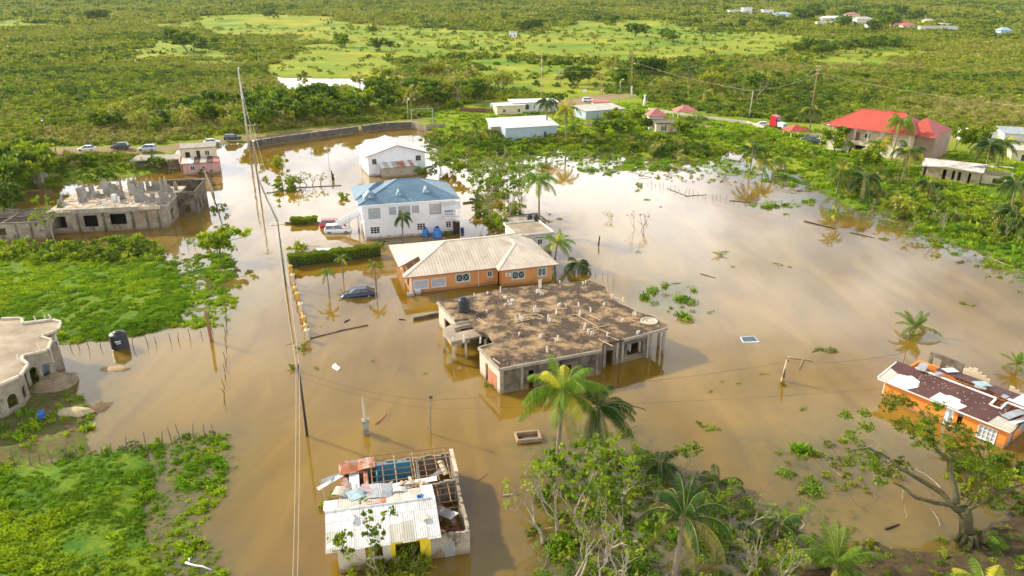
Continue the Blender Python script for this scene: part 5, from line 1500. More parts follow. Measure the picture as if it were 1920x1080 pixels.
# ---- pink ruin beyond the road
def pink_ruin():
    a = G(345, 329); h = empty('pink_house', (a.x, a.y, 0), rad(18), 'half-collapsed pink and cream house standing in water by the dirt road', 'ruined house')
    L = 7.6
    R = rect_faces(0, L, 0, 5.0)
    m = MB(); rect_walls(m, R, -1, 2.5, {'f': [(1.6, 2.5, 1.0, 2.0)]}, .2); m.build('wall', PT_pink, h)
    window(h, R['f'], 1.6, 2.5, 1.0, 2.0)
    R2 = rect_faces(-.6, L-.8, 5.1, 10.0)
    m = MB(); rect_walls(m, R2, -1, 4.9, {'f': [(1.0, 2.0, 2.7, 4.2), (3.4, 4.2, 2.6, 4.4), (5.2, 6.2, 3.2, 4.3)]}, .2); m.build('upper_wall', PT_cream, h)
    window(h, R2['f'], 5.2, 6.2, 3.2, 4.3)
    m = MB(); m.hexa([(-.9, 5.0, -1), (-.62, 5.0, -1), (-.62, 10, -1), (-.9, 10, -1), (-.9, 2.4, 2.6), (-.62, 2.4, 2.6), (-.62, 10, 5.4), (-.9, 10, 5.4)]); m.build('pink_gable', mat('salmon_paint', (.8, .5, .45), (.7, .42, .38), 1, .8), h)
    m = MB(); m.slab([(-.7, 4.8, 5.2), (L-.5, 4.8, 5.2), (L-.5, 10.2, 5.3), (-.7, 10.2, 5.3)], .25); m.build('slab_roof', CONC, h)
    for i, mm in enumerate((ROOF_GREY, SHEET_W, ROOF_BROWN, ROOF_GREY, ROOF_BROWN, ROOF_PINK)):
        q = MB(); x = -.3+i*1.35; q.slab([(x, -.4, 2.7+.04*(i % 2)), (x+1.3, -.4, 2.7), (x+1.3, 4.4-.5*(i % 3), 3.1), (x, 4.6-.8*(i % 2), 3.2)], .05); q.build('roof_sheet', mm, h)
pink_ruin()

# ---- big red-roofed house on the right
def red_roof_house():
    a = G(1547, 284); b = G(1690, 305)
    ang = math.atan2(b.y-a.y, b.x-a.x)
    h = empty('verandah_house', (a.x, a.y, .0), ang, 'large cream two-storey house with upstairs verandah and broad red hip roof', 'house')
    L = (b-a).length+1.0; D, Hh = 12.5, 6.9
    R = rect_faces(0, L, 2.2, D)
    o = [(1.5, 3.6, 1.2, 2.5), (L*.33, L*.33+4, -.2, 2.4), (L*.62, L*.62+1.2, 1.2, 2.4), (L*.85, L*.85+1.2, 1.2, 2.4), (2.5, 4, 3.9, 5.3), (L*.3, L*.3+1.2, 3.4, 5.5), (L*.42, L*.42+1.3, 4.3, 5.4), (L*.7, L*.7+1.2, 3.4, 5.5)]
    m = MB(); rect_walls(m, R, -.5, Hh, {'f': o, 'r': [(3, 4.2, 4, 5.2), (7, 8, 4, 5.2)], 'l': [(3, 4.2, 1.2, 2.4)]}, .2); m.build('wall', PT_cream, h)
    for w in (o[0], o[2], o[3], o[4], o[6]): window(h, R['f'], *w)
    for w in (o[5], o[7]): m = MB(); R['f'].hexa(m, *w, -.16, -.08); m.build('door', TIMBER, h)
    m = MB(); m.box(0, L, 0.05, 2.0, -.4, 2.72) if False else m.box(0, L*.3, .05, .25, -.4, 2.72); m.build('lower_front_wall', mat('pale_cream', (.80, .74, .56), (.72, .64, .46), .6, .8, stain=((.5, .4, .25), .9, .6)), h); m = MB(); m.box(L*.55, L, .05, .25, -.4, 2.72); m.build('lower_front_wall', mat('pale_cream', (.80, .74, .56), (.72, .64, .46), .6, .8, stain=((.5, .4, .25), .9, .6)), h)
    m = MB(); m.box(-.1, L+.1, 0, 2.15, 2.73, 3.0); m.box(-.1, L+.1, -.02, .12, 3.003, 3.85); m.box(-.1, .03, .13, 2.15, 3.003, 3.85); m.build('verandah', PT_cream, h)
    n = 7
    for i in range(n):
        x = .1+(L-.5)*i/(n-1); m = MB(); m.box(x, x+.3, .02, .3, 3.86, Hh-.05); m.build('column', PT_cream, h)
        if i < n-1:
            m = MB(); d = (L-.5)/(n-1)
            for s in (0, 1):
                xa = x+.3 if s == 0 else x+d
                sg = 1 if s == 0 else -1
                m.add([(xa, .06, Hh-.8), (xa, .26, Hh-.8), (xa+sg*1.1, .06, Hh-.06), (xa+sg*1.1, .26, Hh-.06), (xa, .06, Hh-.06), (xa, .26, Hh-.06)], [(0, 2, 4), (1, 5, 3), (0, 1, 3, 2)])
            m.build('arch_bracket', PT_cream, h)
    m = MB()
    for i in range(9): m.box(L*.33+i*.45, L*.33+.45+i*.45, -1.2, -.06, 0, .3+.3*i)
    m.build('staircase', CONC_P, h)
    ov = 1.0; rf = MB(); hip(rf, -ov, L+ov, -ov, D+ov, Hh, 3.8, (6.2, 5.2)); ro = rf.build('roof', ROOF_RED, h)
    w = MB(); hip(w, L-4, L+4.2, 1.5, D+3.2, Hh-.05, 3.0, (4.0, 4.0)); w.build('wing_roof', ROOF_RED, ro)
    w = MB(); hip(w, L+1.2, L+5.0, .4, 5.2, Hh-.3, 1.5, (1.9, 1.8)); w.build('porch_roof', ROOF_RED, ro)
    c = MB(); zr = Hh+3.8; ym = D/2
    ridge_caps(c, [((-ov, -ov, Hh), (-ov+6.2, ym, zr)), ((-ov, D+ov, Hh), (-ov+6.2, ym, zr)), ((-ov+6.2, ym, zr), (L+ov-5.2, ym, zr)), ((L+ov, -ov, Hh), (L+ov-5.2, ym, zr))], .12); c.build('ridge_cap', ROOF_RED, ro)
    wm = MB(); rect_walls(wm, rect_faces(L+.02, L+4.4, 3, D+2.4), -.5, Hh-.2, {}, .2); wm.build('side_wing', mat('brown_plaster', (.36, .25, .18), (.28, .19, .13), .6, .85), h)  # side wing in a darker brown plaster than the cream walls
    return h
red_roof_house()

# ---- burnt stone ruin, right
def stone_ruin():
    a = G(1725, 337); b = G(1832, 352); ang = math.atan2(b.y-a.y, b.x-a.x); L = (b-a).length
    h = empty('stone_house', (a.x, a.y, 0), ang, 'mildewed stone house with dark gaps in its wall and a slipping white roof', 'ruined house')
    R = rect_faces(0, L, 0, 9)
    m = MB(); rect_walls(m, R, -.3, 3.1, {'f': [(.2, .8, .6, 2.9), (4.0, 4.7, .6, 2.9), (5.8, 6.3, .9, 2.9), (6.9, 7.5, .9, 2.8), (8.8, 9.3, .2, 2.8)], 'r': [(2, 3, 0, 2.4), (5, 6.5, 1, 2.2)]}, .3); m.build('wall', STONE, h)
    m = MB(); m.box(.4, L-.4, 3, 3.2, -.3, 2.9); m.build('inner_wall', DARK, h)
    m = MB(); m.slab([(-.5, -.5, 3.1), (4.5, -1.0, 3.75), (L+.6, -1.0, 3.4), (L+.4, 3.6, 4.4), (-.5, 3.6, 4.2)], .1); ro = m.build('roof', mat('stained_white_roof', (.72, .70, .66), (.48, .42, .35), .6, .7, .2, 8, pattern='corr', pc=.6, stain=((.28, .17, .1), .8, .56)), h)
    m = MB(); m.hexa([(1, -.05, 3.12), (L-.3, -.05, 3.12), (L-.3, .25, 3.12), (1, .25, 3.12), (4.2, -.05, 3.62), (7, -.05, 3.5), (7, .25, 3.5), (4.2, .25, 3.62)]); m.build('plaster_gable', PT_cream, h)
    m = MB(); m.slab([(2, 3.62, 4.35), (L+3.5, 3.62, 4.2), (L+4, 9.3, 3.2), (2, 9.3, 3.3)], .08); m.build('back_roof', ROOF_PINK, ro)
    for i in range(7):
        q = MB(); sheet(q, (L-1+i*.8, 1.5+i*.9, 4.3-.1*i), 2.4, .7, .3+.4*i, .05, .1, .1); q.build('loose_sheet', (SHEET_W, ROOF_BROWN, ROOF_GREY)[i % 3], h)
    R2 = rect_faces(L+.1, L+5, 2.5, 8); m = MB(); rect_walls(m, R2, -.3, 2.4, {'f': [(2, 4, .8, 2)]}, .2); m.build('side_room', PT_cream, h)
    return h
stone_ruin()

# ---- small tan house with red pyramid roofs
def tan_house():
    a = G(1229, 256); h = empty('small_house', (a.x, a.y, 0), rad(3), 'small tan house with dark flat slab and faded red pyramid roof behind', 'house')
    R = rect_faces(0, 6.2, 0, 6.0)
    m = MB(); rect_walls(m, R, -.3, 3.7, {'f': [(1.4, 2.3, 1.6, 2.9), (2.45, 2.9, 1.6, 2.9), (4.0, 4.9, .1, 2.5)], 'l': [(2, 3, 1.5, 2.7)]}, .2); m.build('wall', PT_cream, h)
    window(h, R['f'], 1.4, 2.3, 1.6, 2.9); window(h, R['l'], 2, 3, 1.5, 2.7)
    m = MB(); R['f'].hexa(m, 4.0, 4.9, .1, 2.5, -.16, -.1); m.build('door', TIMBER_P, h)
    m = MB(); m.box(-.5, 7, -.7, 6.5, 3.703, 3.95); m.build('slab_roof', CONC_D, h)
    m = MB(); m.box(-.4, 4.0, 6.7, 10.4, -.3, 4.6); m.build('rear_tower', PT_white2, h)
    m = MB(); hip(m, -1.0, 4.8, 6.0, 11, 4.75, 2.0, (2.8, 2.8)); m.build('pyramid_roof', ROOF_PINK, h)
    g = G(1283, 226); o = empty('pavilion', (g.x, g.y, 0), rad(5), 'open pavilion with faded red hip roof behind the tan house', 'pavilion')
    m = MB(); hip(m, -3.6, 3.6, -3, 3, 3.2, 1.7, (3, 3)); m.build('roof', ROOF_PINK, o)
    for x in (-3, 3):
        for y in (-2.4, 2.4): m = MB(); m.box(x-.12, x+.12, y-.12, y+.12, -.3, 3.05); m.build('post', PT_cream, o)
tan_house()
def gazebo():
    g = G(1488, 262); o = empty('gazebo', (g.x, g.y, .3), rad(10), 'little gazebo with red pyramid roof beside the parked dark cars', 'gazebo')
    m = MB(); hip(m, -2.8, 2.8, -2.4, 2.4, 2.5, 1.5, (2.75, 2.75)); m.build('roof', ROOF_RED, o)
    for x in (-2.2, 2.2):
        for y in (-1.9, 1.9): m = MB(); m.box(x-.1, x+.1, y-.1, y+.1, -.4, 2.35); m.build('post', PT_cream, o)
    m = MB(); m.box(-2.4, 2.4, -2.1, 2.1, -.4, .1); m.build('plinth', CONC_P, o)
gazebo()

def simple_house(name, label, pix, L, D, Hh, ang, wm, rm, kind='hip', rise=1.6, ops=(), z=0, cat='house', group=None, ov=.5, npane=True):
    a = G(*pix) if z == 0 else G(pix[0], pix[1], z)
    h = empty(name, (a.x, a.y, z), rad(ang), label, cat, group)
    R = rect_faces(0, L, 0, D)
    m = MB(); rect_walls(m, R, -.5, Hh, {'f': ops}, .2)
    if kind == 'gable':
        gable_tri(m, R['r'], Hh+.002, rise, .2); gable_tri(m, R['l'], Hh+.002, rise, .2)
    m.build('wall', wm, h)
    r = MB()
    if kind == 'hip': hip(r, -ov, L+ov, -ov, D+ov, Hh+.15, rise, (min(L, D)/2+ov,)*2 if L > D else (L/2+ov-.05,)*2)
    elif kind == 'flat': r.box(-ov, L+ov, -ov, D+ov, Hh+.003, Hh+.25)
    elif kind == 'shed': r.slab([(-ov, -ov, Hh+.1), (L+ov, -ov, Hh+.1), (L+ov, D+ov, Hh+rise), (-ov, D+ov, Hh+rise)], .1)
    else:
        k = rise/(D/2)
        r.slab([(-ov, -ov, Hh+.12-ov*k), (L+ov, -ov, Hh+.12-ov*k), (L+ov, D/2, Hh+.12+rise), (-ov, D/2, Hh+.12+rise)], .08)
        r.slab([(-ov, D/2, Hh+.12+rise), (L+ov, D/2, Hh+.12+rise), (L+ov, D+ov, Hh+.12-ov*k), (-ov, D+ov, Hh+.12-ov*k)], .08)
    r.build('roof', rm, h)
    if npane:
        for w in ops: window(h, R['f'], *w)
    return h
PT_pale = mat('pale_blue_wall', (.42, .52, .56), (.36, .44, .47), .6, .8, stain=((.5, .46, .38), .6, .56))
PT_dirty = mat('dirty_cream_wall', (.52, .46, .34), (.38, .32, .22), .5, .9, stain=((.18, .15, .1), .5, .6))
simple_house('shed', 'long white-roofed shed with pale blue wall among the bank trees', (948, 268), 15, 9.5, 4.0, 18, PT_pale, ROOF_WHITE, 'shed', 1.3, [(11, 12, .8, 2.6)])
simple_house('shed', 'stained cream shed end left of the pale blue wall', (921, 262), 5.2, 8, 3.6, 8, PT_dirty, ROOF_WHITE, 'shed', 1.0, [(3.6, 4.3, 0, 2.0)])
simple_house('shed', 'low cream building with flat white roof behind the long shed', (932, 219), 10, 6, 3.4, 14, PT_cream, PT_white2, 'flat', 1, [(2, 3, 1.2, 2.4), (7, 8, 1.2, 2.4)])
simple_house('shed', 'white flat-roofed block behind the long shed, right of the cream one', (962, 216), 15, 8, 3.9, 10, PT_white2, SHEET_W, 'flat', 1, [(2.5, 3.1, 2, 2.8), (7, 7.6, 2, 2.8)])
simple_house('shed', 'long low shed with grey and white striped metal roof beside the palms', (1098, 228), 14, 8, 3.2, 24, PT_pale, ROOF_GREY, 'shed', .8, [(4, 4.6, .5, 2.4)])
simple_house('shed', 'red tin roofed stall between the palms and the white cars', (1112, 203), 6, 3, 2.0, 5, PT_cream, ROOF_PINK, 'shed', .5)
simple_house('shed', 'white-roofed store on the right edge with a brown door', (1893, 305), 9, 7, 3.0, -25, PT_cream, ROOF_GREY, 'flat', 1, [(2.0, 3.6, 0.6, 2.2)])
simple_house('shed', 'grey-roofed long building at the right edge behind the palms', (1880, 268), 16, 7, 2.6, -18, PT_white2, ZINC, 'shed', .8)
simple_house('shed', 'small white canopy shed above the grey ruin', (36, 350), 4.6, 3.5, 2.7, 10, CONC, SHEET_W, 'flat', 1, [(1.2, 3.2, -.3, 2.2)])
simple_house('shed', 'dark flat-roofed hut behind the grey ruin near the water', (252, 320), 10, 5, 2.2, 10, CONC_D, CONC, 'flat', 1)

def far_house(label, px, py, L, D, Hh, ang, wm, rm, kind='hip'):
    """a house of the settlement in the distance, standing on the terrain"""
    z = 0
    for _ in range(12):
        p = G(px, py, z); z = float(height(np.array([p.x]), np.array([p.y]))[0])
    p = G(px, py, z)
    h = empty('far_house', (p.x-L/2, p.y, z), rad(ang), label, 'house', 'houses of the distant settlement')
    R = rect_faces(0, L, 0, D)
    ops = [(L*.15, L*.28, 1, 2.3), (L*.6, L*.74, 1, 2.3)]
    m = MB(); rect_walls(m, R, -1.5, Hh, {'f': ops}, .25); m.build('wall', wm, h)
    m = MB(); m.box(.3, L-.3, .6, .8, .2, 2.6); m.build('dark_backing', DARK, h)  # near-black board behind the openings, room darkness put into its colour
    m = MB(); hip(m, -.8, L+.8, -.8, D+.8, Hh+.15, 2.2, (D/2, D/2)) if kind == 'hip' else m.box(-.6, L+.6, -.6, D+.6, Hh+.01, Hh+.4)
    m.build('roof', rm, h)
ROOF_FB = mat('far_blue_roof', (.35, .52, .6), (.3, .46, .55), .3, .5)
for a in [('pale blue-roofed house at the left end of the distant settlement', 1468, 37, 22, 14, 7, 0, PT_white, ROOF_FB),
 ('wide white hip-roofed house in the distant settlement', 1561, 44, 26, 14, 6, -5, PT_white2, ROOF_WHITE),
 ('low white shed below the wide hip-roofed distant house', 1548, 49, 18, 8, 4, 0, PT_white2, SHEET_W, 'flat'),
 ('cream distant house with an orange-pink roof', 1601, 40, 14, 12, 8, 5, PT_cream, ROOF_PINK),
 ('grey-roofed distant house right of the orange-pink roof', 1620, 48, 18, 12, 7, 0, PT_white2, ROOF_GREY),
 ('small pale house hidden in trees right of the grey-roofed one', 1638, 55, 12, 8, 4, 0, PT_white2, SHEET_W, 'flat'),
 ('dark blue-roofed distant hut next to the red one', 1684, 46, 8, 6, 4, 0, PT_white2, ROOF_BLUE),
 ('small red distant house between trees', 1688, 52, 14, 9, 5, 0, PT_pink, ROOF_RED),
 ('terracotta roofed distant hut beside the pale yard', 1703, 54, 12, 8, 3.5, 0, PT_cream, ROOF_PINK),
 ('yellow distant house behind the long white one', 1742, 47, 10, 8, 4.5, 0, PT_yellow, ROOF_GREY),
 ('long white building at the right of the distant settlement', 1757, 58, 34, 9, 4, -12, PT_white2, ROOF_GREY, 'flat'),
 ('white hut standing right of the long white distant building', 1772, 52, 9, 7, 4, 0, PT_white, SHEET_W, 'flat'),
 ('white ruined house on the slope near the top of the fields', 1291, 10, 34, 14, 6, 0, PT_white2, SHEET_W, 'flat'),
 ('second pale house on the slope, right of the white ruined one', 1308, 11, 24, 12, 5, 0, PT_cream, ROOF_PINK, 'flat'),
 ('pale hut left of three huts near the pale blue roof', 1380, 27, 18, 10, 5, 0, PT_white2, SHEET_W, 'flat'),
 ('tall white hut in the middle of the three small far huts', 1401, 29, 12, 10, 9, 0, PT_white, SHEET_W, 'flat'),
 ('pinkish hut right of the tall white far hut', 1419, 31, 20, 10, 6, 0, PT_pink, ROOF_PINK, 'flat'),
 ('small white hut closest left of the pale blue-roofed house', 1440, 28, 14, 10, 6, 0, PT_white, SHEET_W, 'flat'),
 ('lone white hut at the edge of the big meadow', 962, 70, 7, 6, 4, 0, PT_white, ROOF_GREY, 'flat'),
 ('pale green hut in the scrub at the far right', 1884, 68, 9, 7, 5, 0, PT_pale, ROOF_FB)]:
    far_house(*a)

# ------------------------------------------------------------------ walls, fences, posts
def long_wall(name, label, pix, hh, m_, t=.2, z0=-.8, pil=None, zr=0, cap=None, cat='wall'):
    p = [G(*q) for q in pix]; o = p[0]
    h = empty(name, (o.x, o.y, 0), 0, label, cat)
    mb = MB(); pm = MB(); cm = MB()
    for a, b in zip(p, p[1:]):
        f = Fr((a-o)[:2], (b-o)[:2]); f.hexa(mb, .0, f.L-.005, z0, zr+hh, -t/2, t/2)
        if cap: f.hexa(cm, .0, f.L-.005, zr+hh+.003, zr+hh+.1, -t/2-.06, t/2+.06)
        if pil:
            u = 0
            while u < f.L: f.hexa(pm, u, u+.3, z0, zr+hh+.12, -t/2-.12, t/2+.12); u += pil
    mb.build('wall_panel', m_, h)
    if pil: o2 = pm.build('pilaster_row', WALLD, h)
    if cap: cm.build('coping', cap, h)
    return h
WALLD = mat('dark_wet_wall', (.16, .14, .11), (.08, .07, .05), .6, .9, .4, stain=((.35, .31, .25), .7, .6))
long_wall('perimeter_wall', 'long dark stained perimeter wall along the raised dirt road', [(470, 279), (520, 271), (600, 260), (672, 250)], 2.0, WALLD, .25, pil=3.1, cap=CONC_P)
long_wall('perimeter_wall', 'right stretch of the dark perimeter wall past the broken gap', [(679, 249), (722, 243), (772, 241)], 2.0, WALLD, .25, pil=3.1, cap=CONC_P)
long_wall('block_wall', 'pale block wall beside the steel goal frame', [(772, 241), (800, 246), (835, 243)], 1.8, BLOCK, .2)
long_wall('block_wall', 'low wall running through grass right of the tan house', [(1215, 210), (1290, 222), (1400, 236), (1432, 246)], 1.1, CONC_P, .2, zr=.4)
long_wall('block_wall', 'brown fence wall left of the white flat block', [(862, 214), (905, 214), (925, 216)], 2.0, mat('brown_board_wall', (.22, .1, .07), (.15, .07, .05), .7, .8), .15)
long_wall('block_wall', 'low wall in the water below the green hedge by the road', [(534, 420), (600, 420)], .35, CONC_D, .2)
long_wall('block_wall', 'grey wooden panel fence between bushes near the striped shed', [(1100, 240), (1140, 236)], 1.8, TIMBER_P, .1)
long_wall('block_wall', 'thin line of submerged wall left of the blue-roofed house stair', [(505, 362), (560, 352), (640, 348)], .12, CONC_D, .2)
long_wall('block_wall', 'low submerged wall right of the blue-roofed house', [(868, 382), (912, 376), (925, 376)], .3, CONC_D, .2)
long_wall('block_wall', 'line of low wall from the yellow gate posts to the slab house', [(582, 635), (640, 620), (690, 610)], .12, CONC_D, .12)
long_wall('block_wall', 'higher dark piece of boundary wall beside the slab house', [(775, 601), (823, 591)], .4, CONC_D, .18)
long_wall('block_wall', 'mossy garden wall with gate posts left of the flooded road', [(385, 330), (395, 352), (402, 372)], 1.2, CONC_D, .22)
long_wall('block_wall', 'half-drowned wall along the left verge of the flooded road', [(404, 380), (412, 405), (425, 455)], .15, CONC_D, .2)
long_wall('block_wall', 'long mossy wall top along the right verge of the flooded road', [(474, 290), (482, 330), (500, 372), (520, 415)], .25, mat('mossy_wall', (.07, .09, .03), (.14, .13, .07), .8, .9, .3), .16)
# small square trough of blocks
tb = empty('block_trough', (*G(990, 822)[:2], 0), rad(10), 'square open block trough standing in the brown water', 'trough')
m = MB(); rect_walls(m, rect_faces(-1.15, 1.15, -.7, .7), -.6, .38, {}, .16); m.build('wall', mat('tan_block', (.52, .36, .20), (.4, .27, .15), 1, .9, pattern='brick'), tb)
m = MB(); m.box(-.98, .98, -.53, .53, -.5, .02); m.build('mud_fill', CONC_D, tb)
# orange and yellow fence wall by the road
yf = empty('fence_wall', (*G(577, 638)[:2], 0), 0, 'ornate yellow and orange gate wall stepping along the roadside in the water', 'fence')
gl = [(577, 638), (574, 622), (570, 606), (565, 588), (559, 568), (554, 550), (550, 532), (546, 515)]
for i, q in enumerate(gl):
    p = G(*q)-yf.location
    m = MB(); hh = 1.25 if i in (0, 3, 4, 6, 7) else .75
    m.box(p.x-.22, p.x+.22, p.y-.22, p.y+.22, -1, hh); m.box(p.x-.3, p.x+.3, p.y-.3, p.y+.3, hh+.003, hh+.14); po = m.build('gate_post', PT_cream if i % 3 == 0 else mat('ochre_paint', (.72, .42, .08), (.6, .33, .06), 1, .7), yf)
    m = MB(); m.lathe(p.x, p.y, [(.08, hh+.14), (.14, hh+.22), (.14, hh+.30), (.05, hh+.38)], 10); m.build('cap', mat('pale_yellow', (.75, .72, .35), (.65, .6, .3), 1, .6), po)
    if i:
        q2 = G(*gl[i-1])-yf.location; f = Fr((q2.x, q2.y), (p.x, p.y)); m = MB(); f.hexa(m, .35, f.L-.35, -1, .45, -.1, .1); m.build('wall_panel', PT_orange, yf)

def pole(label, px, py, top, r0=.16, m_=None, arms=0, lean=0, name='utility_pole', cat='pole', lamp=False, trans=False, group=None, z=0, hgt=None):
    p = G(px, py); hh = hgt or HT(px, py, top)
    o = empty(name, (p.x, p.y, 0), rad(-66), label, cat, group)
    m = MB(); m.tube([(0, 0, -.8), (lean*.5, 0, hh*.5), (lean, 0, hh)], [r0, r0*.82, r0*.62], 8); m.build('pole_shaft', m_ or TIMBER, o, True)
    for k in range(arms):
        zz = hh-.35-1.1*k
        m = MB(); m.obox((lean, 0, zz), (.1, 2.0-.3*k, .12)); a = m.build('crossarm', TIMBER_P, o)
        for s in (-.85+.1*k, 0, .85-.1*k): m = MB(); m.lathe(lean, s, [(.05, zz+.06), (.07, zz+.14), (.04, zz+.26)], 6); m.build('insulator', FRAME, a)
    if lamp:
        m = MB(); zl = hh-.3 if arms == 0 else hh*.72
        m.tube([(lean, 0, zl), (lean+.3, .0, zl+.5), (lean+1.3, 0, zl+.7)], .045, 5); la = m.build('lamp_arm', STEEL, o)
        m = MB(); m.obox((lean+1.6, 0, zl+.7), (.75, .3, .14), 0, 0, .1); m.build('lamp_head', FRAME, la)
    if trans:
        m = MB(); m.lathe(.32, 0, [(.2, hh*.62), (.26, hh*.64), (.26, hh*.62+1.0), (.15, hh*.62+1.15)], 12); m.build('transformer', STEEL, o)
    return o, hh
CPOLE = mat('concrete_pole', (.52, .47, .40), (.40, .35, .28), 1, .85)
PO = {}
PO['p1'] = pole('tallest pale concrete power pole at the corner of the dark perimeter wall', 468, 282, 130, .28, CPOLE, 0, -.6, lamp=True, trans=True)
PO['p2'] = pole('wooden pole beside the yellow wall at the bungalow hedge', 536, 536, 417, .14, mat('green_pole', (.12, .13, .07), (.2, .2, .12), 2, .8), 1, 0)
PO['p3'] = pole('dark wooden pole in the water beside the mossy wall', 487, 360, 232, .16, TIMBER, 1, -.4, lamp=True)
PO['pA'] = pole('black wooden pole standing alone in the flooded road', 576, 817, 683, .13, mat('tarred_wood', (.06, .045, .03), (.03, .025, .02), 3, .8), 0, 0)
pole('dark leaning pole with white lamp in scrub at upper left', 96, 292, 228, .14, TIMBER, 0, -.8, lamp=True)
pole('bare dark pole right of the white-lamp pole at upper left', 106, 290, 232, .14, TIMBER, 0, -.9)
pole('tall pole rising behind the palms at the white shed', 1014, 195, 97, .2, TIMBER_P, 0, .3, trans=True)
pole('tall dark pole with white lamp at the road bend', 1181, 186, 97, .2, TIMBER, 1, .2, lamp=True)
pole('curved steel street lamp left of the tall road-bend pole', 1161, 196, 150, .1, STEEL, 0, 0, 'street_lamp', 'street lamp', True)
pole('black power pole with two crossarms left of the red roof', 1517, 232, 122, .2, TIMBER, 3, .2)
pole('pale bare pole in the scrub between tan house and red truck', 1404, 224, 170, .2, CPOLE, 0, .4)
pole('left of the two thin dark posts by the white sign', 1125, 181, 139, .12, TIMBER)
pole('right of the two thin dark posts by the white sign', 1129, 181, 138, .12, TIMBER)
pole('grey post with white lamp box at the verandah house corner', 1536, 283, 235, .14, TIMBER_P, 0, 0, lamp=True)
pole('steel lamp post beside the steel goal frame', 766, 238, 187, .09, STEEL, 0, 0, 'street_lamp', 'street lamp', True)
pole('thin white pole in the water between felled trees', 617, 310, 270, .05, CPOLE)
pole('short dark post by the stone house grass', 1743, 362, 345, .1, TIMBER)
pole('blue-black post stump in the torn greenery on the right bank', 1518, 314, 303, .16, DARK)
pole('thin dark far mast in the distant settlement yard', 1732, 52, 22, .3, CPOLE, hgt=14)
pole('left thin far mast behind the distant houses', 1674, 48, 20, .3, CPOLE, hgt=12)
# stumps and posts in the water
def post(label, px, py, top, w=.16, m_=None, lean=(0, 0), name='post', cat='post', rod=False):
    p = G(px, py); hh = HT(px, py, top)
    mb = MB(); mb.tube([(0, 0, -.7), (lean[0]*.5, lean[1]*.5, hh*.5), (lean[0], lean[1], hh)], [w, w*.95, w*.8], 6)
    if rod: mb.tube([(lean[0], lean[1], hh), (lean[0]+.05, lean[1], hh+.5)], .02, 4)
    o = mb.build(name, m_ or TIMBER); o.location = (p.x, p.y, 0)
    return tag(o, label, cat)
post('rusty red square gate post in the water below the marshy field', 397, 640, 582, .2, mat('rust_brown_post', (.36, .17, .09), (.22, .1, .05), 2, .9), (-.1, 0))
post('split pale and dark wooden stump standing in open water at right', 1466, 714, 674, .17, mat('split_wood', (.55, .42, .25), (.12, .08, .05), .9, .85, thr=(.45, .55)), (.25, 0))
post('short black stub of wood sticking out of the open water', 1122, 460, 443, .12, DARK, (.15, 0), 'stump', 'stump')
post('thin dark post behind the brown-roofed house corner', 1693, 682, 655, .06, TIMBER)
gp_ = empty('gate_pillar', (*G(687, 812)[:2], 0), rad(12), 'grey gate pillar with broken column on top, alone in brown water', 'gate pillar')
m = MB(); m.box(-.27, .27, -.27, .27, -1, 1.25); m.box(-.34, .34, -.34, .34, 1.253, 1.42); m.build('pillar_base', mat('mossy_plaster', (.45, .45, .40), (.2, .2, .17), 1.3, .9, .4), gp_)
m = MB(); m.tube([(0, 0, 1.4), (-.05, 0, 3.3), (-.05, 0, 4.0)], [.15, .11, .03], 6); m.build('column_shaft', CONC_P, gp_)
gp2 = empty('leaning_post', (*G(807, 812)[:2], 0), 0, 'split pale post leaning by the gate pillar in brown water', 'post')
m = MB(); m.tube([(0, 0, -.8), (.1, 0, 2.0), (.22, 0, 3.8)], .07, 6); m.tube([(-.3, 0, .4), (-.02, .05, 1.6), (.12, 0, 3.7)], .05, 5); m.build('shaft', PALEBARK, gp2)
m = MB(); m.obox((.2, 0, 3.85), (.3, .2, .16)); m.build('cap', DARK, gp2)
for px, py, hh, lab in ((1183, 184, 5.2, 'left white tapering gate pillar by the road bend'), (1208, 201, 5.0, 'right white tapering gate pillar near the low wall')):
    p = G(px, py); o = empty('gate_pillar', (p.x, p.y, 0), 0, lab, 'gate pillar'); m = MB(); m.tube([(0, 0, -.3), (0, 0, hh*.8)], [.7, .3], 4); m.build('pillar', PT_white2, o); m = MB(); m.box(-.4, .4, -.4, .4, hh*.8, hh*.86); m.build('cap', PT_white, o)
# steel goal frame and sign boards
p = G(773, 240); q = G(812, 238); o = empty('billboard_frame', (p.x, p.y, 0), math.atan2(q.y-p.y, q.x-p.x), 'empty rectangular steel billboard frame above the wall', 'billboard frame')
Lf = (q-p).length
m = MB()
for x in (0, Lf): m.tube([(x, 0, 0), (x, 0, 5.6)], .12, 6)
m.tube([(0, 0, 5.6), (Lf, 0, 5.6)], .12, 6); m.tube([(0, 0, 2.3), (Lf, 0, 2.3)], .12, 6); m.tube([(0, 0, 4.3), (Lf*.5, 0, 2.4)], .05, 5); m.build('frame', STEEL, o)
for px, py, top, w, lab in ((922, 208, 195, 1.3, 'square white sign board by the cream building'), (1096, 178, 168, 1.4, 'white road sign board above the parked white car'), (1127, 180, 168, .6, 'small white notice on the two dark posts'), (1220, 165, 158, 2.0, 'white board half hidden in the scrub'), (1168, 152, 144, .8, 'small white plate high by the road lamp')):
    p = G(px, py); o = empty('sign', (p.x, p.y, 0), 0, lab, 'sign'); m = MB(); hh = HT(px, py, top); m.tube([(0, 0, 0), (0, 0, hh-.1)], .06, 5); m.build('post', STEEL, o); m = MB(); m.box(-w/2, w/2, -.06, -.02, hh-w*.7, hh+.2); m.build('board', FRAME, o)
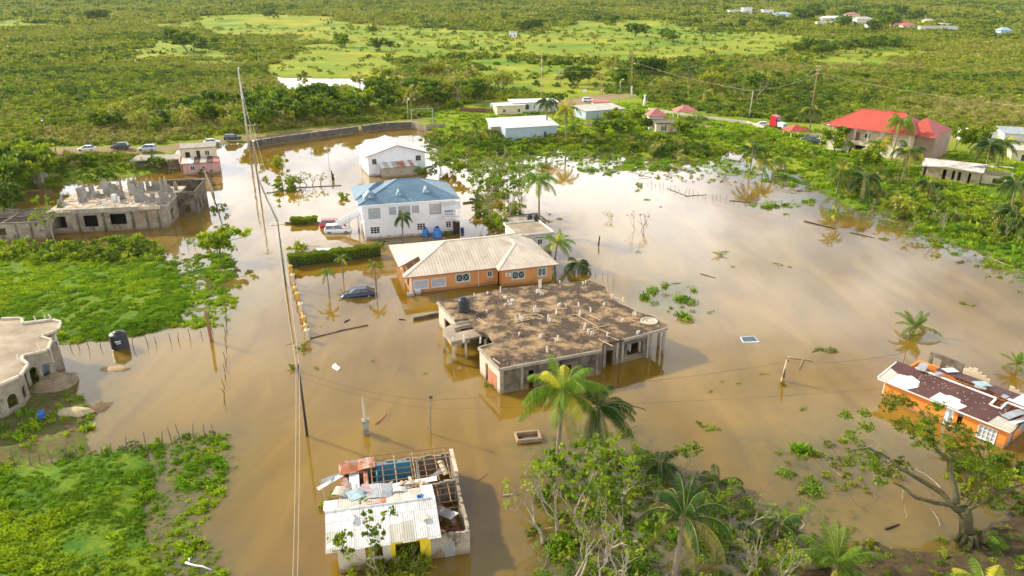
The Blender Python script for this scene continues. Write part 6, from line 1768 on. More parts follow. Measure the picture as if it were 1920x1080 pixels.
# power lines
def wire(label, pts, r=.02, sag=.6, m_=None):
    mb = MB()
    for a, b in zip(pts, pts[1:]):
        a, b = Vector(a), Vector(b); n = 14
        P_ = [a+(b-a)*i/n-Vector((0, 0, sag*4*(i/n)*(1-i/n))) for i in range(n+1)]
        mb.tube(P_, r, 4, False)
    return tag(mb.build('power_line', m_ or mat('pale_cable', (.55, .5, .42), (.5, .45, .38), 2, .6)), label, 'cable')
def ptop(k, dz=0, dx=0): o, hh = PO[k]; return Vector((o.location.x+dx, o.location.y, hh+dz))
e0 = G(548, 1110, 7.2); e1 = G(557, 1110, 7.2)
ea = ptop('pA', -.1); 
wire('left of two pale overhead lines running down the road to the black pole', [ptop('p3', -.3, -.4), ptop('p2', -.2, -.4), ea+Vector((-.2, 0, 0)), e0], .013)
wire('right of two pale overhead lines running down the road to the black pole', [ptop('p3', -.3, .4), ptop('p2', -.2, .4), ea+Vector((.1, 0, -.05)), e1], .013)
wire('cables from the concrete pole to the dark roadside pole', [ptop('p1', -3), ptop('p3', -.5)], .018)
DW = mat('dark_wire', (.12, .09, .06), (.1, .08, .05), 2, .8)
wire('thin barbed wire from black pole past the leaning post to the split stump', [ea-Vector((0, 0, .6)), G(807, 812)+Vector((.2, 0, 3.5)), G(1466, 714)+Vector((0, 0, 2.2)), G(1693, 682)+Vector((0, 0, 1.4))], .014, .5, DW)
wire('second thin wire low over the water towards the brown-roofed house', [ea-Vector((0, 0, 1.2)), G(807, 812)+Vector((.2, 0, 2.6)), G(1652, 745)+Vector((0, 0, 1))], .012, .4, DW)
wire('power line from the crossarm pole to the tall road-bend pole', [G(1517, 232)+Vector((0, 0, 15)), G(1404, 224)+Vector((0, 0, 9)), G(1181, 186)+Vector((0, 0, 14))], .025, 1)
wire('power line leaving the crossarm pole over the red roof', [G(1517, 232)+Vector((0, 0, 15.5)), G(1900, 290)+Vector((0, 0, 12))], .025, 1)
wire('line from the road-bend pole to the pole behind the palms', [G(1181, 186)+Vector((0, 0, 12)), G(1014, 195)+Vector((0, 0, 12))], .025, 1)
# ------------------------------------------------------------------ palms
def palm_crown(r, L=3.2, n=18, nl=18, droop=1.0, wind=(0, 0), up=.9, yell=.15, dry=.1, width=.75, green=0):
    """fronds with two rows of leaflets each; materials: green, yellow, dry, rib"""
    mb = MB()
    for i in range(n):
        az = 2.4*i+r.uniform(-.5, .5); k = i/n
        if r.random() < .07: continue                      # old fronds first
        el = -.35+(up+.55)*k**.8+r.uniform(-.22, .22)
        d = Vector((math.cos(az)*math.cos(el), math.sin(az)*math.cos(el), math.sin(el)))
        d = (d+Vector((wind[0], wind[1], 0))).normalized()
        l = L*r.uniform(.8, 1.08)*(.75+.25*math.sin(PI*min(1, k+.25)))
        q = r.random()
        mi = 2 if k < dry else (1 if q < yell else green)
        S = 9; pts = []; p = Vector((0, 0, 0)); dd = d.copy()
        for s in range(S+1):
            pts.append(p.copy())
            p = p+dd*l/S
            dd = (dd+Vector((wind[0]*.1, wind[1]*.1, -droop*(.08+.035*s)*(1.2-.4*k)))).normalized()
        mb.cur = 3
        mb.tube(pts, [.026*(1-.8*s/S)*L/3.2 for s in range(S+1)], 3, False)
        mb.cur = mi
        side = d.cross(Vector((0, 0, 1)))
        side = side.normalized() if side.length > .05 else Vector((1, 0, 0))
        for j in range(nl):
            t = .1+.9*(j+.5)/nl; f = t*S; a = int(min(f, S-1)); w_ = f-a
            P0 = pts[a].lerp(pts[a+1], w_); tg = (pts[a+1]-pts[a]).normalized()
            sd = tg.cross(side.cross(tg)).normalized() if False else (side-tg*side.dot(tg)).normalized()
            dn = tg.cross(sd); dn = dn if dn.z < 0 else -dn
            ll = L*.3*width*(math.sin(PI*(t*.86+.12))**.6)*r.uniform(.8, 1.1)
            bw = l/nl*.25+.006
            for s in (-1, 1):
                v = (sd*s*.85+tg*.55+dn*(.25+.35*droop*r.uniform(.6, 1.3))).normalized()
                m1 = P0+v*ll*.5; tip = P0+v*ll*.95+Vector((0, 0, -ll*.22*droop))
                tw = tg*bw
                mb.add([P0-tw*.7, P0+tw*.7, m1+tw, m1-tw, tip], [(0, 1, 2, 3), (3, 2, 4)])
    return mb
RIB = mat('frond_rib', (.30, .33, .07), (.22, .24, .05), 4, .6)
def palm(label, cx, cy, H, L=3.0, n=18, nl=16, lean=(0, 0), seed=1, r0=.15, group=None, name='palm_tree', cat='palm tree', z0=-.8, nuts=False, **kw):
    r = random.Random(seed)
    if cx > 1380 and H > 3: L *= 1.15; n += 4
    c = G(cx, cy, H)
    bx, by = c.x-lean[0], c.y-lean[1]
    o = empty(name, (bx, by, 0), 0, label, cat, group)
    lx, ly = lean
    m = MB(); K = 8
    P_ = [(lx*(i/K)**1.4, ly*(i/K)**1.4, z0+(H-z0)*i/K) for i in range(K+1)]
    m.tube(P_, [r0*(1.35 if i == 0 else 1.1-.35*i/K) for i in range(K+1)], 8)
    m.build('trunk', PTRUNK, o, True)
    cm = palm_crown(r, L, n, nl, **kw)
    k = cm.build('crown', [P_green, P_yell, P_dry, RIB, P_dark], o, uv=False); k.location = (lx, ly, H)
    m = MB()
    for i in range(7):
        a = i*.9; m.tube([(lx, ly, H-.45), (lx+.16*math.cos(a), ly+.16*math.sin(a), H+.05), (lx+.3*math.cos(a), ly+.3*math.sin(a), H+.4)], [.11, .08, .03], 5)
    m.build('crownshaft', mat('palm_sheath', (.32, .26, .12), (.2, .16, .07), 5, .8), o)
    if nuts:
        m = MB()
        for i in range(9):
            a = i*.8; x, y, z = lx+.33*math.cos(a), ly+.33*math.sin(a), H-.35-.12*(i % 3)
            m.lathe(x, y, [(.03, z-.15), (.12, z-.08), (.14, z), (.1, z+.1), (.03, z+.15)], 8)
        m.build('coconuts', mat('green_coconut', (.45, .38, .08), (.3, .28, .05), 4, .6), o, True)
    return o
P_dark = leafmat('palm_dark', (.02, .06, .008), (.05, .11, .015), .25, .2)
palm('big coconut palm in front of the slab house with one bright yellow bent frond', 1056, 735, 6.9, 5.0, 24, 46, (.4, .6), 11, .2, droop=1.15, up=1.15, yell=.22, dry=.1, nuts=True)
gold = palm_crown(random.Random(5), 2.6, 3, 34, 1.7, (.25, -.15), 1.25, 1.0, 0, .8)
_bp = [o for o in sc.objects if o.get('label', '').startswith('big coconut palm')][0]
_gf = gold.build('young_frond', [P_yell, P_yell, P_yell, RIB, P_yell], _bp, uv=False); _gf.location = (.45, .45, 7.1); _gf['label'] = 'bright yellow bent young fronds'
palm('darker coconut palm leaning behind the big one by the slab house', 1122, 765, 5.2, 4.3, 20, 40, (.9, .2), 12, .18, droop=1.15, wind=(.35, -.1), yell=.03, green=4)
palm('storm-bent coconut palm with bare yellow stalks, bottom middle', 1283, 972, 5.2, 4.4, 20, 40, (.5, .6), 13, .2, droop=1.5, yell=0, dry=.4, up=1.3, width=.6, green=4)
palm('low spreading coconut palm with bright upright fronds at the bottom', 1568, 1058, 1.4, 4.0, 20, 42, (0, 0), 14, .2, droop=.8, up=1.15, yell=.12)
palm('low coconut palm at the bottom right corner, fronds cut by the frame', 1850, 1110, 1.5, 3.8, 18, 36, (0, 0), 15, .2, droop=.9, up=1.0, yell=.15)
palm('young palm half sunk among the reeds right of the big palm', 1238, 868, 1.0, 3.0, 14, 28, (0, 0), 16, .12, droop=1.0, green=4, yell=.02)
palm('drooping palm beside the brown thicket right of the bent palm', 1345, 905, .9, 3.0, 13, 28, (0, 0), 17, .12, droop=1.3, green=4, yell=.05)
palm('dark low palm on the mud at the bottom, left of the bright upright one', 1462, 985, 1.2, 3.0, 14, 28, (0, 0), 18, .12, droop=1.3, green=4, yell=0)
palm('small palm on the mud at the foot of the broken old tree', 1848, 1010, .5, 2.4, 8, 26, (0, 0), 19, .1, droop=1.0, wind=(.6, -.2), yell=.1)
palm('palm with fronds sprouting from the flood near the brown-roofed house', 1717, 612, 1.0, 3.1, 17, 26, (0, 0), 20, .15, droop=.7, up=1.25, yell=.05)
palm('tiny palm sprout in front of the flood palm near the brown-roofed house', 1708, 630, .35, 1.5, 10, 16, (0, 0), 21, .08, droop=.7, up=1.1)
palm('young palm in water at the right edge behind the block wall', 1908, 682, .8, 2.2, 13, 22, (0, 0), 22, .1, droop=.6, up=1.3)
palm('tall full coconut palm standing in the flood behind the white annex', 1010, 338, 9.4, 4.4, 24, 30, (-.2, .4), 23, .18, droop=1.35, up=1.05, yell=.06, nuts=True)
palm('lime green palm leaning against the annex, right of the bungalow', 1045, 455, 3.4, 3.6, 17, 28, (.4, 0), 24, .16, droop=1.0, yell=.25, up=1.1)
palm('sunken palm with fronds hanging in the water right of the bungalow', 1085, 494, 1.3, 3.3, 17, 28, (0, 0), 25, .15, droop=1.6, up=.6, green=4, yell=.0)
palm('drooping dark palm in front of the blue-roofed house', 754, 408, 4.4, 2.6, 18, 26, (.1, .2), 26, .14, droop=1.9, up=1.0, green=4, wind=(.15, 0), yell=0)
palm('slim young palm nearest the sedan, left of it', 613, 510, 3.1, 2.0, 11, 20, (0, 0), 27, .09, droop=1.1, yell=.05)
palm('slim young palm against the hedge', 640, 484, 3.0, 2.0, 11, 20, (0, 0), 28, .09, droop=1.1, yell=.05)
palm('slim young palm between sedan and bungalow', 702, 496, 3.6, 2.0, 11, 20, (0, 0), 29, .09, droop=1.1, yell=.05)
palm('tall dark palm left of the yellow one at the white shed', 1026, 192, 9.6, 5.2, 22, 16, (0, 0), 30, .24, droop=1.8, up=1.0, green=4, yell=.02)
palm('tall golden yellow palm beside the dark one at the white shed', 1063, 203, 9.6, 5.2, 22, 16, (0, 0), 31, .24, droop=1.6, yell=.85, up=1.0)
palm('short palm under the golden one at the striped shed', 1078, 238, 3.6, 4.0, 16, 14, (0, 0), 32, .2, droop=1.6, yell=.1)
palm('green palm of the pair standing in water at the right bank, left one', 1413, 282, 5.4, 4.0, 18, 16, (.3, 0), 33, .15, droop=1.1, yell=.1, green=4)
palm('yellow palm of the pair standing in water at the right bank', 1434, 304, 3.4, 3.2, 16, 16, (.2, 0), 34, .15, droop=1.2, yell=.75)
palm('leafy palm at the water edge below the verandah house, left one', 1578, 322, 5.0, 4.4, 20, 18, (.3, 0), 35, .18, droop=1.3, yell=.2)
palm('second palm at the water edge below the verandah house, right of the first', 1622, 335, 4.6, 4.2, 20, 18, (.3, 0), 36, .18, droop=1.6, green=4, yell=.03)
palm('tallest wind-twisted palm in front of the red roof', 1690, 228, 9.8, 4.6, 20, 18, (.6, 0), 37, .2, droop=1.6, yell=.12, dry=.2, wind=(.1, 0))
palm('palm with pale drooping fronds between red roof and stone house', 1706, 285, 7.2, 4.4, 20, 18, (.5, 0), 38, .2, droop=1.6, green=4, dry=.3)
palm('yellow-green palm before the verandah, middle', 1650, 268, 6.4, 3.8, 18, 16, (0, 0), 39, .18, droop=1.4, yell=.45)
palm('shaggy palm in front of the stone house', 1857, 272, 7.4, 4.6, 20, 18, (-.4, 0), 40, .2, droop=1.9, green=4, yell=.05)
palm('palm leaning out at the right edge behind the stone house', 1905, 345, 5.8, 4.6, 18, 18, (-.5, 0), 41, .2, droop=1.5, green=4)
palm('palm behind the stone house roof at right', 1880, 268, 6.0, 4.2, 18, 14, (0, 0), 42, .2, droop=1.3, green=4)
palm('dark palm beside the black crossarm pole', 1524, 204, 7.0, 4.6, 18, 14, (0, 0), 43, .2, droop=1.7, green=4)
palm('dark palm standing above the scrub in the middle distance', 1292, 132, 9.0, 6.0, 20, 14, (0, 0), 44, .25, droop=1.3, green=4, yell=0)
palm('pale palm in the scrub beyond the low wall, right one', 1322, 172, 5.0, 5.0, 16, 12, (0, 0), 45, .25, droop=1.2, yell=.15)
palm('pale palm in the scrub beyond the low wall, left one', 1292, 168, 5.0, 5.0, 16, 12, (0, 0), 46, .25, droop=1.2, yell=.2)
palm('lone far palm standing in the wide meadow', 1318, 68, 9.0, 6.0, 14, 8, (0, 0), 47, .35, droop=1.1, green=4)
palm('palm among wilted bananas left of the white shed', 893, 246, 4.4, 4.2, 16, 14, (0, 0), 48, .18, droop=1.3, yell=.2)
palm('leaning palm at the right edge above the branch heaps', 1902, 400, 4.4, 4.2, 16, 18, (-.8, .2), 91, .17, droop=1.7, green=4, wind=(-.3, 0))
palm('short broken palm among the branch heaps on the right bank', 1792, 402, 2.2, 3.6, 13, 18, (.4, 0), 92, .16, droop=1.9, dry=.3, wind=(-.3, -.1))
palm('short wilting palm at the water edge left of the branch heaps', 1742, 345, 3.4, 3.8, 14, 16, (.3, 0), 93, .16, droop=1.8, green=4, dry=.2)
palm('low bent palm on the torn bank between tan house and gazebo', 1468, 300, 2.6, 3.6, 13, 14, (.3, 0), 94, .15, droop=1.7, wind=(-.3, 0), dry=.3)
# three-stemmed young palm on its log, and one drifting crown
y3 = G(1563, 425)
for i, (dx, dz, lb) in enumerate(((-.35, 2.1, 'left'), (0, 2.5, 'middle'), (.35, 2.2, 'right'))):
    p = Vector((y3.x+dx, y3.y, 0)); o = empty('palm_tree', (p.x, p.y, 0), 0, '%s stem of the young three-stemmed palm standing in open water' % lb, 'palm tree', 'stems of the three-stemmed palm')
    m = MB(); m.tube([(0, 0, -.6), (dx*.1, 0, dz*.5), (dx*.5, 0, dz)], [.09, .07, .05], 6); m.build('trunk', PTRUNK, o)
    c = palm_crown(random.Random(60+i), 2.1, 8, 16, .9, up=1.1).build('crown', [P_green, P_yell, P_dry, RIB, P_dark], o, uv=False); c.location = (dx*.5, 0, dz)
c = palm_crown(random.Random(70), 1.9, 9, 18, .3, up=.5).build('drifting_frond_cluster', [P_green, P_yell, P_dry, RIB, P_dark], None, uv=False); c.location = G(1349, 474, .25); tag(c, 'torn palm top drifting alone in the open flood', 'palm debris')

# ------------------------------------------------------------------ trees
def grow(mb, p, d, l, rd, dep, r, tips, spread=.55, up=.12, nb=(2, 3), n=5):
    pts = [Vector(p)]; q = Vector(p); dd = Vector(d).normalized(); S = 4
    for s in range(S):
        q = q+dd*l/S; pts.append(q.copy())
        dd = (dd+Vector((r.gauss(0, .16), r.gauss(0, .16), r.gauss(0, .1)+up*.4))).normalized()
    mb.tube(pts, [rd*(1-.4*s/S) for s in range(S+1)], n, dep == 0)
    if dep <= 0: tips.append((q, l)); return
    if dep <= 1: tips.append((pts[2], l*.6))
    for k in range(r.randint(*nb)):
        a = r.uniform(0, 2*PI); e = Vector((math.cos(a), math.sin(a), 0))
        nd = (dd+e*spread*r.uniform(.6, 1.4)+Vector((0, 0, up))).normalized()
        grow(mb, pts[r.choice((3, 4, 4))], nd, l*r.uniform(.6, .85), rd*.58, dep-1, r, tips, spread, up, nb, max(3, n-1))
def tree_parts(seed, h=6, cr=2.2, leafm=None, bark=None, depth=3, leaves=900, s=.2, spread=.6, trunk=.3, rd=.16, dens=1.0, stems=1, up=.12, clump=.5, ell=True):
    r = random.Random(seed); tb_ = MB(); tips = []
    for k in range(stems):
        a = r.uniform(0, 2*PI); b = Vector((math.cos(a), math.sin(a), 0))*(.35 if stems > 1 else 0)
        grow(tb_, b+Vector((0, 0, -.5)), Vector((b.x*.8, b.y*.8, 1)), h*trunk, rd, depth, r, tips, spread, up)
    zmax = max(t[0].z for t in tips); rmax = max(math.hypot(t[0].x, t[0].y) for t in tips) or 1
    cm = MB(); m = leaves//max(1, len(tips))
    for t, l in tips:
        if r.random() > dens: continue
        cm.cur = 0 if r.random() < .65 else 1
        R_ = clump*r.uniform(.6, 1.3)*cr*.35
        blob_leaves(cm, t, (R_, R_, R_*.75), max(4, m), s, r, .3, 2, .2)
    return tb_.mesh('trunk', bark or BARK, True, False), cm.mesh('crown', leafm or [L_green, L_dark], uv=False), max(zmax, .1)
TREES = {
 'dark': [tree_parts(100+i, 6, 3.4, [L_dark, L_green], BARK, 3, 1900, .26, .75, .3, .16, 1, 1, .1, 1.15) for i in range(4)],
 'green': [tree_parts(110+i, 5, 3.0, [L_green, L_lime], BARK, 3, 1700, .22, .7, .3, .12, 1, 1, .12, 1.05) for i in range(3)],
 'sparse': [tree_parts(120+i, 7, 2.6, [L_green, L_dark], PALEBARK, 4, 1100, .14, .45, .26, .085, .55, 1, .24, .6) for i in range(4)],
 'bare': [tree_parts(130+i, 7, 2.2, [L_sage, L_green], PALEBARK, 4, 330, .12, .6, .26, .12, .3, 1, .16, .4) for i in range(4)],
 'thicket': [tree_parts(140+i, 4, 2.4, [L_olive, L_brown], L_brown, 3, 900, .2, .8, .3, .06, .8, 3, .1, .9) for i in range(3)],
 'dead': [tree_parts(150+i, 3, 1.2, [L_olive, L_brown], BARK, 3, 60, .09, .55, .3, .035, .3, 3, .2, .35) for i in range(2)],
}
_proto = {}
def tree(kind, label, px, py, hgt, seed=0, group=None, name='tree', cat='tree', z=0.0, wide=1.0, at=None):
    key = (kind, seed % len(TREES[kind])); tm, cm, zm = TREES[kind][key[1]]
    p = at if at is not None else G(px, py)
    if key in _proto:
        o = copy_tree(_proto[key])
        for k_ in ('group',):
            if k_ in o: del o[k_]
        o.name = name
    else:
        o = empty(name, (0, 0, 0)); 
        for nm, me in (('trunk', tm), ('crown', cm)):
            c = bpy.data.objects.new(nm, me); COL.objects.link(c); c.parent = o
        _proto[key] = o
    o.location = (p.x, p.y, z); s = hgt/zm; o.scale = (s*wide, s*wide, s); o.rotation_euler = (0, 0, seed*1.7+px)
    return tag(o, label, cat, group)
def bush(kind, label, px, py, s, seed=0, group=None, at=None, z=None, name='bush', cat='bush', flat=1.0):
    me = BUSH['%s%d' % (kind, seed % 3)]
    p = at if at is not None else G(px, py)
    o = bpy.data.objects.new(name, me); COL.objects.link(o)
    o.location = (p.x, p.y, -.05 if z is None else z); o.scale = (s, s, s*flat); o.rotation_euler = (0, 0, seed*2.1+px*.37)
    return tag(o, label, cat, group)
def scatter(poly, n, fn, rr, mind=1.0):
    P_ = gp(poly); xs = [p[0] for p in P_]; ys = [p[1] for p in P_]; got = []; tries = 0
    while len(got) < n and tries < n*60:
        tries += 1
        x, y = rr.uniform(min(xs), max(xs)), rr.uniform(min(ys), max(ys))
        if pip_sd(np.array([x]), np.array([y]), P_)[0] < 0: continue
        if any((x-a)**2+(y-b)**2 < mind**2 for a, b in got): continue
        got.append((x, y)); fn(len(got)-1, Vector((x, y, 0)))
def hz(p): return float(height(np.array([p.x]), np.array([p.y]))[0])
QUEUE = []
def bush_zone(poly, n, kinds, s0, s1, label, group, seed, mind=1.2, flat=1.0, sink=.1, low=-.05):
    rr = random.Random(seed)
    def f(i, p):
        k = kinds[int(rr.random()*len(kinds))]
        QUEUE.append((k, label, rr.uniform(s0, s1), rr.randrange(9), group, p, max(hz(p), low)-sink, flat))
    scatter(poly, n, f, rr, mind)
def tree_zone(poly, n, kinds, h0, h1, label, group, seed, mind=3):
    rr = random.Random(seed)
    def f(i, p): tree(kinds[int(rr.random()*len(kinds))], label, p.x, 0, rr.uniform(h0, h1), rr.randrange(9), group, at=p, z=max(hz(p), 0)-.1)
    scatter(poly, n, f, rr, mind)
# dark woods just beyond the raised road
tree_zone([(478, 255), (640, 233), (790, 212), (905, 200), (905, 178), (780, 185), (600, 196), (470, 205)], 62, ['dark', 'dark', 'green', 'thicket'], 4.5, 8, 'dark leafy tree in the thick row behind the perimeter wall', 'dark trees behind the perimeter wall', 1, 3.6)
tree_zone([(200, 256), (440, 246), (470, 236), (470, 200), (300, 215), (180, 240)], 26, ['green', 'dark', 'thicket'], 3.5, 6, 'green tree by the dirt road left of the concrete pole', 'trees by the dirt road at left', 2, 4)
tree_zone([(500, 200), (720, 188), (940, 180), (950, 150), (730, 150), (640, 178), (500, 175)], 16, ['bare', 'thicket'], 5, 8.5, 'pale bare-branched tree stripped by the wind behind the dark row', 'bare trees near the pond', 3, 5)
tree_zone([(840, 205), (940, 195), (960, 160), (850, 160)], 9, ['bare', 'thicket'], 6, 9, 'tangled bare tree right of the pond, beyond the billboard frame', 'tangled bare trees right of the pond', 4, 4)
tree_zone([(1050, 178), (1180, 170), (1420, 200), (1430, 165), (1200, 130), (1040, 150)], 24, ['dark', 'thicket', 'bare'], 5, 8, 'tree in the scrub behind the road bend', 'trees behind the road bend', 5, 5)
tree_zone([(1120, 262), (1215, 258), (1215, 228), (1140, 222)], 11, ['green', 'dark'], 2.6, 4.2, 'rounded green tree left of the tan house', 'green trees left of the tan house', 6, 3)
tree_zone([(0, 420), (30, 410), (105, 325), (60, 318), (-40, 322), (-40, 430)], 14, ['dark', 'green'], 4.5, 7.5, 'dark tree in the grove left of the grey ruin', 'trees left of the grey ruin', 7, 3)
tree_zone([(120, 320), (230, 316), (228, 307), (122, 309)], 9, ['dark', 'green'], 2.0, 2.9, 'dense green tree in the row behind the grey ruin', 'row of trees behind the grey ruin', 8, 2.5)
for i, (px, py, hh) in enumerate(((352, 100, 13), (385, 92, 6), (405, 88, 5), (190, 54, 12), (505, 50, 9), (648, 92, 8), (700, 70, 7), (1000, 64, 11), (985, 66, 9), (1145, 56, 9), (1120, 52, 8), (1190, 74, 10), (1240, 80, 8), (1260, 84, 7), (1395, 60, 9), (1450, 60, 9), (945, 50, 8), (715, 100, 7), (735, 98, 6))):
    tree('dark', 'rounded dark tree standing alone on the bright meadow', px, py, hh, i, 'lone dark trees on the meadow', z=max(0, hz(G(px, py)))-.2, wide=1.25)
tree_zone([(1490, 110), (1600, 104), (1680, 95), (1690, 88), (1600, 94), (1490, 100)], 20, ['dark'], 5, 8, 'dark tree in the hedge line left of the right-hand meadow', 'hedge line by the right meadow', 9, 7)
for i, (px, py, hh) in enumerate(((1500, 41, 14), (1532, 38, 16), (1580, 52, 12), (1655, 45, 14), (1672, 52, 12), (1690, 38, 16), (1712, 42, 14), (1590, 36, 12), (1645, 62, 10), (1480, 26, 10), (1830, 22, 16), (1815, 24, 14), (1745, 20, 12), (1360, 30, 10))):
    z = 0
    for _ in range(8): p = G(px, py, z); z = max(0, hz(p))
    tree('dark', 'dark tree among the houses of the distant settlement', px, py, hh, i, 'trees of the distant settlement', at=G(px, py, z), z=z-.3, wide=1.2)
# torn belt of greenery on the far bank
bush_zone([(800, 262), (960, 262), (1150, 262), (1210, 275), (1230, 300), (1120, 300), (1040, 285), (960, 300), (860, 300), (800, 290)], 120, ['green', 'lime', 'sage', 'olive', 'dark'], .8, 1.8, 'flattened green bush in the belt between white sheds and flood', 'flattened bushes below the white sheds', 21, 1.5, .6)
bush_zone([(780, 262), (900, 232), (925, 252), (905, 272), (830, 275)], 34, ['green', 'dark', 'olive'], 1.0, 2.0, 'wilted banana and bush clump left of the white shed', 'banana clumps left of the white shed', 22, 2)
bush_zone([(1230, 265), (1420, 252), (1500, 290), (1560, 300), (1545, 330), (1450, 300), (1370, 288), (1240, 292)], 95, ['green', 'lime', 'green', 'olive', 'dark'], .9, 2.0, 'torn green bush between the tan house and the right bank palms', 'torn bushes on the right bank', 23, 1.6, .8)
bush_zone([(1540, 312), (1720, 345), (1760, 378), (1700, 400), (1600, 385), (1550, 350)], 70, ['green', 'dark', 'olive', 'brown'], .9, 2.0, 'leafy bush around the palms below the verandah house', 'bushes below the verandah house', 24, 1.5)
bush_zone([(1690, 408), (1760, 376), (1850, 392), (1930, 385), (2000, 420), (1980, 500), (1900, 480), (1790, 440)], 130, ['green', 'lime', 'green', 'dark', 'sage'], .8, 1.9, 'broken leafy branch heap on the bank below the stone house', 'branch heaps below the stone house', 25, 1.1)
bush_zone([(1200, 312), (1350, 330), (1560, 372), (1420, 345), (1290, 345), (1190, 330)], 26, ['green', 'olive'], .4, .9, 'small leafy clump drifting just off the far bank', 'clumps drifting off the far bank', 26, 2, .5)
bush_zone([(1650, 400), (1800, 440), (1930, 510), (1930, 560), (1850, 520), (1740, 470)], 34, ['green', 'sage', 'lime'], .5, 1.1, 'low green clump in shallow water off the right bank', 'clumps off the right bank', 27, 1.3, .5)
bush_zone([(-20, 470), (60, 472), (160, 466), (235, 455), (300, 470), (318, 480), (250, 498), (100, 494), (-20, 492)], 66, ['green', 'green', 'lime', 'dark'], 1.0, 2.2, 'bushy green shrub in the strip between grey ruin and left field', 'shrubs between ruin and left field', 28, 1.1)
bush_zone([(-20, 1070), (130, 1062), (260, 1060), (400, 1052), (420, 1090), (300, 1110), (-20, 1130)], 40, ['lime', 'green', 'lime'], .4, .8, 'bright low hedge clump along the bottom edge of the left field', 'hedge clumps at the bottom left', 29, .7, .7)
bush_zone([(110, 850), (200, 840), (300, 825), (420, 812), (420, 824), (300, 845), (110, 866)], 26, ['green', 'lime', 'dark'], .3, .7, 'weedy clump at the foot of the stick fence', 'weeds by the stick fence', 30, .8, .8)
bush_zone([(790, 300), (960, 300), (1060, 320), (960, 350), (880, 340), (800, 330)], 36, ['green', 'sage', 'olive', 'lime'], .6, 1.5, 'half-drowned bush in the water right of the gabled house', 'half-drowned bushes right of the gabled house', 31, 1.8, .8)
bush_zone([(895, 370), (960, 360), (985, 400), (930, 430), (890, 410)], 22, ['green', 'dark'], .8, 1.7, 'leafy bush under the tall thin trees behind the annex', 'bushes behind the annex', 32, 1.2)
bush_zone([(1000, 905), (1080, 850), (1180, 830), (1260, 880), (1330, 950), (1440, 960), (1500, 1000), (1480, 1120), (1100, 1120), (1000, 1010)], 125, ['green', 'dark', 'dark', 'lime', 'green'], .4, 1.05, 'tangled green bush in the drowned thicket at the bottom', 'bushes of the drowned thicket at the bottom', 33, .8)
bush_zone([(1440, 850), (1600, 820), (1720, 860), (1640, 930), (1500, 930)], 24, ['sage', 'olive', 'green'], .4, .9, 'thin half-sunk bush left of the broken old tree', 'half-sunk bushes left of the old tree', 34, 1.2, .7)
bush_zone([(1780, 850), (1960, 880), (1960, 960), (1850, 960), (1780, 900)], 26, ['green', 'olive', 'dark'], .6, 1.2, 'leafy branch heap right of the broken old tree', 'branch heaps right of the old tree', 35, 1.0)
bush_zone([(110, 495), (330, 495), (340, 515), (200, 508), (110, 506)], 18, ['sage', 'green', 'olive'], .4, .9, 'grey-green clump along the back edge of the left field', 'clumps along the left field edge', 36, 1.2, .7)
bush_zone([(250, 478), (430, 470), (432, 500), (330, 505)], 22, ['green', 'lime'], .3, .8, 'small weed clump in the flooded back corner of the left field', 'weed clumps in the flooded corner', 37, 1.0, .8)
tree_zone([(140, 348), (300, 330), (310, 318), (225, 318), (60, 325), (60, 345)], 10, ['green', 'dark', 'sparse'], 2.2, 3.4, 'low green tree between the grey ruin and the dirt road', 'low trees behind the grey ruin', 39, 3)
bush_zone([(-20, 312), (225, 308), (300, 316), (240, 334), (60, 350), (-20, 380)], 46, ['green', 'dark', 'lime', 'olive'], .9, 1.6, 'green bush behind the grey ruin', 'bushes behind the grey ruin', 40, 2)
bush_zone([(395, 385), (425, 380), (436, 480), (400, 475)], 16, ['green', 'lime', 'sage'], .4, 1.0, 'weedy bush along the left verge of the flooded road', 'weeds on the left road verge', 41, 1.0, .7)
bush_zone([(480, 300), (500, 300), (530, 400), (520, 410)], 10, ['sage', 'olive', 'green'], .5, .9, 'weeds on the mossy wall line right of the flooded road', 'weeds on the right road verge', 42, 1.2, .6)
bush_zone([(1180, 265), (1300, 275), (1330, 300), (1240, 305)], 6, ['olive', 'brown'], 2.0, 2.6, 'large olive bush rising at the water edge below the tan house', 'large olive bushes below the tan house', 38, 2.5)
for a in (('lime', 'bright lime bush inside the hedge at the roadside', 553, 468, 2.3, 1), ('green', 'rounded green tree-like bush in the water by the mossy wall', 530, 354, 3.0, 0), ('sage', 'grey-green bush above the rounded one by the mossy wall', 517, 312, 2.8, 1), ('dark', 'dark bush in front of the pink house', 391, 325, 1.8, 2), ('lime', 'yellow-green shrub left of the blue-roofed house', 640, 372, 1.5, 0), ('green', 'leafy bush at the right corner of the gabled house', 793, 326, 1.7, 1), ('green', 'bush beside the tarps at the blue-roofed house', 840, 441, 1.1, 2), ('green', 'low bush at the left corner of the blue-roofed house wall', 682, 468, .9, 0), ('dark', 'dark round bush behind the bungalow roof edge', 715, 462, 1.0, 1), ('green', 'green clump on the mossy garden wall by the left verge', 403, 392, 1.1, 2), ('green', 'leafy clump growing at the slab house corner wall', 915, 724, .5, 1), ('olive', 'thorny clump at the foot of the yellow gate wall', 567, 655, .8, 0), ('sage', 'soft green weed floating by the black pole', 548, 690, .7, 1), ('green', 'bushy reeds at the foot of the split wooden stump', 1470, 722, .5, 2), ('green', 'dark weed patch on the mud in front of the arched house', 108, 780, .8, 0), ('green', 'clump against the torn-roof house left wall', 614, 945, .8, 1), ('green', 'single wilted shrub standing in the flood near the far drift', 1200, 350, 1.0, 1)):
    bush(*a)
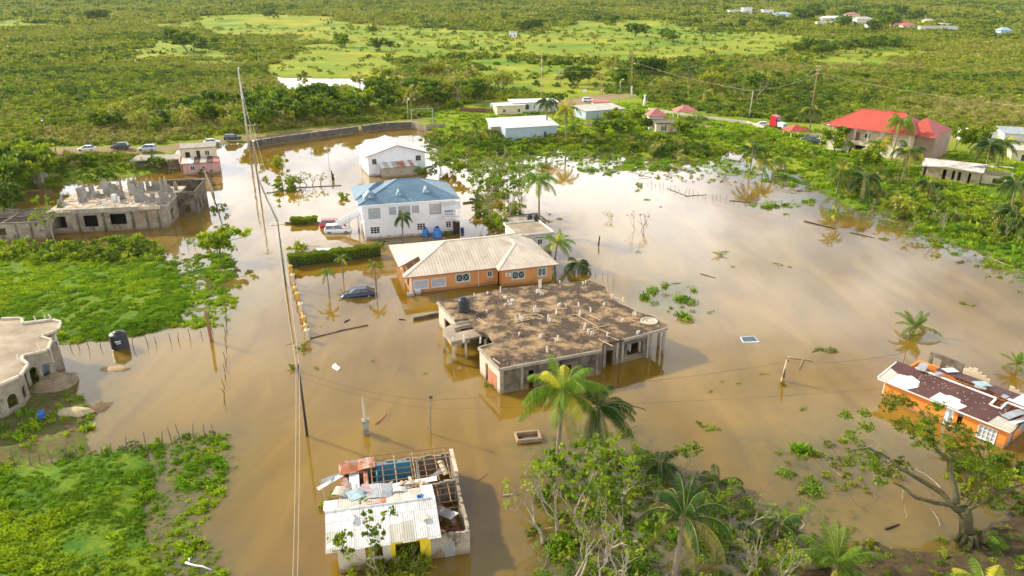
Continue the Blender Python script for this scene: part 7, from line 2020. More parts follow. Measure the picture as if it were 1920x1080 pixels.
for i, (px, py, s, k) in enumerate(((1325, 800, .7, 'green'), (1312, 796, .5, 'dark'), (1345, 805, .5, 'green'), (1508, 768, .5, 'sage'), (1352, 716, .4, 'sage'), (1384, 720, .35, 'sage'), (1330, 734, .4, 'sage'), (1435, 702, .4, 'green'), (1810, 570, .8, 'green'), (1822, 572, .6, 'sage'), (1335, 585, .5, 'green'), (1285, 603, .5, 'brown'), (1270, 590, .5, 'green'), (1458, 495, .6, 'green'), (1480, 500, .5, 'dark'), (1472, 402, .8, 'lime'), (1545, 655, .9, 'green'), (1562, 658, .7, 'sage'), (600, 612, .3, 'sage'), (700, 676, .4, 'sage'), (798, 700, .35, 'sage'), (595, 690, .5, 'sage'), (985, 893, .4, 'green'), (1375, 500, .4, 'sage'), (1660, 448, .9, 'green'), (1690, 452, .8, 'lime'), (1620, 445, .6, 'green'), (1750, 480, .8, 'green'), (1800, 492, .8, 'dark'), (1850, 500, .9, 'green'), (1215, 375, .7, 'green'), (1240, 388, .5, 'sage'), (1030, 416, .8, 'sage'), (1050, 410, .7, 'green'), (1032, 402, .6, 'olive'))):
    bush(k, 'small drifting weed clump alone on the open flood', px, py, s, i, 'drifting weed clumps on the open flood', flat=.35, name='weed_clump', cat='weed clump')
# hedges
def hedge(label, a, b, hh, w, m_, seed, n=5200, s=.09):
    p, q = G(*a), G(*b); v = q-p; L = v.length; r = random.Random(seed); mb = MB(); u = v.normalized(); nn = Vector((-u.y, u.x, 0))
    for i in range(n):
        t = r.random(); k = r.random()
        x = r.uniform(-.5, .5)*w; z = hh*(1+.07*math.sin(t*L*1.9)+.05*math.sin(t*L*5))*r.random()**.35
        if k < .5: x = math.copysign(w*.5, x)*r.uniform(.85, 1.1)
        else: z = hh*(1+.07*math.sin(t*L*1.9)+.05*math.sin(t*L*5))*r.uniform(.9, 1.04)
        mb.cur = 0 if r.random() < .7 else 1
        leaf(mb, u*(t*L)+nn*x+Vector((0, 0, z)), s, r, .3)
    o = empty('hedge', (p.x, p.y, 0), 0, label, 'hedge'); mb.build('foliage', m_, o, uv=False)
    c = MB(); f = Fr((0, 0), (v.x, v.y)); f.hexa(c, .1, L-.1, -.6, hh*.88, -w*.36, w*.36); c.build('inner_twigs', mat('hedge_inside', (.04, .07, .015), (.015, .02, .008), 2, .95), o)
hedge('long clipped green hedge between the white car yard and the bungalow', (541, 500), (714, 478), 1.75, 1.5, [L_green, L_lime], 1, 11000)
hedge('short clipped hedge by the road below the outside staircase', (545, 420), (596, 418), 1.1, 1.5, [L_green, L_lime], 2, 4200)
# single trees
tree('green', 'slim leafy tree on the left verge of the flooded road', 411, 482, 4.6, 1)
tree('sparse', 'half-stripped tree with pale leaning trunk before the grey ruin', 112, 468, 8.6, 1)
tree('sparse', 'tallest thin tree left of the full coconut palm', 925, 425, 9.5, 0); tree('sparse', 'thin leafy tree close behind the annex tank shed', 955, 412, 8.5, 2)
tree('sparse', 'broken leafy tree at the right corner of the blue roof', 905, 395, 7.0, 3); tree('sparse', 'slender tree behind the thin pair, nearest the gabled house', 940, 372, 8.0, 1)
tree('green', 'spreading tree in front of the red-roofed pavilion', 1285, 258, 5.4, 0, wide=1.2); tree('bare', 'bare tree at the right side of the pavilion', 1300, 250, 6, 1)
tree('green', 'green tree behind the verandah house stairs', 1605, 325, 6.0, 1); tree('green', 'lime tree at the left end of the verandah', 1562, 288, 6.5, 2)
tree('green', 'round tree behind the red porch roof', 1790, 285, 6.5, 0); tree('green', 'round tree left of the white truck body', 1812, 282, 6.0, 1)
tree('dead', 'leafless shrub reflected in the middle of the flood', 1197, 434, 3.6, 0); tree('dead', 'small twiggy sapling left of the leafless shrub', 1148, 412, 1.6, 1)
tree('dead', 'uprooted brush lying in the water below the gabled house', 590, 345, 3.2, 1, wide=2.0); tree('dead', 'thin fallen crown beside the uprooted brush', 565, 350, 2.6, 0, wide=1.8)
tree('dead', 'leafless twig tree in front of the pink house water', 312, 330, 4.0, 0, wide=1.3)
tree('thicket', 'wide thicket of bare twigs on the bank under the palms', 1700, 405, 3.2, 1, wide=1.4)
for i, (px, py, hh) in enumerate(((1095, 1010, 8.4), (1045, 1000, 6.6), (1135, 1060, 8.6), (1018, 1020, 5.6), (1065, 1110, 6.8), (1165, 985, 7.0), (1105, 1130, 7.4))):
    tree('sparse' if i in (0, 2, 5) else 'bare', ('tall pale-barked tree with most leaves, middle of the drowned thicket', 'pale tree left of the tallest one in the drowned thicket', 'pale forked tree at the bottom edge under the big palm', 'thin broken pale tree at the left edge of the thicket', 'bare pale stems at the bottom, left of the forked tree', 'curved pale tree reaching up to the right of the big palm', 'bare pale tree at the bottom edge right of the forked one')[i], px, py, hh, i)
tree('bare', 'bare branching shrub right of the bent palm at the bottom', 1400, 1085, 5.0, 2); tree('bare', 'grey bare sapling at the very bottom right of the bent palm', 1430, 1120, 4.4, 3)
tree_zone([(868, 345), (915, 330), (990, 335), (1000, 395), (960, 415), (905, 405), (880, 372)], 11, ['sparse', 'green', 'sparse', 'bare'], 3.5, 7, 'tangled thin tree in the flood right of the blue-roofed house', 'tangled trees right of the blue roof', 51, 2.2)
tree_zone([(800, 300), (870, 296), (960, 300), (950, 330), (860, 345), (805, 330)], 9, ['sparse', 'green', 'bare'], 2.5, 4.5, 'low broken tree in the flood between gabled house and far shore', 'broken trees right of the gabled house', 52, 3)
tree_zone([(1600, 395), (1760, 385), (1900, 420), (1960, 500), (1800, 455), (1680, 425)], 12, ['bare', 'sparse', 'thicket'], 2.5, 4.5, 'wind-stripped tree among the heaps on the right bank', 'stripped trees on the right bank', 53, 3)
tree_zone([(1190, 860), (1300, 850), (1440, 930), (1500, 990), (1490, 1080), (1250, 1040)], 9, ['bare', 'green', 'sparse'], 2.0, 3.8, 'low torn tree in the thicket right of the big palm', 'low torn trees in the bottom thicket', 54, 1.8)
bush_zone([(1500, 1010), (1620, 985), (1700, 1010), (1790, 1010), (1900, 960), (1960, 1000), (1900, 1100), (1540, 1100)], 30, ['green', 'sage', 'dark'], .3, .8, 'weedy clump on the mud around the old tree foot', 'weeds on the mud by the old tree', 55, .9, .7)
# sapling and creeper in front of the torn roof
tree('sparse', 'leafy sapling growing up over the torn white roof', 712, 1092, 5.4, 2, wide=1.0)
bush_zone([(690, 1062), (800, 1045), (815, 1075), (760, 1110), (680, 1110)], 16, ['green', 'sage', 'olive'], 1.0, 1.5, 'vine tangle in front of the torn-roof house wall', 'vine tangle before the torn-roof house', 50, .5)

# the broken old tree at the right
def old_tree():
    b = G(1812, 1018); r = random.Random(5)
    o = empty('broken_tree', (b.x, b.y, 0), 0, 'big broken old tree with mossy trunk and long limbs reaching left over the flood', 'tree')
    def W(px, py, z): return G(px, py, z)-b
    def limb(name, pts, rs, m_=MOSSBARK, par=o):
        q = [W(*p) for p in pts]; out = []
        for a, c in zip(q, q[1:]):
            for k in range(3): out.append(a.lerp(c, k/3)+Vector((r.gauss(0, .04), r.gauss(0, .04), r.gauss(0, .04))))
        out.append(q[-1]); n = len(out); rr = [.78*(rs[0]+(rs[1]-rs[0])*i/(n-1))*(1+.1*math.sin(i*2.3)) for i in range(n)]
        mb = MB(); mb.tube(out, rr, 8); return mb.build(name, m_, par, True), out
    mb = MB()
    mb.tube([W(1812, 1022, -.6), W(1812, 1000, .6), W(1812, 975, 1.7), W(1806, 955, 2.6)], [.75, .5, .46, .5], 12)
    for a in range(7): mb.tube([(.35*math.cos(a*.9), .35*math.sin(a*.9), .9), (.85*math.cos(a*.9), .85*math.sin(a*.9), -.3)], [.2, .12], 6)
    mb.build('trunk', MOSSBARK, o, True)
    tips = []
    L_ = [([(1806, 958, 2.5), (1770, 945, 2.9), (1720, 935, 3.3), (1690, 912, 3.6), (1675, 905, 3.8)], (.26, .07)),
     ([(1800, 960, 2.4), (1765, 925, 3.2), (1735, 905, 3.8), (1690, 880, 4.4), (1650, 850, 5.0), (1620, 838, 5.3), (1590, 848, 5.5)], (.3, .05)),
     ([(1795, 945, 2.8), (1788, 905, 3.9), (1778, 865, 5.0), (1755, 840, 5.8), (1745, 810, 6.4), (1705, 795, 6.8), (1665, 785, 7.2)], (.3, .05)),
     ([(1815, 950, 2.8), (1840, 905, 3.8), (1848, 870, 4.6), (1835, 845, 5.2)], (.22, .06)),
     ([(1818, 955, 2.7), (1870, 925, 3.2), (1910, 910, 3.6), (1950, 895, 4)], (.2, .07)),
     ([(1620, 838, 5.3), (1605, 820, 5.8), (1610, 812, 6.0)], (.06, .02)), ([(1650, 850, 5.0), (1635, 835, 5.6), (1600, 842, 5.9)], (.06, .02)),
     ([(1665, 785, 7.2), (1640, 790, 7.4), (1610, 778, 7.6)], (.06, .02)), ([(1745, 810, 6.4), (1738, 780, 6.9), (1718, 760, 7.2), (1700, 748, 7.5)], (.08, .03)),
     ([(1755, 840, 5.8), (1775, 815, 6.2), (1790, 805, 6.4)], (.07, .03)), ([(1690, 880, 4.4), (1670, 862, 4.8), (1655, 868, 4.7)], (.04, .02))]
    for pts, rs in L_:
        ob, out = limb('limb' if rs[0] > .1 else 'branch', pts, rs, MOSSBARK if rs[0] > .1 else PALEBARK); tips.append(out)
    cm = MB()
    blobs = [(1680, 745, 7.8, .9), (1700, 752, 7.6, .7), (1665, 760, 7.6, .7), (1745, 780, 7.2, .9), (1720, 800, 6.8, 1.1), (1690, 800, 6.8, .9), (1760, 820, 6.2, 1.1), (1790, 800, 6.3, .8), (1780, 850, 5.2, .9), (1810, 840, 5.2, 1.0), (1830, 870, 4.6, 1.0), (1630, 865, 4.6, .9), (1660, 880, 4.3, .9), (1690, 870, 4.5, .7), (1600, 815, 5.8, .6), (1625, 800, 6.3, .6), (1840, 900, 3.8, 1.0), (1860, 935, 3.0, .8), (1875, 880, 3.6, .8), (1650, 905, 3.7, .5), (1760, 760, 7.4, .6), (1585, 778, 7.4, .5), (1620, 775, 7.6, .5), (1730, 830, 6, .8), (1850, 840, 5, .8), (1815, 815, 5.6, .8), (1815, 930, 3.2, .5)]
    for px, py, z, s in blobs:
        cm.cur = 0 if r.random() < .5 else 1
        c = W(px, py, z); blob_leaves(cm, c, (s*1.25, s*1.25, s*.6), int(900*s), .075, r, .4, 26, .0)
    cm.build('crown', [L_olive2, L_green], o, uv=False)
L_olive2 = leafmat('leaf_yellowgreen', (.13, .17, .015), (.24, .27, .03), .4, .2)
old_tree()

# ------------------------------------------------------------------ logs, sticks, drifting things
def log(label, a, b, r0=.12, m_=None, z=.03, name='log', cat='log', z2=None):
    p, q = G(a[0], a[1], z), G(b[0], b[1], z if z2 is None else z2); o = MB(); v = q-p; r = random.Random(a[0])
    pts = [Vector((0, 0, 0)), v*.3+Vector((r.gauss(0, .06), r.gauss(0, .06), .02)), v*.65+Vector((r.gauss(0, .08), r.gauss(0, .08), 0)), v]
    o.tube(pts, [r0, r0*.9, r0*.75, r0*.5], 7)
    ob = o.build(name, m_ or BARK, None, True); ob.location = p; return tag(ob, label, cat)
log('long dark log lying beside the three-stemmed palm', (1508, 415), (1566, 429), .16, DARK)
log('curved fallen branch reaching across the water at upper middle', (1253, 354), (1290, 368), .09); log('straight grey driftwood right of the curved branch', (1285, 368), (1325, 365), .08)
log('twisted brown stick floating right of the gate pillar', (704, 795), (724, 777), .09, BRICKRED); log('dark stick floating below the sedan', (646, 604), (657, 599), .1, DARK)
log('short dark plank drifting near the slab house wall', (748, 599), (760, 600), .09, DARK); log('pale beam crossing the drift heap by the split stump', (1476, 669), (1524, 678), .09, PALEBARK)
log('dark beam lying across the pale one in the drift heap', (1506, 675), (1497, 694), .1, TIMBER); log('weathered branch heap stick left of the beam pair', (1523, 660), (1545, 655), .07)
log('thin dark driftwood in the water below the drift clumps', (1313, 513), (1341, 521), .09); log('pale plank half under the bushes at the thicket edge', (944, 929), (975, 926), .08, PALEBARK)
log('white bent pipe on the bottom of the left field', (348, 1055), (396, 1068), .08, FRAME, .35); log('short white pipe joined to the bent one in the left field', (350, 1055), (360, 1045), .07, FRAME, .35)
log('red-brown stick right of the torn-roof house', (895, 901), (914, 888), .05, TIMBER); log('dark driftwood trunk on the mud bottom right', (1660, 992), (1686, 983), .1, DARK)
log('fallen log at the right of the palm pair', (1367, 376), (1408, 380), .14, BARK); log('dark floating branch near the round weed island', (1594, 436), (1640, 446), .1, DARK)
log('thin brown branch floating right of the big palm crown', (1182, 758), (1210, 768), .07); log('bare branch in the flood above the weed island', (1478, 355), (1520, 360), .09)
log('grey branch lying on the water by the submerged bungalow fence', (1160, 320), (1130, 330), .09); log('broken white trunk stub at the drowned thicket edge', (1180, 1048), (1184, 1066), .09, PALEBARK, .1)
o = MB(); o.tube([(0, 0, -.3), (-.15, 0, 1.2), (-.3, 0, 2.2)], [.35, .2, .06], 7); o.tube([(-.1, 0, .5), (.3, .1, 1.3)], [.12, .04], 5)
ob = o.build('stump', DARK); ob.location = G(625, 337); tag(ob, 'burnt black stump in the water above the blue roof', 'stump')
rb = random.Random(77)
def drift(label, group, poly, n, l0, l1, seed):
    rq = random.Random(seed)
    def f(i, p):
        mb = MB(); l = rq.uniform(l0, l1); a = rq.uniform(0, PI); d = Vector((math.cos(a), math.sin(a), 0))
        pts = [d*(-l/2), d*(-l/6)+Vector((rq.gauss(0, .1), rq.gauss(0, .1), .12)), d*(l/5)+Vector((rq.gauss(0, .15), rq.gauss(0, .15), .2)), d*(l/2)+Vector((0, 0, rq.uniform(0, .9)))]
        w0 = .014*l+.01
        mb.tube(pts, [w0, w0*.8, w0*.6, w0*.25], 5)
        for k in range(5): q = pts[1].lerp(pts[3], rq.random()); mb.tube([q, q+Vector((rq.gauss(0, .14), rq.gauss(0, .14), rq.uniform(.05, .16)))*l], [w0*.4, w0*.1], 4)
        o_ = mb.build('fallen_branch', PALEBARK if rq.random() < .4 else BARK); o_.location = (p.x, p.y, max(hz(p), 0)+.08); tag(o_, label, 'branch', group)
    scatter(poly, n, f, rq, 1.5)
drift('pale broken branch lying in the flooded greenery of the far shore', 'broken branches on the far shore', [(800, 280), (1040, 280), (1240, 292), (1500, 310), (1560, 372), (1380, 350), (1200, 335), (1050, 320), (850, 330)], 90, 2.5, 6.5, 1)
drift('pale broken branch among the heaps on the right bank', 'broken branches on the right bank', [(1560, 340), (1760, 380), (1930, 420), (1980, 540), (1780, 470), (1600, 400)], 60, 2, 5, 2)
drift('broken branch in the drowned thicket at the bottom', 'broken branches in the drowned thicket', [(1000, 860), (1180, 800), (1350, 900), (1500, 960), (1500, 1120), (1000, 1120)], 55, 1.2, 3.6, 3)
drift('broken branch in the shallows by the old tree', 'broken branches by the old tree', [(1440, 850), (1600, 810), (1900, 870), (1920, 1000), (1650, 960), (1480, 940)], 24, 1, 3, 4)
# floating panel and added glint sheet
fp = empty('floating_panel', tuple(G(1405, 638, .02)), .1, 'dark square car tonneau panel with pale rim floating in open water', 'panel')
m = MB(); m.slab([(-1.0, -.5, .02), (1.0, -.6, .02), (.75, .55, .28), (-.95, .5, .25)], .08); m.build('rim', FRAME, fp)
m = MB(); m.slab([(-.88, -.4, .045), (.88, -.5, .04), (.68, .45, .275), (-.85, .42, .25)], .015); m.build('dark_top', mat('slate_panel', (.12, .17, .2), (.08, .12, .14), 2, .35), fp)
# stick fences
def sticks(label, group, pts, hs, r, n_, lean=.25, m_=None):
    P_ = [G(*p) for p in pts]; tot = sum((b-a).length for a, b in zip(P_, P_[1:])); out = 0
    for i in range(n_):
        s = tot*(i+.5*r.random()+.25)/n_; k = 0
        for a, b in zip(P_, P_[1:]):
            if s <= (b-a).length: p = a.lerp(b, s/(b-a).length); break
            s -= (b-a).length
        else: continue
        h_ = r.uniform(*hs); mb = MB(); lx = r.uniform(-lean, lean); w_ = .045
        mb.tube([(0, 0, -.5), (lx*.4+r.gauss(0, .03), 0, h_*.5), (lx, r.uniform(-lean, lean)*.5, h_)], [w_, w_*.9, w_*.6], 5)
        o = mb.build('fence_stick', m_ or BARK); o.location = (p.x, p.y, 0); tag(o, label, 'fence stick', group)
rr = random.Random(31)
sticks('crooked dark stick of the fence above the bottom-left field', 'sticks of the bottom-left fence', [(0, 878), (110, 868), (240, 855), (330, 832), (418, 815)], (1.1, 2.1), rr, 19)
sticks('thin stick of the fence along the left field bank', 'sticks of the left field fence', [(120, 655), (240, 652), (330, 640), (432, 622)], (.7, 1.5), rr, 15)
sticks('thin stick of the drowned fence running down the left verge', 'sticks of the drowned verge fence', [(421, 500), (425, 560), (424, 620), (422, 700), (422, 770)], (.5, 1.1), rr, 24, .5)
sticks('thin stick of the fence in front of the grey ruin', 'sticks before the grey ruin', [(330, 470), (370, 460), (425, 455)], (.8, 1.8), rr, 7)
sticks('thin stick of the drowned fence in the middle of the flood', 'sticks in the middle of the flood', [(1210, 345), (1260, 356), (1330, 372), (1400, 380)], (.4, 1.3), rr, 22, .4)
sticks('thin post of the wire fence right of the bungalow', 'posts of the bungalow fence', [(1090, 500), (1120, 520), (1153, 533), (1138, 545)], (.9, 1.4), rr, 9, .05, STEEL)

# ------------------------------------------------------------------ vehicles
TYRE = mat('tyre_rubber', (.02, .02, .02), (.03, .03, .03), 5, .8)
CGLASS = mat('car_glass', (.02, .028, .035), (.015, .02, .025), 3, .06, spec=.9)
LENS = mat('lamp_lens', (.75, .76, .74), (.65, .66, .64), 5, .15)
RLENS = mat('red_lens', (.5, .02, .02), (.4, .015, .015), 5, .2)
CARM = {k: mat('car_'+k, c, tuple(x*.93 for x in c), 1, .22, spec=.7) for k, c in dict(white=(.80, .81, .82), red=(.52, .02, .03), navy=(.02, .035, .07), black=(.02, .022, .028), silver=(.55, .58, .62), dark=(.05, .06, .06)).items()}
def car(label, px, py, heading, col, kind='sedan', sink=0.0, z=0.0, group=None, tilt=0):
    """front of the car towards +x"""
    p = G(px, py, z)
    o = empty({'suv': 'parked_suv', 'pickup': 'parked_pickup'}.get(kind, 'parked_car'), (p.x, p.y, z-sink), rad(heading), label, {'suv': 'suv', 'pickup': 'pickup truck'}.get(kind, 'car'), group)
    o.rotation_euler = (0, rad(tilt), rad(heading))
    L, Wd, hb, hr = {'sedan': (4.5, .87, .92, 1.42), 'suv': (4.5, .92, 1.05, 1.68), 'pickup': (5.3, .93, 1.08, 1.78)}[kind]
    prof = {'sedan': [(-1, .42, .78, .82), (-.93, .25, .92, .93), (-.5, .2, .96, 1), (.1, .2, .93, 1), (.45, .2, .9, 1), (.8, .22, .8, .96), (.95, .3, .68, .84), (1, .4, .58, .72)],
            'suv': [(-1, .4, 1.0, .86), (-.95, .25, 1.06, .95), (-.5, .22, 1.08, 1), (.1, .22, 1.06, 1), (.5, .22, 1.02, 1), (.82, .24, .95, .96), (.96, .3, .8, .86), (1, .42, .66, .75)],
            'pickup': [(-1, .45, 1.0, .95), (-.97, .35, 1.04, .98), (-.4, .3, 1.06, 1), (.1, .3, 1.08, 1), (.5, .3, 1.08, 1), (.85, .32, 1.02, .96), (.97, .36, .85, .9), (1, .46, .7, .82)]}[kind]
    mb = MB(); vs = []
    for t, zb, zt, w_ in prof:
        x = t*L/2; w_ *= Wd
        for y, zz in ((-w_*.86, zb), (-w_, zb+.18), (-w_*.99, (zb+zt)/2+.05), (-w_*.93, zt-.07), (-w_*.8, zt), (w_*.8, zt), (w_*.93, zt-.07), (w_*.99, (zb+zt)/2+.05), (w_, zb+.18), (w_*.86, zb)): vs.append((x, y, zz))
    n = 10; fs = []
    for i in range(len(prof)-1):
        for k in range(n): fs.append((i*n+k, i*n+(k+1) % n, (i+1)*n+(k+1) % n, (i+1)*n+k))
    fs += [tuple(range(n-1, -1, -1)), tuple((len(prof)-1)*n+k for k in range(n))]
    mb.add(vs, [f[::-1] for f in fs]); body = mb.build('body', CARM[col], o, True)
    body.data.polygons.foreach_set('use_smooth', [True]*len(body.data.polygons))
    x0, x1, x2, x3 = {'sedan': (-1.75, -1.15, .35, 1.15), 'suv': (-2.1, -1.85, .35, 1.15), 'pickup': (-.75, -.55, .75, 1.35)}[kind]
    w0, w1 = Wd*.84, Wd*.66
    g = MB(); g.add([(x0, -w0, hb-.04), (x3, -w0, hb-.06), (x3, w0, hb-.06), (x0, w0, hb-.04), (x1, -w1, hr-.05), (x2, -w1, hr-.05), (x2, w1, hr-.05), (x1, w1, hr-.05)], [(0, 1, 5, 4), (1, 2, 6, 5), (2, 3, 7, 6), (3, 0, 4, 7), (4, 5, 6, 7), (3, 2, 1, 0)]); g.build('windows', CGLASS, o)
    r = MB(); r.slab([(x1-.06, -w1-.03, hr), (x2+.06, -w1-.03, hr), (x2+.06, w1+.03, hr), (x1-.06, w1+.03, hr)], .06); rf = r.build('roof', CARM[col], o)
    pl = MB()
    for s in (-1, 1):
        for (xa, xb) in ((x0, x1), (x3, x2), ((x0+x3)/2-.1, (x1+x2)/2-.05)): pl.tube([(xa, s*(w0+.005), hb-.04), (xb, s*(w1+.01), hr-.03)], .045, 4)
    pl.build('pillars', CARM[col], o)
    for x in (-L*.31, L*.31):
        for s in (-1, 1):
            t_ = MB(); M_ = []
            for k in range(14): a = 2*PI*k/14; M_.append((x+.33*math.cos(a), .33+.33*math.sin(a)))
            ya, yb = s*(Wd-.2), s*(Wd+.01)
            t_.add([(a, ya, b) for a, b in M_]+[(a, yb, b) for a, b in M_], [tuple(range(14)), tuple(range(27, 13, -1))]+[(k, 14+k, 14+(k+1) % 14, (k+1) % 14) for k in range(14)])
            w_ = t_.build('wheel', TYRE, o); h_ = MB(); h_.add([(x+.18*math.cos(2*PI*k/10), yb+s*.01, .33+.18*math.sin(2*PI*k/10)) for k in range(10)]+[(x+.18*math.cos(2*PI*k/10), yb-s*.02, .33+.18*math.sin(2*PI*k/10)) for k in range(10)], [tuple(range(10)), tuple(range(19, 9, -1))]+[(k, 10+k, 10+(k+1) % 10, (k+1) % 10) for k in range(10)]); h_.build('rim', STEEL, w_)
    for s in (-1, 1):
        m = MB(); zt = prof[-2][2]; m.box(L/2-.22, L/2-.02, s*Wd*.6-.16, s*Wd*.6+.16, zt-.22, zt-.06); m.build('headlight', LENS, o)
        m = MB(); m.box(-L/2-.01, -L/2+.1, s*Wd*.68-.12, s*Wd*.68+.12, .72, .92); m.build('tail_light', RLENS, o)
    if kind == 'pickup':
        m = MB(); m.box(-L/2+.12, -.85, -Wd*.78, Wd*.78, 1.03, 1.075); m.build('load_bed', DARK, o)
    return o
car('dark blue sedan sunk to its doors in the bungalow yard', 672, 553, 192, 'navy', 'sedan', .38, tilt=2)
car('white suv sunk to its bumpers beside the outside staircase', 634, 434, 8, 'white', 'suv', .36)
car('red car half hidden behind the white suv at the staircase', 625, 424, 8, 'red', 'suv', .36)
car('white car with only its roof showing behind the long hedge', 617, 476, 10, 'white', 'suv', .9)
car('dark car left of the drowned white roof, behind the long hedge', 645, 474, 10, 'black', 'sedan', .8)
for k in (('white pickup at the left edge of the dirt road', 20, 300, 185, 'white', 'pickup'), ('small white car behind bushes on the dirt road', 76, 292, 60, 'white', 'sedan'), ('white car right of the small one, middle of the row', 164, 283, 183, 'white', 'sedan'), ('dark green vehicle behind trees between two white cars', 226, 279, 185, 'dark', 'suv'), ('silver suv left of the pink house on the dirt road', 277, 283, 182, 'silver', 'suv'), ('white car right behind the pink house', 398, 270, 15, 'white', 'sedan'), ('black suv at the corner by the tall concrete pole', 437, 263, 10, 'black', 'suv'), ('white suv at the road bend behind the striped shed', 1103, 191, 8, 'white', 'suv'), ('lower white car at the road bend, right of the other', 1127, 196, 5, 'white', 'sedan'), ('dark blue car by the gazebo, left one', 1516, 266, 150, 'navy', 'suv'), ('black car by the gazebo, right one', 1527, 269, 150, 'black', 'sedan'), ('white car at the far right settlement yard', 1772, 56, 170, 'white', 'suv'), ('white car showing through bushes left of the red truck', 1428, 237, 170, 'white', 'sedan')):
    p = G(k[1], k[2]); z = max(hz(p), .2)
    car(*k, z=z)
def semi():
    p = G(1459, 246); z = max(hz(p), .3); o = empty('lorry', (p.x, p.y, z), rad(-58), 'red lorry cab with white bonnet parked by the gazebo', 'truck')
    RED = CARM['red']
    m = MB(); m.hexa([(-2.6, -1.2, .9), (0, -1.2, .9), (0, 1.2, .9), (-2.6, 1.2, .9), (-2.5, -1.1, 3.9), (-.6, -1.1, 3.6), (-.6, 1.1, 3.6), (-2.5, 1.1, 3.9)]); m.build('cab', RED, o)
    m = MB(); m.hexa([(.02, -.95, .9), (2.1, -.85, .9), (2.1, .85, .9), (.02, .95, .9), (.02, -.95, 2.2), (2.0, -.75, 1.9), (2.0, .75, 1.9), (.02, .95, 2.2)]); m.build('bonnet', CARM['white'], o)
    m = MB(); m.hexa([(-.02, -1.0, 2.3), (.03, -1.0, 2.25), (.03, 1.0, 2.25), (-.02, 1.0, 2.3), (-.45, -.95, 3.2), (-.4, -.95, 3.2), (-.4, .95, 3.2), (-.45, .95, 3.2)]); m.build('windscreen', CGLASS, o)
    m = MB(); m.box(2.1, 2.2, -.6, .6, 1.0, 1.8); m.build('radiator_grille', STEEL, o); m = MB(); m.box(2.0, 2.3, -1.1, 1.1, .55, .9); m.build('bumper', STEEL, o)
    for s in (-1, 1):
        for x in (1.2, -1.8):
            m = MB(); m.add([(x+.5*math.cos(2*PI*k/14), s*.85, .5+.5*math.sin(2*PI*k/14)) for k in range(14)]+[(x+.5*math.cos(2*PI*k/14), s*1.15, .5+.5*math.sin(2*PI*k/14)) for k in range(14)], [tuple(range(14)), tuple(range(27, 13, -1))]+[(k, 14+k, 14+(k+1) % 14, (k+1) % 14) for k in range(14)]); m.build('wheel', TYRE, o)
        m = MB(); m.box(2.2, 2.25, s*.75-.12, s*.75+.12, 1.1, 1.4); m.build('headlight', LENS, o)
    p = G(1832, 270); z = max(hz(p), .3); o = empty('container_van', (p.x, p.y, z), rad(-15), 'white box body with a dark hatch beyond the round trees at right', 'van body')
    m = MB(); m.box(-5, 4, -1.3, 1.3, .5, 3.4); m.build('box_body', PT_white, o); m = MB(); m.box(1.5, 2.6, -1.34, -1.303, 1.2, 2.6); m.build('hatch', DARK, o)
    m = MB(); m.box(-4.4, 3.5, -1.1, 1.1, 0, .49); m.build('chassis', DARK, o)
semi()
# barrels and tarps
def drum(label, px, py, z, s=1.0):
    p = G(px, py, z); o = empty('plastic_drum', (p.x, p.y, z), 0, label, 'drum')
    m = MB(); m.lathe(0, 0, [(.26*s, 0), (.29*s, .05*s), (.29*s, .3*s), (.305*s, .32*s), (.29*s, .34*s), (.29*s, .6*s), (.305*s, .62*s), (.29*s, .64*s), (.29*s, .88*s), (.27*s, .92*s)], 20); m.build('drum_body', BLUEP, o, True)
    m = MB(); m.lathe(0, 0, [(.24*s, .925*s), (.22*s, .94*s)], 16); m.build('lid', BLUEP, o)
drum('blue plastic drum on the mud in front of the arched house', 80, 787, .3, 1.05); drum('blue drum in the water right of the blue-roofed house', 867, 437, -.25, 1.1)
for px, py, s, lb, sd in ((798, 441, 1.0, 'left bundle under a blue tarpaulin at the white house wall', 1), (820, 443, 1.25, 'right and larger blue tarpaulin bundle at the white house wall', 2)):
    p = G(px, py); o = empty('tarp_bundle', (p.x, p.y, -.1), .3, lb, 'tarpaulin'); r = random.Random(sd)
    m = MB(); n = 14; vs = []
    for i in range(6):
        for k in range(n):
            a = 2*PI*k/n; rr_ = s*(.72-.08*i)*(1+.16*math.sin(3*a+i)+r.uniform(-.06, .06)); vs.append((rr_*math.cos(a), rr_*math.sin(a), s*1.35*i/5*(1+r.uniform(-.04, .04))))
    m.add(vs, [(i*n+k, i*n+(k+1) % n, (i+1)*n+(k+1) % n, (i+1)*n+k) for i in range(5) for k in range(n)]+[tuple(5*n+k for k in range(n))]); m.build('cover', TARP, o)
    m = MB(); m.lathe(0, 0, [(s*.3, s*1.0), (s*.3, s*1.42), (s*.1, s*1.5)], 12); m.build('tank_top', BLACKP, o)
bx = empty('black_tank_box', tuple(G(856, 437)), .3, 'tall black box tank at the right end of the blue-roofed house', 'tank'); m = MB(); m.box(-.5, .5, -.5, .5, -.5, 2.0); m.box(-.56, .56, -.56, .56, 2.003, 2.12); m.build('casing', BLACKP, bx)
fg = empty('metal_gate', tuple(G(590, 470)), rad(10), 'low steel bar gate in the water left of the drowned white car', 'gate'); m = MB()
for i in range(7): m.tube([(-.9+.3*i, 0, -.4), (-.9+.3*i, 0, .8)], .03, 4)
m.tube([(-.95, 0, .8), (.95, 0, .8)], .035, 4); m.build('bars', STEEL, fg)
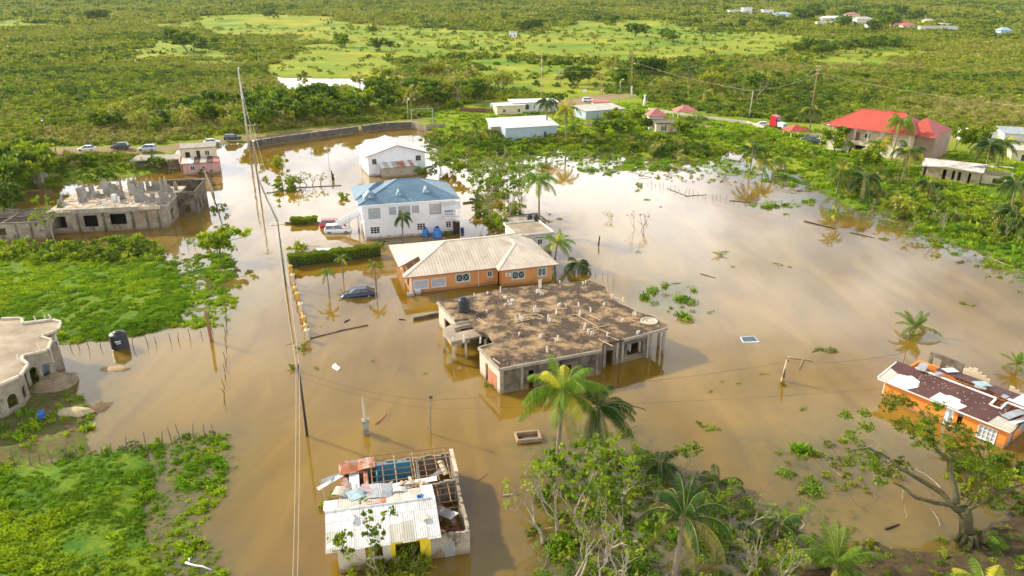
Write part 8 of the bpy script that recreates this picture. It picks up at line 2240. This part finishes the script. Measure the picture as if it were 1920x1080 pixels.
# small mirror sheet added in place of the sun's glint on the water
gs = G(630, 690, .04); view = (Vector((0, 0, HC))-gs).normalized(); hn = (view+sdir).normalized()
t1 = hn.cross(Vector((0, 0, 1))).normalized(); t2 = hn.cross(t1)
m = MB(); a_, b_ = t1*.5, t2*.16; m.slab([-a_-b_, a_-b_, a_+b_*1.3, -a_+b_], .01)
ob = m.build('glint_sheet', mat('glint_mirror_metal', (.9, .86, .78), (.8, .75, .65), 6, .12, .15, 20, metal=1)); ob.location = gs+Vector((0, 0, .12)); tag(ob, 'added mirror sheet standing in for the sun glint on brown water', 'glint stand-in')
# sand piles by the arched house
for px, py, s, lb, m_ in ((140, 778, 1.3, 'pale sand heap in front of the arched house', mat('pale_sand', (.58, .48, .28), (.42, .33, .17), 3, .95, .5)), (220, 692, 1.1, 'low tan sand spit in the water right of the arched house', mat('wet_sand', (.42, .29, .15), (.3, .2, .1), 3, .9, .4))):
    p = G(px, py); mb = MB(); n = 18; vs = []
    for i, (q, zz) in enumerate(((1, -.1), (.8, .14), (.45, .28), (.15, .34))):
        for k in range(n): a = 2*PI*k/n; w_ = q*(1+.15*math.sin(2*a+i)+.08*math.sin(5*a)); vs.append((s*1.3*w_*math.cos(a), s*.7*w_*math.sin(a), zz*s*(1 if s > 1.2 else .5)))
    mb.add(vs, [(i*n+k, i*n+(k+1) % n, (i+1)*n+(k+1) % n, (i+1)*n+k) for i in range(3) for k in range(n)]+[tuple(3*n+k for k in range(n))])
    ob = mb.build('sand_heap', m_, None, True); ob.location = (p.x, p.y, max(hz(p), 0)); tag(ob, lb, 'sand heap')
QUEUE.sort(key=lambda q: -q[2]/math.hypot(q[5].y, HC)*(1 if in_view(q[5].x, q[5].y) else .1))
for k, lb, s_, sd, g_, p, z_, fl in QUEUE[:275]: bush(k, lb, p.x, 0, s_, sd, g_, at=p, z=z_, flat=fl)
rest = QUEUE[275:]; kn = ['green', 'lime', 'sage', 'olive', 'dark', 'brown']
instancer('undergrowth', [(q[5].x, q[5].y, q[6]) for q in rest], [q[2]*(.5+.5*q[7]) for q in rest], [q[3]*2.1+q[5].x for q in rest], [kn.index(q[0])*3+q[3] % 3 for q in rest], [BUSH[k+str(i)] for k in kn for i in range(3)], 'smaller and farther bushes and torn branches along the flood banks', 'undergrowth')
for o in sc.objects:
    if 'category' in o and 'kind' not in o: o['kind'] = 'thing'

# ------------------------------------------------------------------ the air
hz_me = MB(); hz_me.box(-5200, 5200, -60, 5600, -3, max(HC+4, float(GZ.max())+20))
ho = hz_me.build('haze', [], None, uv=False)
hm = bpy.data.materials.new('thin_air'); hm.use_nodes = True
ht = hm.node_tree; ht.nodes.remove(ht.nodes['Principled BSDF'])
pv = ht.nodes.new('ShaderNodeVolumePrincipled')
pv.inputs['Color'].default_value = (.86, .93, 1.0, 1); pv.inputs['Density'].default_value = .00003; pv.inputs['Anisotropy'].default_value = .2
links(ht, pv.outputs[0], ht.nodes['Material Output'].inputs['Volume'])
ho.data.materials.append(hm); tag(ho, 'thin pale haze over the distant fields', 'haze', kind='stuff')
